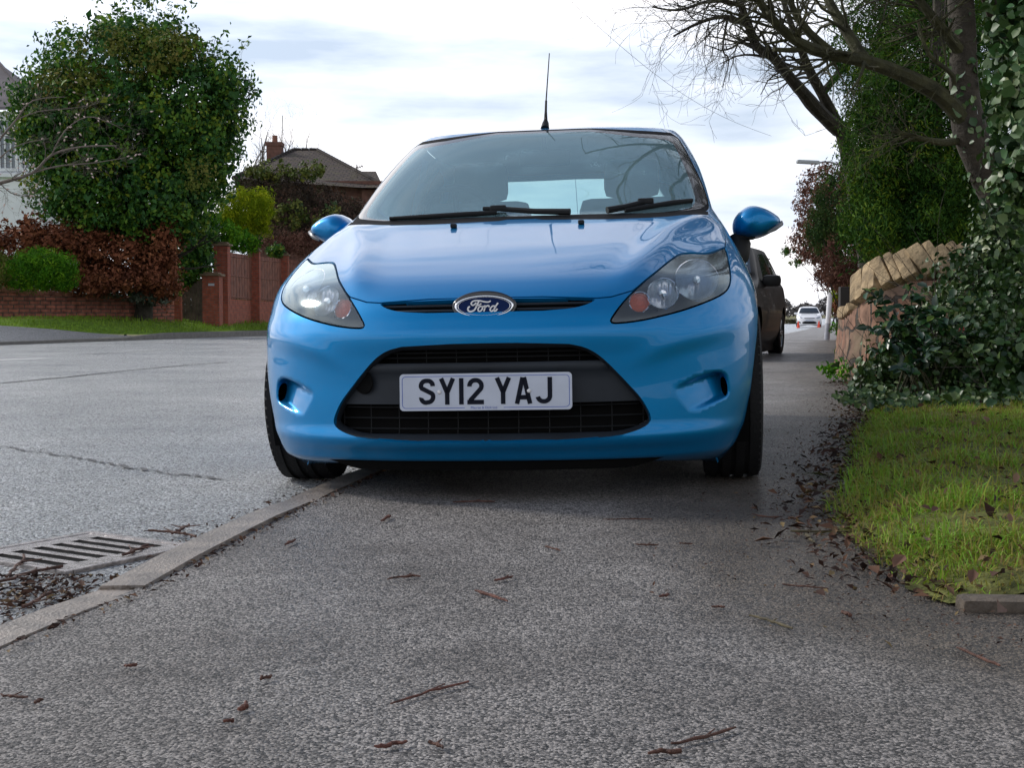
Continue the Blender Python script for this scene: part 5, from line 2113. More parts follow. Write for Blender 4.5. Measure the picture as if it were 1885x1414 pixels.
# leaf litter gathered along the verge and in the gutter
n = 2600
yy = rng.uniform(2.6, 11, n)
xx = vx_of(yy) + rng.normal(-.02, .09, n)
M['litter'] = leaf_mat('litter', [(0, (.018, .010, .008)), (.5, (.055, .026, .017)), (.85, (.11, .055, .032)), (1, (.18, .13, .06))], .8, .2)
o = leaves('leaf_litter', np.stack([xx, yy, .008 + rng.uniform(0, .012, n) + .03 * sstep(0, .3, xx - vx_of(yy))], 1), np.tile([0, 0, 1.0], (n, 1)), .022, M['litter'], None, .5, .3, .35)
tag(o, 'dark brown dead leaves and bits gathered where verge meets pavement', 'leaf litter', kind='stuff')
n = 900
yy = rng.uniform(1.9, 6, n)
xx = kx_of(yy) + np.where(rng.random(n) < .6, .112 + np.abs(rng.normal(0, .02, n)), -.03 - np.abs(rng.normal(0, .05, n)))
o = leaves('leaf_litter', np.stack([xx, yy, np.where(xx > kx_of(yy), .004, ROADZ + .004) + rng.uniform(0, .005, n)], 1), np.tile([0, 0, 1.0], (n, 1)), .013, M['litter'], None, .45, .3, .3)
tag(o, 'dark crumbs of dead leaf along both sides of the kerb', 'leaf litter', kind='stuff')
n = 1100
yy = 2.6 + 6 * rng.random(n) ** 1.2
xx = vx_of(yy) + rng.random(n) * 2.2
o = leaves('leaf_litter', np.stack([xx, yy, verge_z(xx, yy) + rng.uniform(.004, .03, n)], 1), np.tile([0, -.2, 1.0], (n, 1)), .024, M['litter'], None, .55, .35, .5)
tag(o, 'brown shreds of dead leaf caught among the verge grass', 'leaf litter', kind='stuff')
n = 5200
yy = rng.uniform(2.2, 11, n)
xx = vx_of(yy) - np.abs(rng.normal(0, .22, n)) + .05
o = leaves('leaf_litter', np.stack([xx, yy, .006 + rng.uniform(0, .004, n)], 1), np.tile([0, 0, 1.0], (n, 1)), .009, M['litter'], None, .4, .2, .3)
tag(o, 'fine dark crumbs strewn on the pavement beside the verge', 'leaf litter', kind='stuff')
n = 620
Q_ = np.array([R0(a, b)[:] for a, b in zip(np.clip(rng.normal(70, 75, n), -60, 240), np.clip(rng.normal(1092, 26, n), 1064, 1140))])
Q_ = Q_[Q_[:, 0] < kx_of(Q_[:, 1]) - .02]
o = leaves('leaf_litter', Q_ + np.array([0, 0, .005]), np.tile([0, 0, 1.0], (len(Q_), 1)), .016, M['litter'], None, .4, .3, .3)
tag(o, 'wet dark leaf crumbs lying in the gutter in front of the drain', 'leaf litter', kind='stuff')
for k, (px, py) in enumerate(((1655, 1032), (1705, 935), (1722, 938), (1745, 905), (1768, 838), (1800, 845), (1838, 905), (1860, 955), (1705, 992), (1840, 1118), (1490, 904), (1690, 870), (1815, 772), (1790, 1060), (1870, 880))):
    p = gnd(px, py, .075 if px > 1600 else .008)
    o = leaves('fallen_leaf', [p], [[.1, -.6, .7]], .032 if k % 3 else .045, leaf_mat('dead_leaf', [(0, (.06, .03, .018)), (.5, (.13, .065, .038)), (1, (.22, .13, .08))], .7, .3) if k == 0 else bpy.data.materials['dead_leaf'],
               None, .6, .25, .25, None, .1, True)
    tag(o, 'reddish dead leaf lying flat on the pavement near the verge' if px < 1500 else 'curled brown dead leaf lying in the verge grass', 'leaf', 'fallen leaves on the verge' if px > 1500 else None)


def simple_car(name, loc, yaw, paint, label, scale=(1, 1, 1), glass='dark_glass', plate=True, tall=1.0):
    car = empty(name, loc, (0, 0, -yaw), label, 'car')
    sx, sy, sz = scale
    Z = np.array([.16, .20, .30, .45, .60, .68, .76, .84, .92, .98, 1.10, 1.25, 1.36, 1.42]) * sz
    S = CarSurf(Z, np.array([.05, .01, .0, .01, .04, .10, .22, .42, .72, 1.05, 1.24, 1.50, 1.70, 1.82]) * sy,
                np.array([.76, .79, .83, .86, .87, .868, .86, .85, .835, .80, .75, .69, .64, .61]) * sx,
                np.array([.55, .58, .62, .68, .74, .78, .84, .92, 1.05, 1.35, 1.6, 1.92, 2.1, 2.16]) * sy,
                np.array([2.4] * 4 + [2.5, 2.7, 2.9, 3.1, 3.2, 3.3, 3.3, 3.3, 3.1, 2.9]),
                [.16 * sz, .5 * sz, .95 * sz, 1.1 * sz, 1.25 * sz, 1.42 * sz], np.array([3.9, 4.0, 3.94, 3.86, 3.74, 3.58]) * sy, .42, .02, False)
    fc = lambda P: front_chart(S, np.array(P) * [sx, sz])
    sc_ = lambda P: side_chart(S, np.array(P) * [sy, sz])
    polys = [('hole', sc_(circle(.82, .31, .345, 24, -.8, PI + .8))), ('hole', sc_(circle(3.35, .31, .345, 24, -.8, PI + .8))),
             ('lamp', fc([(.46, .66), (.55, .72), (.70, .76), (.77, .78), (.78, .70), (.72, .65), (.55, .63)])),
             ('fog', fc([(.58, .30), (.66, .40), (.72, .42), (.73, .33), (.66, .28)])),
             ('grille', fc([(0, .44), (.30, .44), (.48, .38), (.52, .30), (.40, .24), (0, .23)])),
             ('upper', fc([(0, .665), (.34, .665), (.40, .64), (.30, .61), (0, .60)])),
             ('glass', fc([(0, 1.395), (.50, 1.395), (.585, 1.35), (.64, 1.22), (.71, 1.05), (.70, 1.0), (.45, .985), (0, .98)])),
             ('win', sc_([(1.75, 1.02), (2.15, 1.34), (2.66, 1.37), (2.68, 1.0)])), ('win', sc_([(2.74, 1.0), (2.72, 1.37), (3.1, 1.34), (3.28, 1.08)]))]
    UV, V, T, lab = skin(S, polys, .16 * sz, 1.42 * sz, False)
    panel('body', V, T[lab == 'body'], paint, car, .02)
    roof_mesh(S, 1.42 * sz, .075, paint, car)
    panel('windscreen', V, T[lab == 'glass'], M[glass], car, 0)
    panel('lower_grille', V, T[lab == 'grille'], M['plastic_dark'], car, 0)
    panel('upper_grille', V, T[lab == 'upper'], M['plastic_dark'], car, 0)
    for sg in (1, -1):
        Vs = V * np.array([sg, 1, 1])
        fl = (lambda t: t) if sg > 0 else (lambda t: t[:, ::-1])
        panel('window', Vs, fl(T[lab == 'win']), M[glass], car, 0, False)
        panel('headlight', Vs, fl(T[lab == 'lamp']), M['alloy'], car, 0, False)
        panel('fog_light', Vs, fl(T[lab == 'fog']), M['plastic_dark'], car, 0, False)
        m = MB()
        m.box((sg * .93 * sx, 1.55 * sy, .98 * sz), (.12, .07, .075), Matrix.Rotation(.1 * sg, 4, 'Z'), .055)
        m.tube([(sg * .78 * sx, 1.55 * sy, .95 * sz), (sg * .90 * sx, 1.56 * sy, .96 * sz)], .03, 8)
        m.build('door_mirror', paint if paint is not M['paint_black'] else M['plastic_dark'], car, True)
        for yy_ in (.82, 3.35):
            wheel(car, sg * .76 * sx, yy_ * sy, .305, .2, sg, M['alloy'], tread=False)
    m = MB()
    m.box((0, .72 * sy, .32), (.40, .5, .12))
    m.box((0, 2.1 * sy, .28), (.68, 1.2, .08))
    m.box((0, 2.1 * sy, .70), (.55, 1.4, .22))
    m.build('underbody', M['void'], car)
    if plate:
        m = MB()
        m.box((0, -.012, .48 * sz), (.26, .006, .055), None, .004)
        m.build('number_plate', M['plate_white'], car)
    return car


simple_car('parked_estate_car', (2.0, 16.2, 0), .32, M['paint_black'], 'black car parked on the pavement behind the blue hatchback', (1.02, 1.0, 1.03))
simple_car('parked_small_car', (21.25, 95, float(drop(95)) - .02), .19, M['paint_white'], 'distant white car parked facing the viewer down the pavement', (1.0, .96, 1.0))

M['cone'] = pmat('cone', (.75, .06, .02), .5)
for px, lab in ((1469.5, 'red traffic cone at the road side of the distant white car'), (1507.5, 'red traffic cone at the wall side of the distant white car')):
    p = at(px, 605, 88)
    m = MB()
    m.lathe([(.20, 0), (.20, .03), (.12, .035), (.03, .55), (0, .56)], Matrix.Translation((p.x, p.y, p.z - .05)), 14)
    tag(m.build('traffic_cone', M['cone'], None, True), lab, 'cone')

# marker post by the wall, telegraph pole, lamp, timber post
p = gnd(1522, 626, float(drop(29)))
post = empty('marker_post', p, (0, math.radians(3.2), 0), 'white marker post with pointed top and grey foot by the wall', 'post')
m = MB()
m.lathe([(.0, .38), (.058, .38), (.058, .99), (.03, 1.05), (0, 1.08)], Matrix.Identity(4), 14)
m.build('shaft', pmat('post_white', (.72, .72, .74), .5, noise=.15, nscale=6), post, True)
m = MB()
m.lathe([(.0, -.1), (.062, -.1), (.062, .37), (.058, .38), (0, .38)], Matrix.Identity(4), 14)
m.build('foot', pmat('post_grey', (.33, .34, .38), .5, noise=.2, nscale=6), post, True)
M['pole'] = pmat('pole', (.09, .075, .065), .8)
m = MB()
b = at(1411, 590, 70)
m.tube([(b.x, b.y, -.6), (b.x, b.y, at(1411, 474, 70).z)], [.07, .05], 10)
m.tube([(b.x - .15, b.y, at(1411, 477, 70).z), (b.x + .15, b.y, at(1411, 477, 70).z)], .03, 6)
tag(m.build('telegraph_pole', M['pole'], None, True), 'thin dark pole rising behind the black car', 'pole')
lamp = empty('street_lamp', at(1545, 585, 40), (0, 0, 0), 'grey street lamp whose flat head sticks out above the brown hedge', 'street lamp')
o0 = Vector(lamp.location)
t1 = at(1545, 304, 40) - o0
m = MB()
m.tube([(0, 0, -.5), (0, 0, t1.z * .7), (0, 0, t1.z), Vector((-.35, 0, t1.z + .10))], [.07, .05, .04, .035], 10)
m.build('post', pmat('lamp_post', (.30, .31, .32), .5), lamp, True)
hd = at(1487, 300, 40) - o0
m = MB()
m.tube([Vector((-.35, 0, t1.z + .10)), hd], .03, 8)
m.box(hd + Vector((0, 0, .03)), (.34, .13, .055), Matrix.Rotation(.05, 4, 'Y'), .05)
m.build('lamp_head', pmat('lamp_head', (.33, .35, .36), .4), lamp, True)
m = MB()
b = at(1553, 560, 21)
m.box((b.x, b.y, (at(1553, 528, 21).z + 0) / 2), (.07, .07, at(1553, 528, 21).z / 2), None, .01)
tag(m.build('gate_post', pmat('dark_timber', (.03, .027, .025), .8), None), 'dark square timber post standing behind the sandstone wall', 'post')
m = MB()
A_, B_ = at(985, -60, 60), at(1420, 250, 95)
m.tube([A_.lerp(B_, t) + Vector((0, 0, -1.2 * math.sin(PI * t))) for t in np.linspace(0, 1, 24)], .010, 5)
tag(m.build('overhead_cable', M['void'], None), 'thin overhead cable crossing the bright sky', 'cable')

# ------------------------------------------------------------------ right side plants
def ellipsoid_leaves(name, blobs, per, cr, size, mat, parent, aspect=.5, droop=0, flat=1.0, fill=.2, fold=.25, shell=(.72, 1.0), holly=False):
    PP, NN, RR = [], [], []
    for c, r, k in blobs:
        P, N, R_ = clumped(c, r, k, per, cr, shell, flat, fill)
        PP.append(P)
        NN.append(N)
        RR.append(R_)
    return leaves(name, np.concatenate(PP), np.concatenate(NN), size, mat, parent, aspect, fold, .8, np.concatenate(RR), .3, holly, droop)


def tree(name, base, label, cat, group=None):
    return empty(name, base, (0, 0, 0), label, cat, group)


def rel(o, L):
    b = Vector(o.location)
    return [(Vector(c) - b, r, k) for c, r, k in L]


# tall dark conifer behind the wall
t = tree('conifer_tree', (4.9, 15.5, 0), 'tall dark green conifer behind the sandstone wall, its side cut straight', 'tree')
b0 = Vector(t.location)
w = Wood()
w.limb([(0, 0, -.1), (.03, .1, 1.5), (0, 0, 3.5), (.1, 0, 6.5)], .16, .04)
w.build('trunk', M['bark'], t)
ellipsoid_leaves('crown', rel(t, [(at(1720, 290, 15.6), (.85, 1.2, 1.1), 240), (at(1690, 420, 15.3), (.72, .8, .42), 110), (at(1740, 150, 16.2), (1.0, 1.2, 1.0), 170),
                                  (at(1598, 300, 15.5), (.24, .7, .62), 80), (at(1600, 410, 15.4), (.24, .7, .40), 60), (at(1760, 400, 15.6), (.55, .8, .5), 80), (at(1604, 195, 15.8), (.26, .7, .5), 50),
                                  (at(1660, 230, 15.8), (.55, .8, .7), 90), (at(1710, 350, 16.0), (.7, .5, .6), 120),
                                  (at(1800, 30, 16.5), (1.3, 1.2, 1.2), 110), (at(1640, 70, 17), (.7, .8, .6), 70), (at(1720, 30, 17), (.9, .9, .7), 110), (at(1590, 120, 17), (.4, .7, .4), 24), (at(1700, -60, 17), (1.2, 1.2, .8), 60),
                                  (Vector((5.2, 15.8, 5.8)), (1.3, 1.4, 1.3), 120), (Vector((5.3, 15.8, 7.6)), (.9, 1.0, 1.2), 70)]),
                 105, .17, .052, M['leaf_conifer'], t, .30, 1.0, 1.3, .35)
# clipped conifer, green outside and bare brown below
t = tree('clipped_conifer', (5.95, 24, 0), 'clipped green and brown conifer bush leaning over the wall, next to the tall conifer', 'shrub')
ellipsoid_leaves('foliage', rel(t, [(at(1540, 385, 24), (.42, .6, .72), 130), (at(1512, 430, 24), (.24, .5, .42), 60), (at(1560, 450, 23.5), (.35, .5, .5), 70)]), 60, .13, .055, M['leaf_clipped'], t, .28, 1.0)
ellipsoid_leaves('bare_patch', rel(t, [(at(1545, 478, 23.2), (.32, .3, .42), 80), (at(1556, 516, 23.2), (.22, .3, .16), 30)]), 26, .10, .075, M['leaf_brown'], t, .14, 1.2)
w = Wood()
for k in range(9):
    w.limb([(random.uniform(-.1, .3), 0, .3), (random.uniform(-.2, .3), -.2, .9), (random.uniform(-.45, .35), -.3, 1.9)], .02, .008, 5)
w.build('stem', M['bark'], t)
# brown beech bush further along
t = tree('beech_hedge', (7.3, 30.5, 0), 'red brown clipped beech hedge overhanging the far wall', 'hedge')
ellipsoid_leaves('foliage', rel(t, [(at(1520, 370, 30), (.66, .9, .80), 230), (at(1500, 440, 30), (.50, .8, .62), 150), (at(1530, 500, 30), (.42, .6, .42), 80)]), 26, .15, .075, M['leaf_brown'], t, .4, 0, 1, .3)
w = Wood()
for k in range(12):
    w.grow((random.uniform(-.3, .5), random.uniform(-.4, .4), .2), (random.uniform(-.08, .25), 0, 1), random.uniform(1.6, 2.4), .02, 1, .2, .12, 4, 5)
w.build('stem', M['bark'], t)
t = tree('pine_branch_shrub', (6.6, 33, 0), 'small dark spray of conifer poking out of the brown hedge', 'shrub')
ellipsoid_leaves('foliage', rel(t, [(at(1452, 463, 31), (.16, .2, .05), 10), (at(1468, 484, 31), (.18, .2, .06), 10), (at(1490, 470, 31), (.2, .2, .2), 12)]), 24, .06, .075, M['leaf_dark'], t, .3)
t = tree('hedge_bush', (7.9, 32, 0), 'low yellow green bush at the wall behind the white post', 'shrub')
ellipsoid_leaves('foliage', rel(t, [(at(1552, 535, 31), (.30, .4, .30), 60), (at(1548, 560, 31), (.2, .3, .2), 30)]), 26, .10, .06, M['leaf_lime'], t, .5)
ellipsoid_leaves('dead_foliage', rel(t, [(at(1545, 566, 30.6), (.16, .2, .16), 26)]), 22, .07, .055, M['leaf_beech'], t, .5)

# leaning ivy-clad tree with bare crown over the pavement
def px_limb(w, L, r0, r1, o, n=8):
    P = [at(*p) - o for p in L]
    return w.limb(P, r0, r1, n)


def twigs_from(w, Q, R, n, L, depth, d0, spread=.9, lo=.3, split=3):
    for _ in range(n):
        i = random.randint(int(len(Q) * lo), len(Q) - 2)
        tdir = (Q[i + 1] - Q[i]).normalized()
        rv = Vector((random.gauss(0, 1), random.gauss(0, 1), random.gauss(0, 1))).normalized()
        w.grow(Q[i], (tdir * .6 + rv * spread + Vector(d0)).normalized(), L * random.uniform(.55, 1.2), max(.0035, R[i] * .35), depth, .05, .2, split)


t = tree('bare_tree', tuple(at(1850, 400, 12.6).xy) + (0,), 'bare tree leaning out of the garden with mossy limbs over the pavement', 'tree')
o0 = Vector(t.location)
w = Wood()
Q, R = px_limb(w, [(1858, 560, 12.7), (1850, 400, 12.6), (1815, 310, 12.5), (1788, 250, 12.4), (1775, 170, 12.4), (1772, 60, 12.4), (1760, -120, 12.6)], .20, .10, o0, 12)
trunk_QR = (Q, R)
w.build('trunk', M['bark_trunk'], t)
w = Wood()
L1 = px_limb(w, [(1785, 235, 12.4), (1735, 178, 12.2), (1667, 139, 12.0), (1592, 112, 11.8), (1536, 101, 11.6), (1487, 86, 11.4), (1450, 62, 11.2), (1418, 30, 11.0), (1392, -10, 10.8), (1370, -60, 10.6)], .085, .02, o0)
twigs_from(w, *L1, 30, .75, 2, (-.5, -.2, .1), .8, .35)
L2 = px_limb(w, [(1592, 112, 11.8), (1560, 60, 11.9), (1530, 10, 12), (1500, -60, 12.2)], .06, .03, o0)
twigs_from(w, *L2, 10, .7, 2, (-.5, 0, .1))
L3 = px_limb(w, [(1487, 88, 11.4), (1458, 92, 11.3), (1424, 90, 11.2)], .025, .02, o0)
L4 = px_limb(w, [(1536, 101, 11.6), (1490, 60, 11.5), (1462, 20, 11.4), (1440, -40, 11.3)], .045, .02, o0)
twigs_from(w, *L4, 10, .7, 2, (-.6, 0, .0))
L5 = px_limb(w, [(1765, 258, 12.4), (1735, 262, 12.2), (1700, 255, 12.1), (1668, 246, 12), (1640, 240, 12)], .04, .012, o0)
twigs_from(w, *L5, 16, .5, 2, (-.5, 0, -.05), .9)
L6 = px_limb(w, [(1782, 110, 12.4), (1740, 60, 12.2), (1700, 10, 12), (1660, -50, 12)], .06, .03, o0)
twigs_from(w, *L6, 14, .7, 2, (-.3, 0, -.2))
L7 = px_limb(w, [(1748, 184, 12.2), (1755, 140, 12.1), (1710, 100, 12), (1690, 40, 12)], .03, .012, o0)
twigs_from(w, *L7, 12, .6, 2, (-.3, 0, -.2))
w.build('branch', M['bark_moss'], t)
# unseen-from-here crown above: it shows as reflection in screen and bonnet
w = Wood()
for k in range(20):
    st = Vector((random.uniform(-.15, .15), random.uniform(-.1, .1), random.uniform(3.0, 4.6)))
    y1 = random.uniform(6.5, 13)
    en = Vector((random.uniform(.2, 4.2), y1, max(random.uniform(3.6, 7.5), CAMZ + y1 * .237 + .7))) - Vector(t.location)
    md = st.lerp(en, .5) + Vector((random.uniform(-.3, .3), random.uniform(-.4, .4), random.uniform(.5, 1.0)))
    Q, R = w.limb([st, md, en], random.uniform(.05, .09), .012, 6)
    for _ in range(9):
        i = random.randint(len(Q) // 4, len(Q) - 1)
        tdir = (Q[i] - Q[i - 1]).normalized()
        rv = Vector((random.gauss(0, 1), random.gauss(0, 1), random.gauss(.5, .6))).normalized()
        w.grow(Q[i], (tdir * .6 + rv).normalized(), random.uniform(.6, 1.3), max(.006, R[i] * .4), 2, .15, .18, 3, 4)
w.build('upper_branch', M['bark'], t)

t = tree('bare_tree', (4.75, 19.0, 0), 'second bare tree with dark slanting limbs emerging left of the conifer', 'tree')
o0 = Vector(t.location)
w = Wood()
w.limb([(.5, 0, 0), (.35, 0, 1.2), at(1560, 268, 19) - o0, at(1540, 232, 18.8) - o0], .16, .11, 10)
w.build('trunk', M['bark'], t)
w = Wood()
B1 = px_limb(w, [(1545, 240, 18.9), (1502, 199, 18.4), (1476, 168, 18.0), (1457, 146, 17.6), (1424, 105, 17.2), (1394, 86, 17.0), (1379, 49, 16.8), (1364, 8, 16.6), (1340, -60, 16.4)], .105, .035, o0)
twigs_from(w, *B1, 30, .9, 2, (-.4, -.2, .1), .9, .35)
B2 = px_limb(w, [(1540, 225, 18.9), (1513, 172, 18.6), (1491, 131, 18.4), (1476, 94, 18.2), (1455, 40, 18), (1430, -40, 18)], .085, .03, o0)
twigs_from(w, *B2, 16, .8, 2, (-.5, 0, .1))
B3 = px_limb(w, [(1513, 172, 18.6), (1535, 145, 18.6), (1560, 110, 18.7), (1575, 40, 18.8)], .06, .03, o0)
twigs_from(w, *B3, 10, .8, 2, (0, 0, .1))
B4 = px_limb(w, [(1379, 49, 16.8), (1340, 30, 16.5), (1290, 40, 16.2), (1240, 66, 16)], .035, .012, o0)
twigs_from(w, *B4, 18, .8, 2, (-.5, 0, -.1), .8, .1)
B5 = px_limb(w, [(1364, 8, 16.6), (1310, 0, 16.2), (1250, 18, 15.8), (1200, 12, 15.5)], .03, .008, o0)
twigs_from(w, *B5, 20, .9, 2, (-.4, 0, -.2), .9, .1)
B6 = px_limb(w, [(1340, 30, 16.5), (1330, 90, 16.3), (1342, 110, 16.2), (1330, 160, 16.1)], .016, .005, o0)
twigs_from(w, *B6, 14, .5, 2, (-.6, 0, -.3), .7, .1)
w.build('branch', M['bark'], t)

# ivy on the leaning trunk and the ivy curtain at the frame edge
t = tree('climbing_ivy', (4.75, 12.4, 0), 'ivy climbing the leaning trunk of the bare tree', 'ivy')
Qw = [q + Vector((at(1850, 400, 12.6).x, at(1850, 400, 12.6).y, 0)) for q in trunk_QR[0]]
pts, nr = [], []
for i in range(len(Qw) - 1):
    for _ in range(44):
        a = random.uniform(0, 2 * PI)
        d = Vector((math.cos(a), math.sin(a), random.gauss(0, .2)))
        if random.random() < .35 + .65 * (math.sin(a * 2 + i * .6) > .1):
            pts.append(Qw[i].lerp(Qw[i + 1], random.random()) + d * (trunk_QR[1][i] + random.uniform(.0, .05)) - t.location)
            nr.append(d)
keepi = [i for i in range(len(pts)) if random.random() < .55]
leaves('foliage', [pts[i] for i in keepi], [nr[i] for i in keepi], .06, M['leaf_ivy_pale'], t, .8, .15, .5, None, .3, True, .6)

t = tree('ivy_covered_trunk', (3.52, 8.7, 0), 'old trunk hung with big pale veined ivy leaves at the right edge', 'ivy')
o0 = Vector(t.location)
w = Wood()
w.limb([(0.1, 0, -.1), (.08, 0, 1.2), (.05, .05, 2.4), (-.02, 0, 4.2)], .16, .12, 10)
w.limb([(-.06, -.2, 0), (-.05, -.22, 1.0), (.0, -.2, 2.0), (.05, -.1, 3.2)], .03, .02, 6)
w.build('trunk', M['bark_trunk'], t)
ellipsoid_leaves('foliage', [(at(1912, 60, 8.2) - o0, (.28, .35, .55), 60), (at(1900, 230, 8.1) - o0, (.20, .3, .45), 44), (at(1905, 340, 8.0) - o0, (.18, .3, .35), 40), (at(1868, 10, 8.3) - o0, (.18, .2, .22), 16),
                             (at(1920, 150, 8.3) - o0, (.3, .4, .9), 60)], 20, .13, .058, M['leaf_ivy'], t, .85, .4, 1, .2, .12, (.6, 1.0), True)
ellipsoid_leaves('pale_foliage', [(at(1892, 130, 7.9) - o0, (.22, .3, .6), 26), (at(1896, 300, 7.8) - o0, (.16, .25, .35), 18)], 12, .13, .055, M['leaf_ivy_pale'], t, .85, .4, 1, .2, .12, (.7, 1.0), True)

# hedge of ivy and holly in front of the wall
t = tree('ivy_hedge', (3.2, 9.2, 0), 'dense glossy ivy hedge hiding the end of the sandstone wall', 'hedge')
o0 = Vector(t.location)
blobs = [(at(1850, 560, 8.8), (.42, .55, .50), 130), (at(1760, 650, 8.4), (.42, .5, .32), 120), (at(1680, 690, 8.3), (.34, .45, .22), 80), (at(1860, 700, 8.0), (.40, .4, .30), 110),
         (at(1855, 500, 9.3), (.26, .5, .32), 70), (at(1870, 430, 9.2), (.26, .5, .40), 70), (at(1950, 560, 9.0), (.6, .6, .8), 140), (at(1640, 715, 8.6), (.22, .4, .12), 40), (at(1820, 600, 9.2), (.5, .6, .5), 90)]
ellipsoid_leaves('foliage', rel(t, blobs), 22, .11, .042, M['leaf_ivy'], t, .75, .2, 1, .35, .15, (.7, 1.05), True)
w = Wood()
for k in range(46):
    c = random.choice(blobs)
    p = Vector(c[0]) - o0
    s0 = Vector((p.x + random.uniform(-.3, .3), p.y + random.uniform(-.3, .3), .02))
    w.grow(s0, (random.gauss(0, .3), random.gauss(0, .3), 1), max(.35, p.z + random.uniform(0, .35)), .007, 1, .2, .15, 4, 5)
w.build('stem', M['bark'], t)

t = tree('holly_bush', (2.55, 8.0, 0), 'young holly with big glossy dark leaves in front of the wall', 'shrub')
o0 = Vector(t.location)
w = Wood()
P_, N_ = [], []
for px, py, d, hh in ((1600, 545, 8.3, 0), (1612, 570, 8.2, 0), (1640, 600, 8.1, 0), (1668, 575, 8.1, 0), (1692, 560, 8.2, 0), (1715, 580, 8.0, 0), (1738, 605, 8.0, 0), (1650, 640, 7.9, 0),
                      (1700, 630, 7.9, 0), (1625, 650, 8.0, 0), (1760, 590, 8.1, 0), (1678, 535, 8.3, 0), (1735, 560, 8.2, 0), (1790, 620, 7.9, 0), (1610, 610, 8.1, 0), (1720, 660, 7.8, 0), (1660, 690, 7.8, 0)):
    tip = at(px, py, d) - o0
    root = Vector((at(1690, 740, 8.0).x - o0.x + random.uniform(-.15, .15), random.uniform(-.1, .1), .02))
    mid = root.lerp(tip, .5) + Vector((0, 0, .10))
    Q, R = w.limb([root, mid, tip], .008, .003, 5)
    for i in range(len(Q)):
        if i < len(Q) * .35:
            continue
        for _ in range(7):
            dd = ball(1)[0]
            dd[2] = abs(dd[2]) * .5 + .1
            P_.append(Q[i] + Vector(dd) * random.uniform(.02, .09))
            N_.append((dd[0] * .5, dd[1] * .5 - .2, 1.0))
w.build('stem', M['bark_moss'], t)
leaves('foliage', P_, N_, .068, M['leaf_holly'], t, .52, .22, .55, None, .25, True)
berries = MB()
for _ in range(9):
    c = at(1773 + random.gauss(0, 5), 608 + random.gauss(0, 4), 7.95) - o0
    berries.lathe([(0, -.006), (.005, -.003), (.006, 0), (.005, .003), (0, .006)], Matrix.Translation(c), 8)
berries.build('berries', M['lamp_red'], t, True)
for px, py, d, lab in ((1557, 655, 13.5, 'small green weed at the foot of the far wall'), (1535, 697, 11.6, 'tuft of pale green weeds at the corner of the sandstone wall'), (1545, 612, 20, 'yellowish weed by the wall near the white post')):
    b = gnd(px, py + 6, 0) if py > 640 else at(px, py + 6, d)
    t = tree('weed', tuple(b), lab, 'weed')
    ellipsoid_leaves('foliage', [((0, 0, .08), (.12, .12, .09), 12)], 16, .05, .045, M['leaf_bright'], t, .4)
n = 1800      # small ivy creeping at the hedge foot
x = rng.uniform(1.9, 4.2, n)
y = 7.55 + rng.normal(0, .22, n) + .12 * (x - 2)
o = leaves('ground_ivy', np.stack([x, y, .05 + np.abs(rng.normal(0, .05, n))], 1), np.tile([0, -.5, .8], (n, 1)), .038, M['leaf_ivy'], None, .75, .2, .6, None, .3, True)
tag(o, 'low ivy creeping over the ground below the hedge', 'ivy', kind='stuff')

# ------------------------------------------------------------------ far side of the road
M['brick'] = masonry_mat('brick', (.42, .15, .10), (.27, .10, .075), (.12, .09, .07), .30, .105, .016, rough_edges=.03, noise=.45, bump=.8)
M['brick_pier'] = masonry_mat('brick_pier', (.34, .085, .05), (.26, .07, .045), (.18, .11, .085), .225, .075, .010, rough_edges=.006, noise=.25, bump=.4)
M['cap_stone'] = pmat('cap_stone', (.17, .12, .075), .9, noise=.35, nscale=6)
M['fence_wood'] = pmat('fence_wood', (.17, .062, .038), .8, noise=.4, nscale=5)
M['gate_wood'] = pmat('gate_wood', (.075, .055, .04), .85, noise=.5, nscale=5)


def brick_box(name, a, b, thick, z0a, z1a, z0b, z1b, mat, parent, n=1):
    """wall from plan point a to b with its own foot and top heights at either end"""
    a, b = Vector((a[0], a[1], 0)), Vector((b[0], b[1], 0))
    t = (b - a).normalized()
    nv = Vector((-t.y, t.x, 0)) * thick
    V, F = [], []
    for i in range(n + 1):
        q = i / n
        p = a.lerp(b, q)
        z0, z1 = z0a + (z0b - z0a) * q, z1a + (z1b - z1a) * q
        V += [p + Vector((0, 0, z0)), p + Vector((0, 0, z1)), p + nv + Vector((0, 0, z1)), p + nv + Vector((0, 0, z0))]
    for i in range(n):
        for j in range(4):
            k = 4 * i + j
            k2 = 4 * i + (j + 1) % 4
            F.append((k, k2, k2 + 4, k + 4))
    F += [(0, 3, 2, 1), (4 * n, 4 * n + 1, 4 * n + 2, 4 * n + 3)]
    return wall_uv(fix_normals(mesh_obj(name, V, F, mat, parent)))


wl_ = empty('brick_wall', (0, 0, 0), (0, 0, 0), 'low weathered red brick garden wall on top of the grass bank', 'wall')
A_, B_ = at(-260, 588, 31.5), at(321, 589, 38.2)
At, Bt = at(-260, 512, 31.5), at(321, 552, 38.2)
brick_box('wall_body', A_, B_, .28, A_.z - .4, At.z - .11, B_.z - .3, Bt.z - .11, M['brick'], wl_, 1)
m = MB()
n = 120
for k in range(n):
    q = (k + .5) / n
    p = A_.lerp(B_, q)
    z = At.z + (Bt.z - At.z) * q
    tt = (B_ - A_).xy.normalized()
    R3 = Matrix.Rotation(math.atan2(tt.y, tt.x), 4, 'Z')
    m.box((p.x - tt.y * .14, p.y + tt.x * .14, z - .05 + random.uniform(-.012, .012)), ((B_ - A_).xy.length / n * .46, .15 + random.uniform(0, .01), .055), R3, .012)
m.build('brick_coping', pmat('brick_coping', (.33, .14, .095), .9, noise=.45, nscale=4), wl_, True)


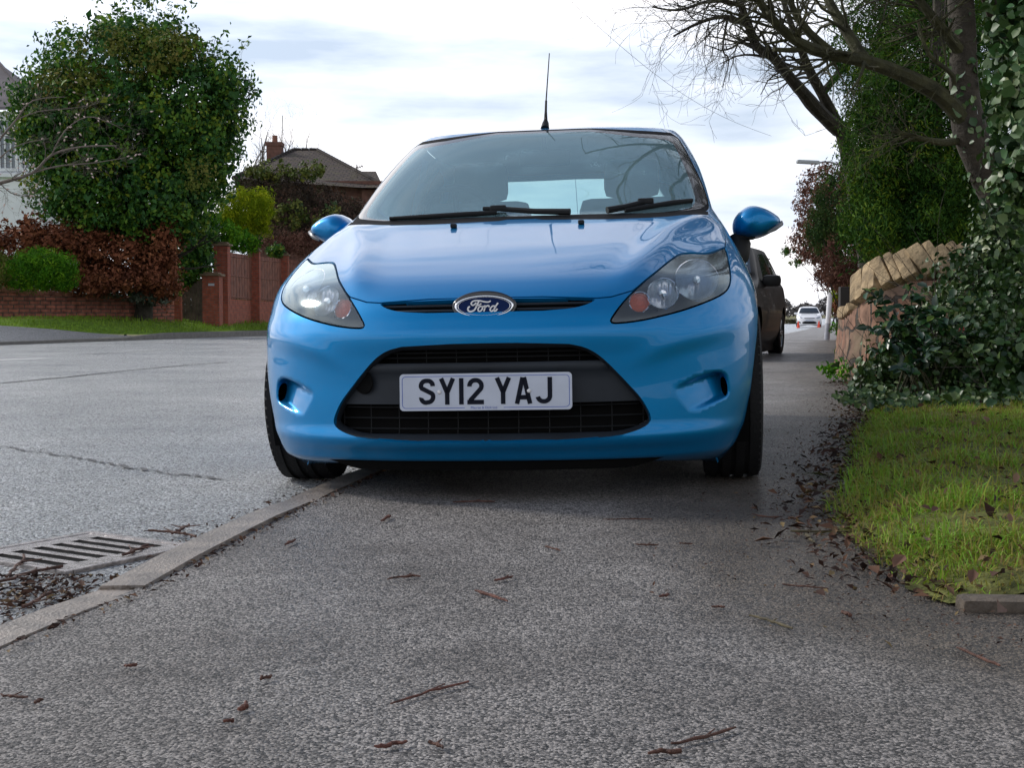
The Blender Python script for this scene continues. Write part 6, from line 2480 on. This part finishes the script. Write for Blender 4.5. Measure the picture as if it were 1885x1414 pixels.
def pier(px0, px1, ytop, ybase, d, label, cap=True, plaque=False):
    a, b = at(px0, ybase, d), at(px1, ybase, d)
    top = at(px0, ytop, d).z
    w_ = (b.x - a.x) / 2
    c = Vector(((a.x + b.x) / 2, d, 0))
    o = empty('brick_pier', c, (0, 0, 0), label, 'pier', 'brick piers of the garden fence')
    wall_uv(fix_normals(MB().box((0, w_, (top + a.z - .3) / 2), (w_, w_, (top - a.z + .3) / 2)).build('shaft', M['brick_pier'], o)))
    if cap:
        m = MB()
        m.box((0, w_, top + .03), (w_ * 1.28, w_ * 1.28, .032), None, .012)
        m.box((0, w_, top + .085), (w_ * .9, w_ * .9, .03), None, .02)
        m.build('cap', M['cap_stone'], o, True)
    if plaque:
        m = MB()
        m.box((.02, -.008, at(px0, 524, d).z), (w_ * .36, .006, .035), None, .004)
        m.build('name_plate', M['plate_white'], o)
    return o


pier(373, 404, 508, 590, 39.3, 'low brick gate pier with a small pale name plate', True, True)
pier(394, 420, 452, 590, 40.2, 'tall capped brick pier nearest the wooden gate')
pier(463, 478, 463, 590, 43.5, 'middle capped brick pier of the panelled fence')
pier(518, 531, 471, 590, 46.8, 'capped brick pier of the fence nearest the blue car')
pier(572, 584, 478, 590, 50.1, 'brick pier of the fence mostly hidden by the blue car')
for (pa, pb, da, db, ya, yb, ca, cb, lab) in ((420, 463, 40.4, 43.5, 464, 470, 549, 553, 'brown slatted fence panel between the tall and the middle brick pier'),
                                              (478, 518, 43.7, 46.8, 472, 476, 553, 556, 'brown slatted fence panel beside the middle brick pier'),
                                              (531, 572, 47, 50.1, 477, 482, 556, 560, 'brown slatted fence panel partly hidden by the blue car')):
    f = empty('fence_panel', (at(pa, 500, da).x, da, 0), (0, 0, 0), lab, 'fence panel', 'brown panels of the brick pier fence')
    o0 = Vector(f.location)
    a, b = at(pa, 590, da), at(pb, 590, db)
    za, zb = at(pa, ca, da).z, at(pb, cb, db).z
    m = MB()
    k = 17
    tt = (b - a).xy.normalized()
    R3 = Matrix.Rotation(math.atan2(tt.y, tt.x), 4, 'Z')
    for i in range(k):
        q = (i + .5) / k
        p = a.lerp(b, q) - o0
        z1 = at(pa, ya, da).z * (1 - q) + at(pb, yb, db).z * q
        z0 = za * (1 - q) + zb * q
        m.box((p.x, p.y + .16, (z0 + z1) / 2), ((b - a).xy.length / k * .44, .012 + .006 * (i % 2), (z1 - z0) / 2), R3, .004)
    m.build('slat', M['fence_wood'], f)
    m = MB()
    for dz in (.04, .5, .92):
        P = [Vector((*(x.lerp(y, .5) - o0).xy, 0)) for x, y in ((a, a), (b, b))]
        m.tube([Vector((P[0].x, P[0].y + .20, za + (at(pa, ya, da).z - za) * dz)), Vector((P[1].x, P[1].y + .20, zb + (at(pb, yb, db).z - zb) * dz))], .035, 4)
    m.build('rail', M['fence_wood'], f)
    wq = brick_box('plinth', a - o0, b - o0, .3, a.z - .3, za - .01, b.z - .3, zb - .01, M['brick_pier'], f)
g = empty('garden_gate', at(350, 590, 39.2), (0, 0, 0), 'weathered wooden garden gate between the brick wall and the gate pier', 'gate')
o0 = Vector(g.location)
m = MB()
for i in range(7):
    q = (i + .5) / 7
    p = at(334 + 38 * q, 590, 39.2) - o0
    zt = at(350, 540 - 30 * q, 39.2).z - o0.z
    m.box((p.x, .12, zt / 2 - .05), (.040, .014, zt / 2 + .05), None, .006)
m.build('board', M['gate_wood'], g)
m = MB()
pa, pb = at(333, 545, 39.2) - o0, at(373, 512, 39.2) - o0
m.tube([pa + Vector((0, .15, -.15)), pb + Vector((0, .15, -.2))], .035, 4)
m.tube([(pa.x, .15, .2), (pb.x, .15, .2)], .035, 4)
m.build('rail', M['gate_wood'], g)
pier(321, 333, 546, 590, 38.6, 'narrow dark brick end pier of the low garden wall', False)

# evergreen ivy-clad tree
t = tree('evergreen_tree', tuple(at(262, 560, 37.2).xy) + (.4,), 'large rounded evergreen tree thick with ivy, flowering brownish on top', 'tree')
w = Wood()
w.limb([(0, 0, -.3), (.1, 0, 1.5), (-.05, 0, 3.5), (0, .1, 6)], .28, .08, 10)
for k in range(7):
    a = k * .9
    w.grow((0, 0, 1.2 + .4 * k), (math.cos(a), math.sin(a), .7), 2.2, .09, 1, .1, .1, 4, 6)
w.build('trunk', M['bark'], t)
bl = [(at(70, 215, 36.8), (.75, 1.0, .95), 80), (at(235, 405, 37), (1.6, 1.0, .7), 110), (at(248, 205, 37), (2.85, 2.5, 2.35), 520), (at(385, 290, 36.8), (.6, 1.0, 1.2), 90), (at(335, 375, 36.6), (.65, 1.0, .8), 80), (at(95, 290, 36.6), (.7, 1.0, 1.3), 70), (at(180, 250, 36.6), (1.9, 1.8, 1.6), 150), (at(330, 230, 36.6), (1.75, 1.8, 1.75), 150), (at(240, 345, 36.5), (2.15, 1.7, 1.35), 200),
      (at(160, 370, 36.3), (1.05, 1.2, .70), 60), (at(310, 395, 36.2), (1.0, 1.1, .75), 60), (at(265, 75, 37), (1.4, 1.6, .55), 60), (at(110, 175, 36.8), (.9, 1.2, .8), 50), (at(415, 160, 37), (.55, 1.0, .9), 34)]
ellipsoid_leaves('crown', rel(t, bl), 42, .40, .125, M['leaf_dark'], t, .6, .3, .85, .3, .3, (.78, 1.06))
bl2 = [(at(250, 100, 35.7), (1.7, 1.3, .66), 130), (at(140, 165, 35.6), (1.05, 1.0, .66), 80), (at(330, 90, 36), (.8, 1.0, .4), 18), (at(370, 320, 35.2), (.4, .5, .5), 12)]
ellipsoid_leaves('flower_head', rel(t, bl2), 30, .26, .085, M['leaf_flower'], t, .6, .3, .8, .2)
w = Wood()
for px, py in ((230, 25), (270, 12), (300, 15), (318, 18), (345, 40), (200, 40), (400, 75), (455, 105), (98, 65), (25, 130), (470, 160), (150, 55)):
    b_ = at(px * .93 + 17, py + 45, 37) - Vector(t.location)
    w.limb([(0, 0, 5.2), b_ * .55 + Vector((0, 0, 2.4)), b_], .035, .012, 4)
    w.grow(b_, (random.gauss(0, .4), 0, 1), .75, .014, 1, .2, .15, 5, 4)
tp = [(p, (0, 0, 1)) for p, d in w.tips]
w.build('top_shoot', M['bark'], t)
P_ = np.concatenate([np.array(p) + rng.normal(0, .09, (9, 3)) for p, _ in tp])
leaves('shoot_foliage', P_, rng.normal(0, 1, P_.shape), .13, M['leaf_dark'], t, .5)

t = tree('beech_hedge', tuple(at(150, 540, 36.5).xy) + (.4,), 'russet brown beech hedge behind the brick wall', 'hedge')
ellipsoid_leaves('foliage', rel(t, [(at(40, 450, 35.6), (1.4, .7, .78), 120), (at(130, 445, 35.8), (1.0, .7, .55), 70), (at(-60, 450, 35), (1.3, .7, .8), 60), (at(210, 480, 36), (1.0, .7, .70), 100),
                                    (at(285, 480, 36.2), (.55, .5, .90), 90), (at(310, 440, 36), (.35, .4, .55), 40), (at(235, 515, 35.9), (1.2, .5, .30), 80), (at(170, 520, 35.5), (.9, .4, .3), 50), (at(180, 470, 36.8), (2.2, .5, .9), 240), (at(30, 520, 35.9), (1.7, .4, .42), 110), (at(60, 480, 36.4), (2.0, .5, .8), 160), (at(290, 520, 37), (.7, .4, .5), 90)]), 32, .20, .10, M['leaf_beech'], t, .6)
t = tree('round_shrub', tuple(at(75, 530, 34.2).xy) + (.4,), 'rounded bright green shrub bulging over the brick wall', 'shrub')
ellipsoid_leaves('foliage', rel(t, [(at(85, 496, 33.9), (.72, .7, .52), 190), (at(40, 500, 33.7), (.5, .6, .5), 90), (at(120, 505, 33.9), (.35, .5, .4), 60)]), 44, .15, .075, M['leaf_bright'], t, .25, .6)
t = tree('yellow_shrub', tuple(at(-20, 530, 33).xy) + (.4,), 'olive yellow shrub at the left edge beside the round green one', 'shrub')
ellipsoid_leaves('foliage', rel(t, [(at(-22, 492, 33), (.45, .5, .55), 90)]), 34, .15, .075, M['leaf_flower'], t, .3, .6)
t = tree('wall_creeper', tuple(at(225, 545, 36).xy) + (.9,), 'grey green creeper spilling over the top of the brick wall', 'creeper')
ellipsoid_leaves('foliage', rel(t, [(at(195, 536, 36), (.5, .3, .14), 40), (at(250, 545, 36.6), (.6, .3, .14), 44), (at(292, 552, 37), (.35, .3, .14), 24)]), 30, .10, .06, leaf_mat('leaf_grey', [(0, (.03, .045, .03)), (.5, (.075, .10, .075)), (1, (.14, .17, .13))], .7, .3), t, .5)
t = tree('ivy_shrub', tuple(at(352, 560, 39.6).xy) + (.4,), 'dark glossy shrub behind the wooden garden gate', 'shrub')
ellipsoid_leaves('foliage', rel(t, [(at(355, 480, 39.8), (.55, .6, .95), 130), (at(335, 500, 39.5), (.35, .4, .6), 50), (at(375, 450, 40.4), (.5, .5, .5), 50)]), 32, .20, .105, M['leaf_dark'], t, .6)
t = tree('lime_conifer', tuple(at(447, 450, 45).xy) + (.4,), 'lime green conifer bush glowing behind the fence', 'shrub')
ellipsoid_leaves('foliage', rel(t, [(at(450, 388, 44), (.95, .8, .74), 230), (at(430, 408, 44.8), (.72, .7, .42), 80), (at(480, 370, 45), (.30, .5, .45), 40), (at(470, 420, 44.8), (.5, .6, .3), 40)]), 38, .17, .10, M['leaf_lime'], t, .25, -.8)
t = tree('garden_hedge', tuple(at(420, 470, 43).xy) + (.4,), 'yellow green hedge just above the brick pier fence', 'hedge')
ellipsoid_leaves('foliage', rel(t, [(at(405, 432, 42), (.62, .5, .40), 80), (at(445, 446, 43), (.6, .5, .32), 70), (at(390, 410, 42), (.3, .4, .3), 30)]), 32, .16, .095, M['leaf_bright'], t, .55)
t = tree('brown_thicket', tuple(at(520, 430, 50).xy) + (.4,), 'tall brown thicket topped with yellowish ivy in front of the bungalow', 'shrub')
ellipsoid_leaves('foliage', rel(t, [(at(520, 370, 50), (1.35, 1.0, 1.10), 260), (at(585, 385, 50.5), (1.0, .9, .9), 130), (at(470, 350, 50), (.7, .8, .8), 70), (at(560, 430, 49.5), (1.5, .8, .4), 80), (at(630, 400, 50.5), (.9, .9, .85), 130), (at(680, 420, 51), (1.0, .9, .8), 100), (at(450, 400, 51), (.8, .8, 1.0), 110)]), 30, .25, .11, leaf_mat('leaf_thicket', [(0, (.020, .016, .012)), (.5, (.06, .042, .032)), (.85, (.11, .08, .055)), (1, (.06, .085, .03))], .8, .2), t, .25)
ellipsoid_leaves('ivy_top', rel(t, [(at(500, 318, 49.4), (1.0, .6, .26), 40), (at(575, 315, 49.4), (.5, .5, .30), 26), (at(600, 405, 49), (.5, .5, .6), 20), (at(540, 395, 48.9), (.7, .4, .5), 24)]), 26, .2, .12, leaf_mat('leaf_ivytop', [(0, (.03, .06, .015)), (.5, (.10, .13, .02)), (1, (.22, .21, .04))], .6, .3), t, .6)
t = tree('low_brown_hedge', tuple(at(550, 470, 47.5).xy) + (.4,), 'low reddish brown hedge just behind the fence near the car mirror', 'hedge')
ellipsoid_leaves('foliage', rel(t, [(at(520, 452, 47.5), (.8, .5, .36), 80), (at(570, 450, 48.5), (.9, .5, .45), 90), (at(610, 470, 49), (.8, .5, .5), 60)]), 30, .18, .10, M['leaf_brown'], t, .25)
ellipsoid_leaves('green_patch', rel(t, [(at(508, 462, 46.9), (.30, .3, .16), 40)]), 28, .16, .09, M['leaf_dark'], t, .6)

# bungalow with hipped roof
M['roof_tile'] = masonry_mat('roof_tile', (.085, .060, .048), (.060, .044, .036), (.022, .017, .015), .30, .26, .03, rough_edges=.02, noise=.4, bump=1.0, moss=(.075, .065, .03))
M['house_brick'] = pmat('house_brick', (.13, .062, .045), .9, noise=.3, nscale=6)
h = empty('bungalow', at(560, 500, 60), (0, 0, 0), 'bungalow with a brown hipped tile roof and brick chimney above the thicket', 'house')
o0 = Vector(h.location)
E_ = [at(430, 330, 56) - o0, at(722, 352, 56) - o0, at(715, 352, 70) - o0, at(440, 330, 70) - o0]
zE = (at(464, 312, 56) - o0).z - .35
E_ = [Vector((p.x, p.y, zE)) for p in E_]
E_[1].z = zE - .5
E_[2].z = zE - .5
r1, r2 = at(541, 276, 63) - o0, at(584, 276, 63) - o0
V = E_ + [r1, r2]
F = [(0, 1, 5, 4), (1, 2, 5), (2, 3, 4, 5), (3, 0, 4)]
wall_uv(fix_normals(mesh_obj('roof', V, F, M['roof_tile'], h)))
me = bpy.data.objects['roof'] if False else None
m = MB()
for a, b in ((0, 4), (4, 5), (5, 1)):
    pa, pb = V[a], V[b]
    k = int((pb - pa).length / .32)
    for i in range(k):
        q0, q1 = pa.lerp(pb, i / k), pa.lerp(pb, (i + .92) / k)
        m.tube([q0, q1], [.11, .095], 6)
m.build('ridge_tile', M['roof_tile'], h, True)
m = MB()
m.box(((E_[0].x + E_[1].x) / 2, (E_[0].y + E_[2].y) / 2, zE / 2 - 1.8), ((E_[1].x - E_[0].x) / 2 - .4, 6.3, zE / 2 + 1.75))
m.build('wall', M['house_brick'], h)
ch = MB()
c0, c1 = at(493, 300, 62) - o0, at(520, 300, 62) - o0
zt = (at(505, 266, 62) - o0).z
cw = (c1.x - c0.x) / 2
ch.box(((c0.x + c1.x) / 2, c0.y, zt / 2 + .6), (cw, cw, zt / 2 - .6))
ch.box(((c0.x + c1.x) / 2, c0.y, zt + .0), (cw * 1.12, cw * 1.12, .09))
cho = wall_uv(fix_normals(ch.build('chimney', M['house_brick'], h)))
m = MB()
m.lathe([(.13, 0), (.12, .3), (.14, .33), (.10, .34)], Matrix.Translation(((c0.x + c1.x) / 2, c0.y, zt + .08)), 12)
m.build('chimney_pot', pmat('pot', (.20, .09, .06), .8), cho)
m = MB()
mp = at(519, 262, 62) - o0
m.tube([mp, at(520, 212, 62) - o0], .022, 5)
m.build('aerial_mast', pmat('mast', (.35, .33, .28), .6), h)
h2 = empty('garage', at(680, 420, 58), (0, 0, 0), 'low brown roofed outbuilding showing beside the windscreen pillar', 'outbuilding')
o2 = Vector(h2.location)
Q = [at(655, 345, 56) - o2, at(706, 345, 56) - o2, at(700, 345, 64) - o2, at(655, 345, 64) - o2]
zq = (at(655, 345, 56) - o2).z
Q = [Vector((p.x, p.y, zq)) for p in Q]
rr1, rr2 = at(664, 315, 60) - o2, at(692, 315, 60) - o2
wall_uv(fix_normals(mesh_obj('roof', Q + [rr1, rr2], [(0, 1, 5, 4), (1, 2, 5), (2, 3, 4, 5), (3, 0, 4)], M['roof_tile'], h2)))
m = MB()
m.box(((Q[0].x + Q[1].x) / 2, (Q[0].y + Q[2].y) / 2, zq / 2 - 3), ((Q[1].x - Q[0].x) / 2 - .2, 3.6, zq / 2 + 2.95))
m.build('wall', M['house_brick'], h2)
m = MB()
c = at(657, 335, 58)
m.tube([c, at(657, 302, 58)], .025, 5)
k0, k1 = at(648, 313, 58), at(668, 305, 58)
m.tube([k0, k1], .018, 4)
for q in np.linspace(0, 1, 7):
    p = k0.lerp(k1, float(q))
    m.tube([p - Vector((0, .2, .10)), p + Vector((0, .2, .10))], .012, 4)
tag(m.build('television_aerial', M['pole'], None), 'small television aerial on the outbuilding roof left of the windscreen', 'aerial')
t = tree('winter_tree', tuple(at(505, 330, 72).xy) + (0,), 'faint leafless tree behind the bungalow chimney', 'tree')
w = Wood()
for k in range(11):
    b = at(462 + 10 * k, 320, 72) - Vector(t.location)
    w.grow(b, (random.gauss(0, .25), 0, 1), random.uniform(1.6, 2.6), .045, 3, .15, .1, 4, 4)
w.limb([(0, 0, 0), (0, 0, 3), (.1, 0, 6.5)], .2, .1)
w.build('branch', M['twig_grey'], t)

# white house at the far left
M['render_white'] = pmat('render_white', (.78, .80, .84), .7, noise=.06, nscale=2)
h = empty('white_house', at(-120, 500, 46), (0, 0, 0), 'white rendered house with tall paned windows behind the blossom shrub', 'house')
o0 = Vector(h.location)
zt, zb = (at(0, 205, 46) - o0).z, -2.6
xr = (at(76, 300, 46) - o0).x
z_m = (at(0, 322, 46) - o0).z
m = MB()
m.box((xr - 5, 3.0, (zt + zb) / 2), (5, 3.0, (zt - zb) / 2))
m.build('wall', M['render_white'], h)
for i, (xa, xb) in enumerate(((-60, -14), (-4, 30), (36, 62))):
    a, b = at(xa, 218, 45.9) - o0, at(xb, 312, 45.9) - o0
    f = MB()
    f.box(((a.x + b.x) / 2, -.03, a.z), ((b.x - a.x) / 2 + .05, .05, .05))
    f.box(((a.x + b.x) / 2, -.03, b.z), ((b.x - a.x) / 2 + .05, .06, .05))
    f.box((a.x, -.03, (a.z + b.z) / 2), (.05, .05, (a.z - b.z) / 2 - .05))
    f.box((b.x, -.03, (a.z + b.z) / 2), (.05, .05, (a.z - b.z) / 2 - .05))
    for q in (1 / 3, 2 / 3):
        f.box((a.x + (b.x - a.x) * q, -.025, (a.z + b.z) / 2), (.025, .03, (a.z - b.z) / 2 - .05))
    f.box(((a.x + b.x) / 2, -.022, b.z + (a.z - b.z) * .68), ((b.x - a.x) / 2 - .05, .025, .025))
    wf = f.build('window', M['render_white'], h)
    pn = MB()
    pn.box(((a.x + b.x) / 2, -.008, (a.z + b.z) / 2), ((b.x - a.x) / 2, .01, (a.z - b.z) / 2))
    pn.build('pane', pmat('pane', (.16, .19, .22), .08, spec=.8), wf)
m = MB()
m.box((xr - 4.9, -.05, z_m - .02), (5.0, .12, .06))
m.build('ledge', M['render_white'], h)
m = MB()
zr = zt
m.poly([(xr - 10.2, -.4, zr), (xr + .1, -.4, zr), (xr - 2.6, 3.2, zr + 2.2), (xr - 10.2, 3.2, zr + 2.2)], (0, .1, .12))
m.poly([(xr + .1, -.4, zr), (xr + .1, 6.2, zr), (xr - 2.6, 3.2, zr + 2.2)], (-.1, 0, .12))
m.build('roof', pmat('slate', (.10, .085, .09), .7, noise=.3, nscale=2), h)

# leafless magnolia with furry buds
t = tree('magnolia_shrub', tuple(at(-140, 470, 29).xy) + (.1,), 'leafless grey branched shrub with pale buds reaching in from the left edge', 'shrub')
o0 = Vector(t.location)
w = Wood()
main = []
for L, r in ((((-140, 430, 29), (-60, 355, 29), (0, 337, 29), (60, 318, 29), (95, 285, 29), (150, 270, 29), (215, 268, 29)), .05),
             (((60, 318, 29), (110, 305, 29), (170, 300, 29), (230, 290, 29)), .02), (((-60, 355, 29), (-10, 270, 29), (30, 220, 29), (60, 185, 29), (120, 178, 29)), .03),
             (((95, 285, 29), (120, 240, 29), (160, 215, 29), (200, 225, 29), (230, 240, 29)), .016), (((30, 220, 29), (70, 205, 29), (120, 200, 29), (160, 195, 29)), .014),
             (((0, 337, 29), (20, 355, 29), (50, 362, 29)), .014), (((-40, 345, 28.8), (0, 290, 28.8), (40, 265, 28.8), (90, 255, 28.8)), .02)):
    Q, R = px_limb(w, L, r, max(.006, r * .25), o0, 6)
    twigs_from(w, Q, R, 12, .55, 2, (.35, 0, .15), .7, .2)
w.build('branch', M['twig_grey'], t)
m = MB()
m.lathe([(0, -.035), (.014, -.015), (.018, .005), (.010, .03), (0, .042)], Matrix.Identity(4), 6)
bud0 = m.build('bud', M['bud'], t, True)
for i, (p, d) in enumerate(random.sample(w.tips, 95)):
    bo = bud0
    if i:
        bo = bud0.copy()
        COL.objects.link(bo)
        bo.parent = t
    bo.location = p
    bo.rotation_euler = d.to_track_quat('Z', 'Y').to_euler()

# ------------------------------------------------------------------ far distance down the street
n = 5200
px = rng.uniform(1330, 1640, n)
hgt = 26 + 7 * np.sin(px * .05) + 5 * np.sin(px * .17 + 1) + rng.normal(0, 2, n)
py = 582 - rng.random(n) ** .8 * hgt
P_ = np.array([at(a, b, 420 + rng.uniform(-25, 25)) for a, b in zip(px, py)])
o = leaves('far_wood', P_, rng.normal(0, 1, (n, 3)), 1.1, leaf_mat('leaf_far', [(0, (.05, .05, .05)), (.6, (.11, .105, .11)), (1, (.17, .15, .14))], .9, .1), None, .4)
tag(o, 'grey winter woodland on the horizon down the street', 'wood', kind='stuff')
n = 1500
px = rng.uniform(1380, 1490, n)
P_ = np.array([at(a, 0, 135 + rng.uniform(-2, 2)) for a in px])
P_[:, 2] = -.9 + rng.random(n) * .95
o = leaves('field_hedge', P_, rng.normal(0, 1, (n, 3)), .28, leaf_mat('leaf_fieldhedge', [(0, (.03, .03, .018)), (.6, (.08, .07, .04)), (1, (.12, .12, .05))], .9, .1), None, .5)
tag(o, 'low brown field hedge left of the distant white car', 'hedge')
for px, d, lab in ((1560, 200, 'dark distant tree right of the far woodland, beside the brown hedge'),):
    t = tree('distant_tree', tuple(at(px, 580, d).xy) + (-.5,), lab, 'tree')
    ellipsoid_leaves('crown', rel(t, [(at(1556, 555, d), (2.0, 1.5, 2.2), 60), (at(1540, 566, d), (1.2, 1, 1.2), 30)]), 20, .6, .4, M['leaf_thicket'] if 'leaf_thicket' in M else bpy.data.materials['leaf_thicket'], t, .4)
    w = Wood()
    w.limb([(0, 0, 0), (0, 0, 1.5), (0, 0, 3)], .15, .08, 5)
    w.build('trunk', M['bark'], t)
t = tree('garden_hedge', (11, 34, 0), 'unseen brown hedge added behind the far wall as a dark reflection for the black car', 'hedge')  # added hedge, out of view; darkens what the black car's flank reflects
ellipsoid_leaves('foliage', [((-4.0, -14.0, 1.5), (.5, 1.6, 1.6), 110), ((-3.6, -10.5, 1.5), (.5, 2.0, 1.6), 130), ((-3.1, -7, 1.5), (.5, 2.0, 1.6), 130), ((-2.6, -3.5, 1.4), (.5, 2.0, 1.5), 110), ((-1, 0, 1.3), (1.2, 4, 1.3), 120)], 30, .30, .12, M['leaf_brown'], t, .4)

t = tree('boundary_hedge', tuple(at(200, 560, 54).xy) + (.3,), 'dark tall hedge at the back of the gardens across the road', 'hedge')
ellipsoid_leaves('foliage', [((-5, 0, 1.0), (5, .8, 1.2), 200), ((2.5, 0, .9), (4.5, .8, 1.1), 180), ((6.5, 1, .8), (3.5, .8, 1.1), 120)], 26, .40, .2, M['leaf_dark'], t, .6)
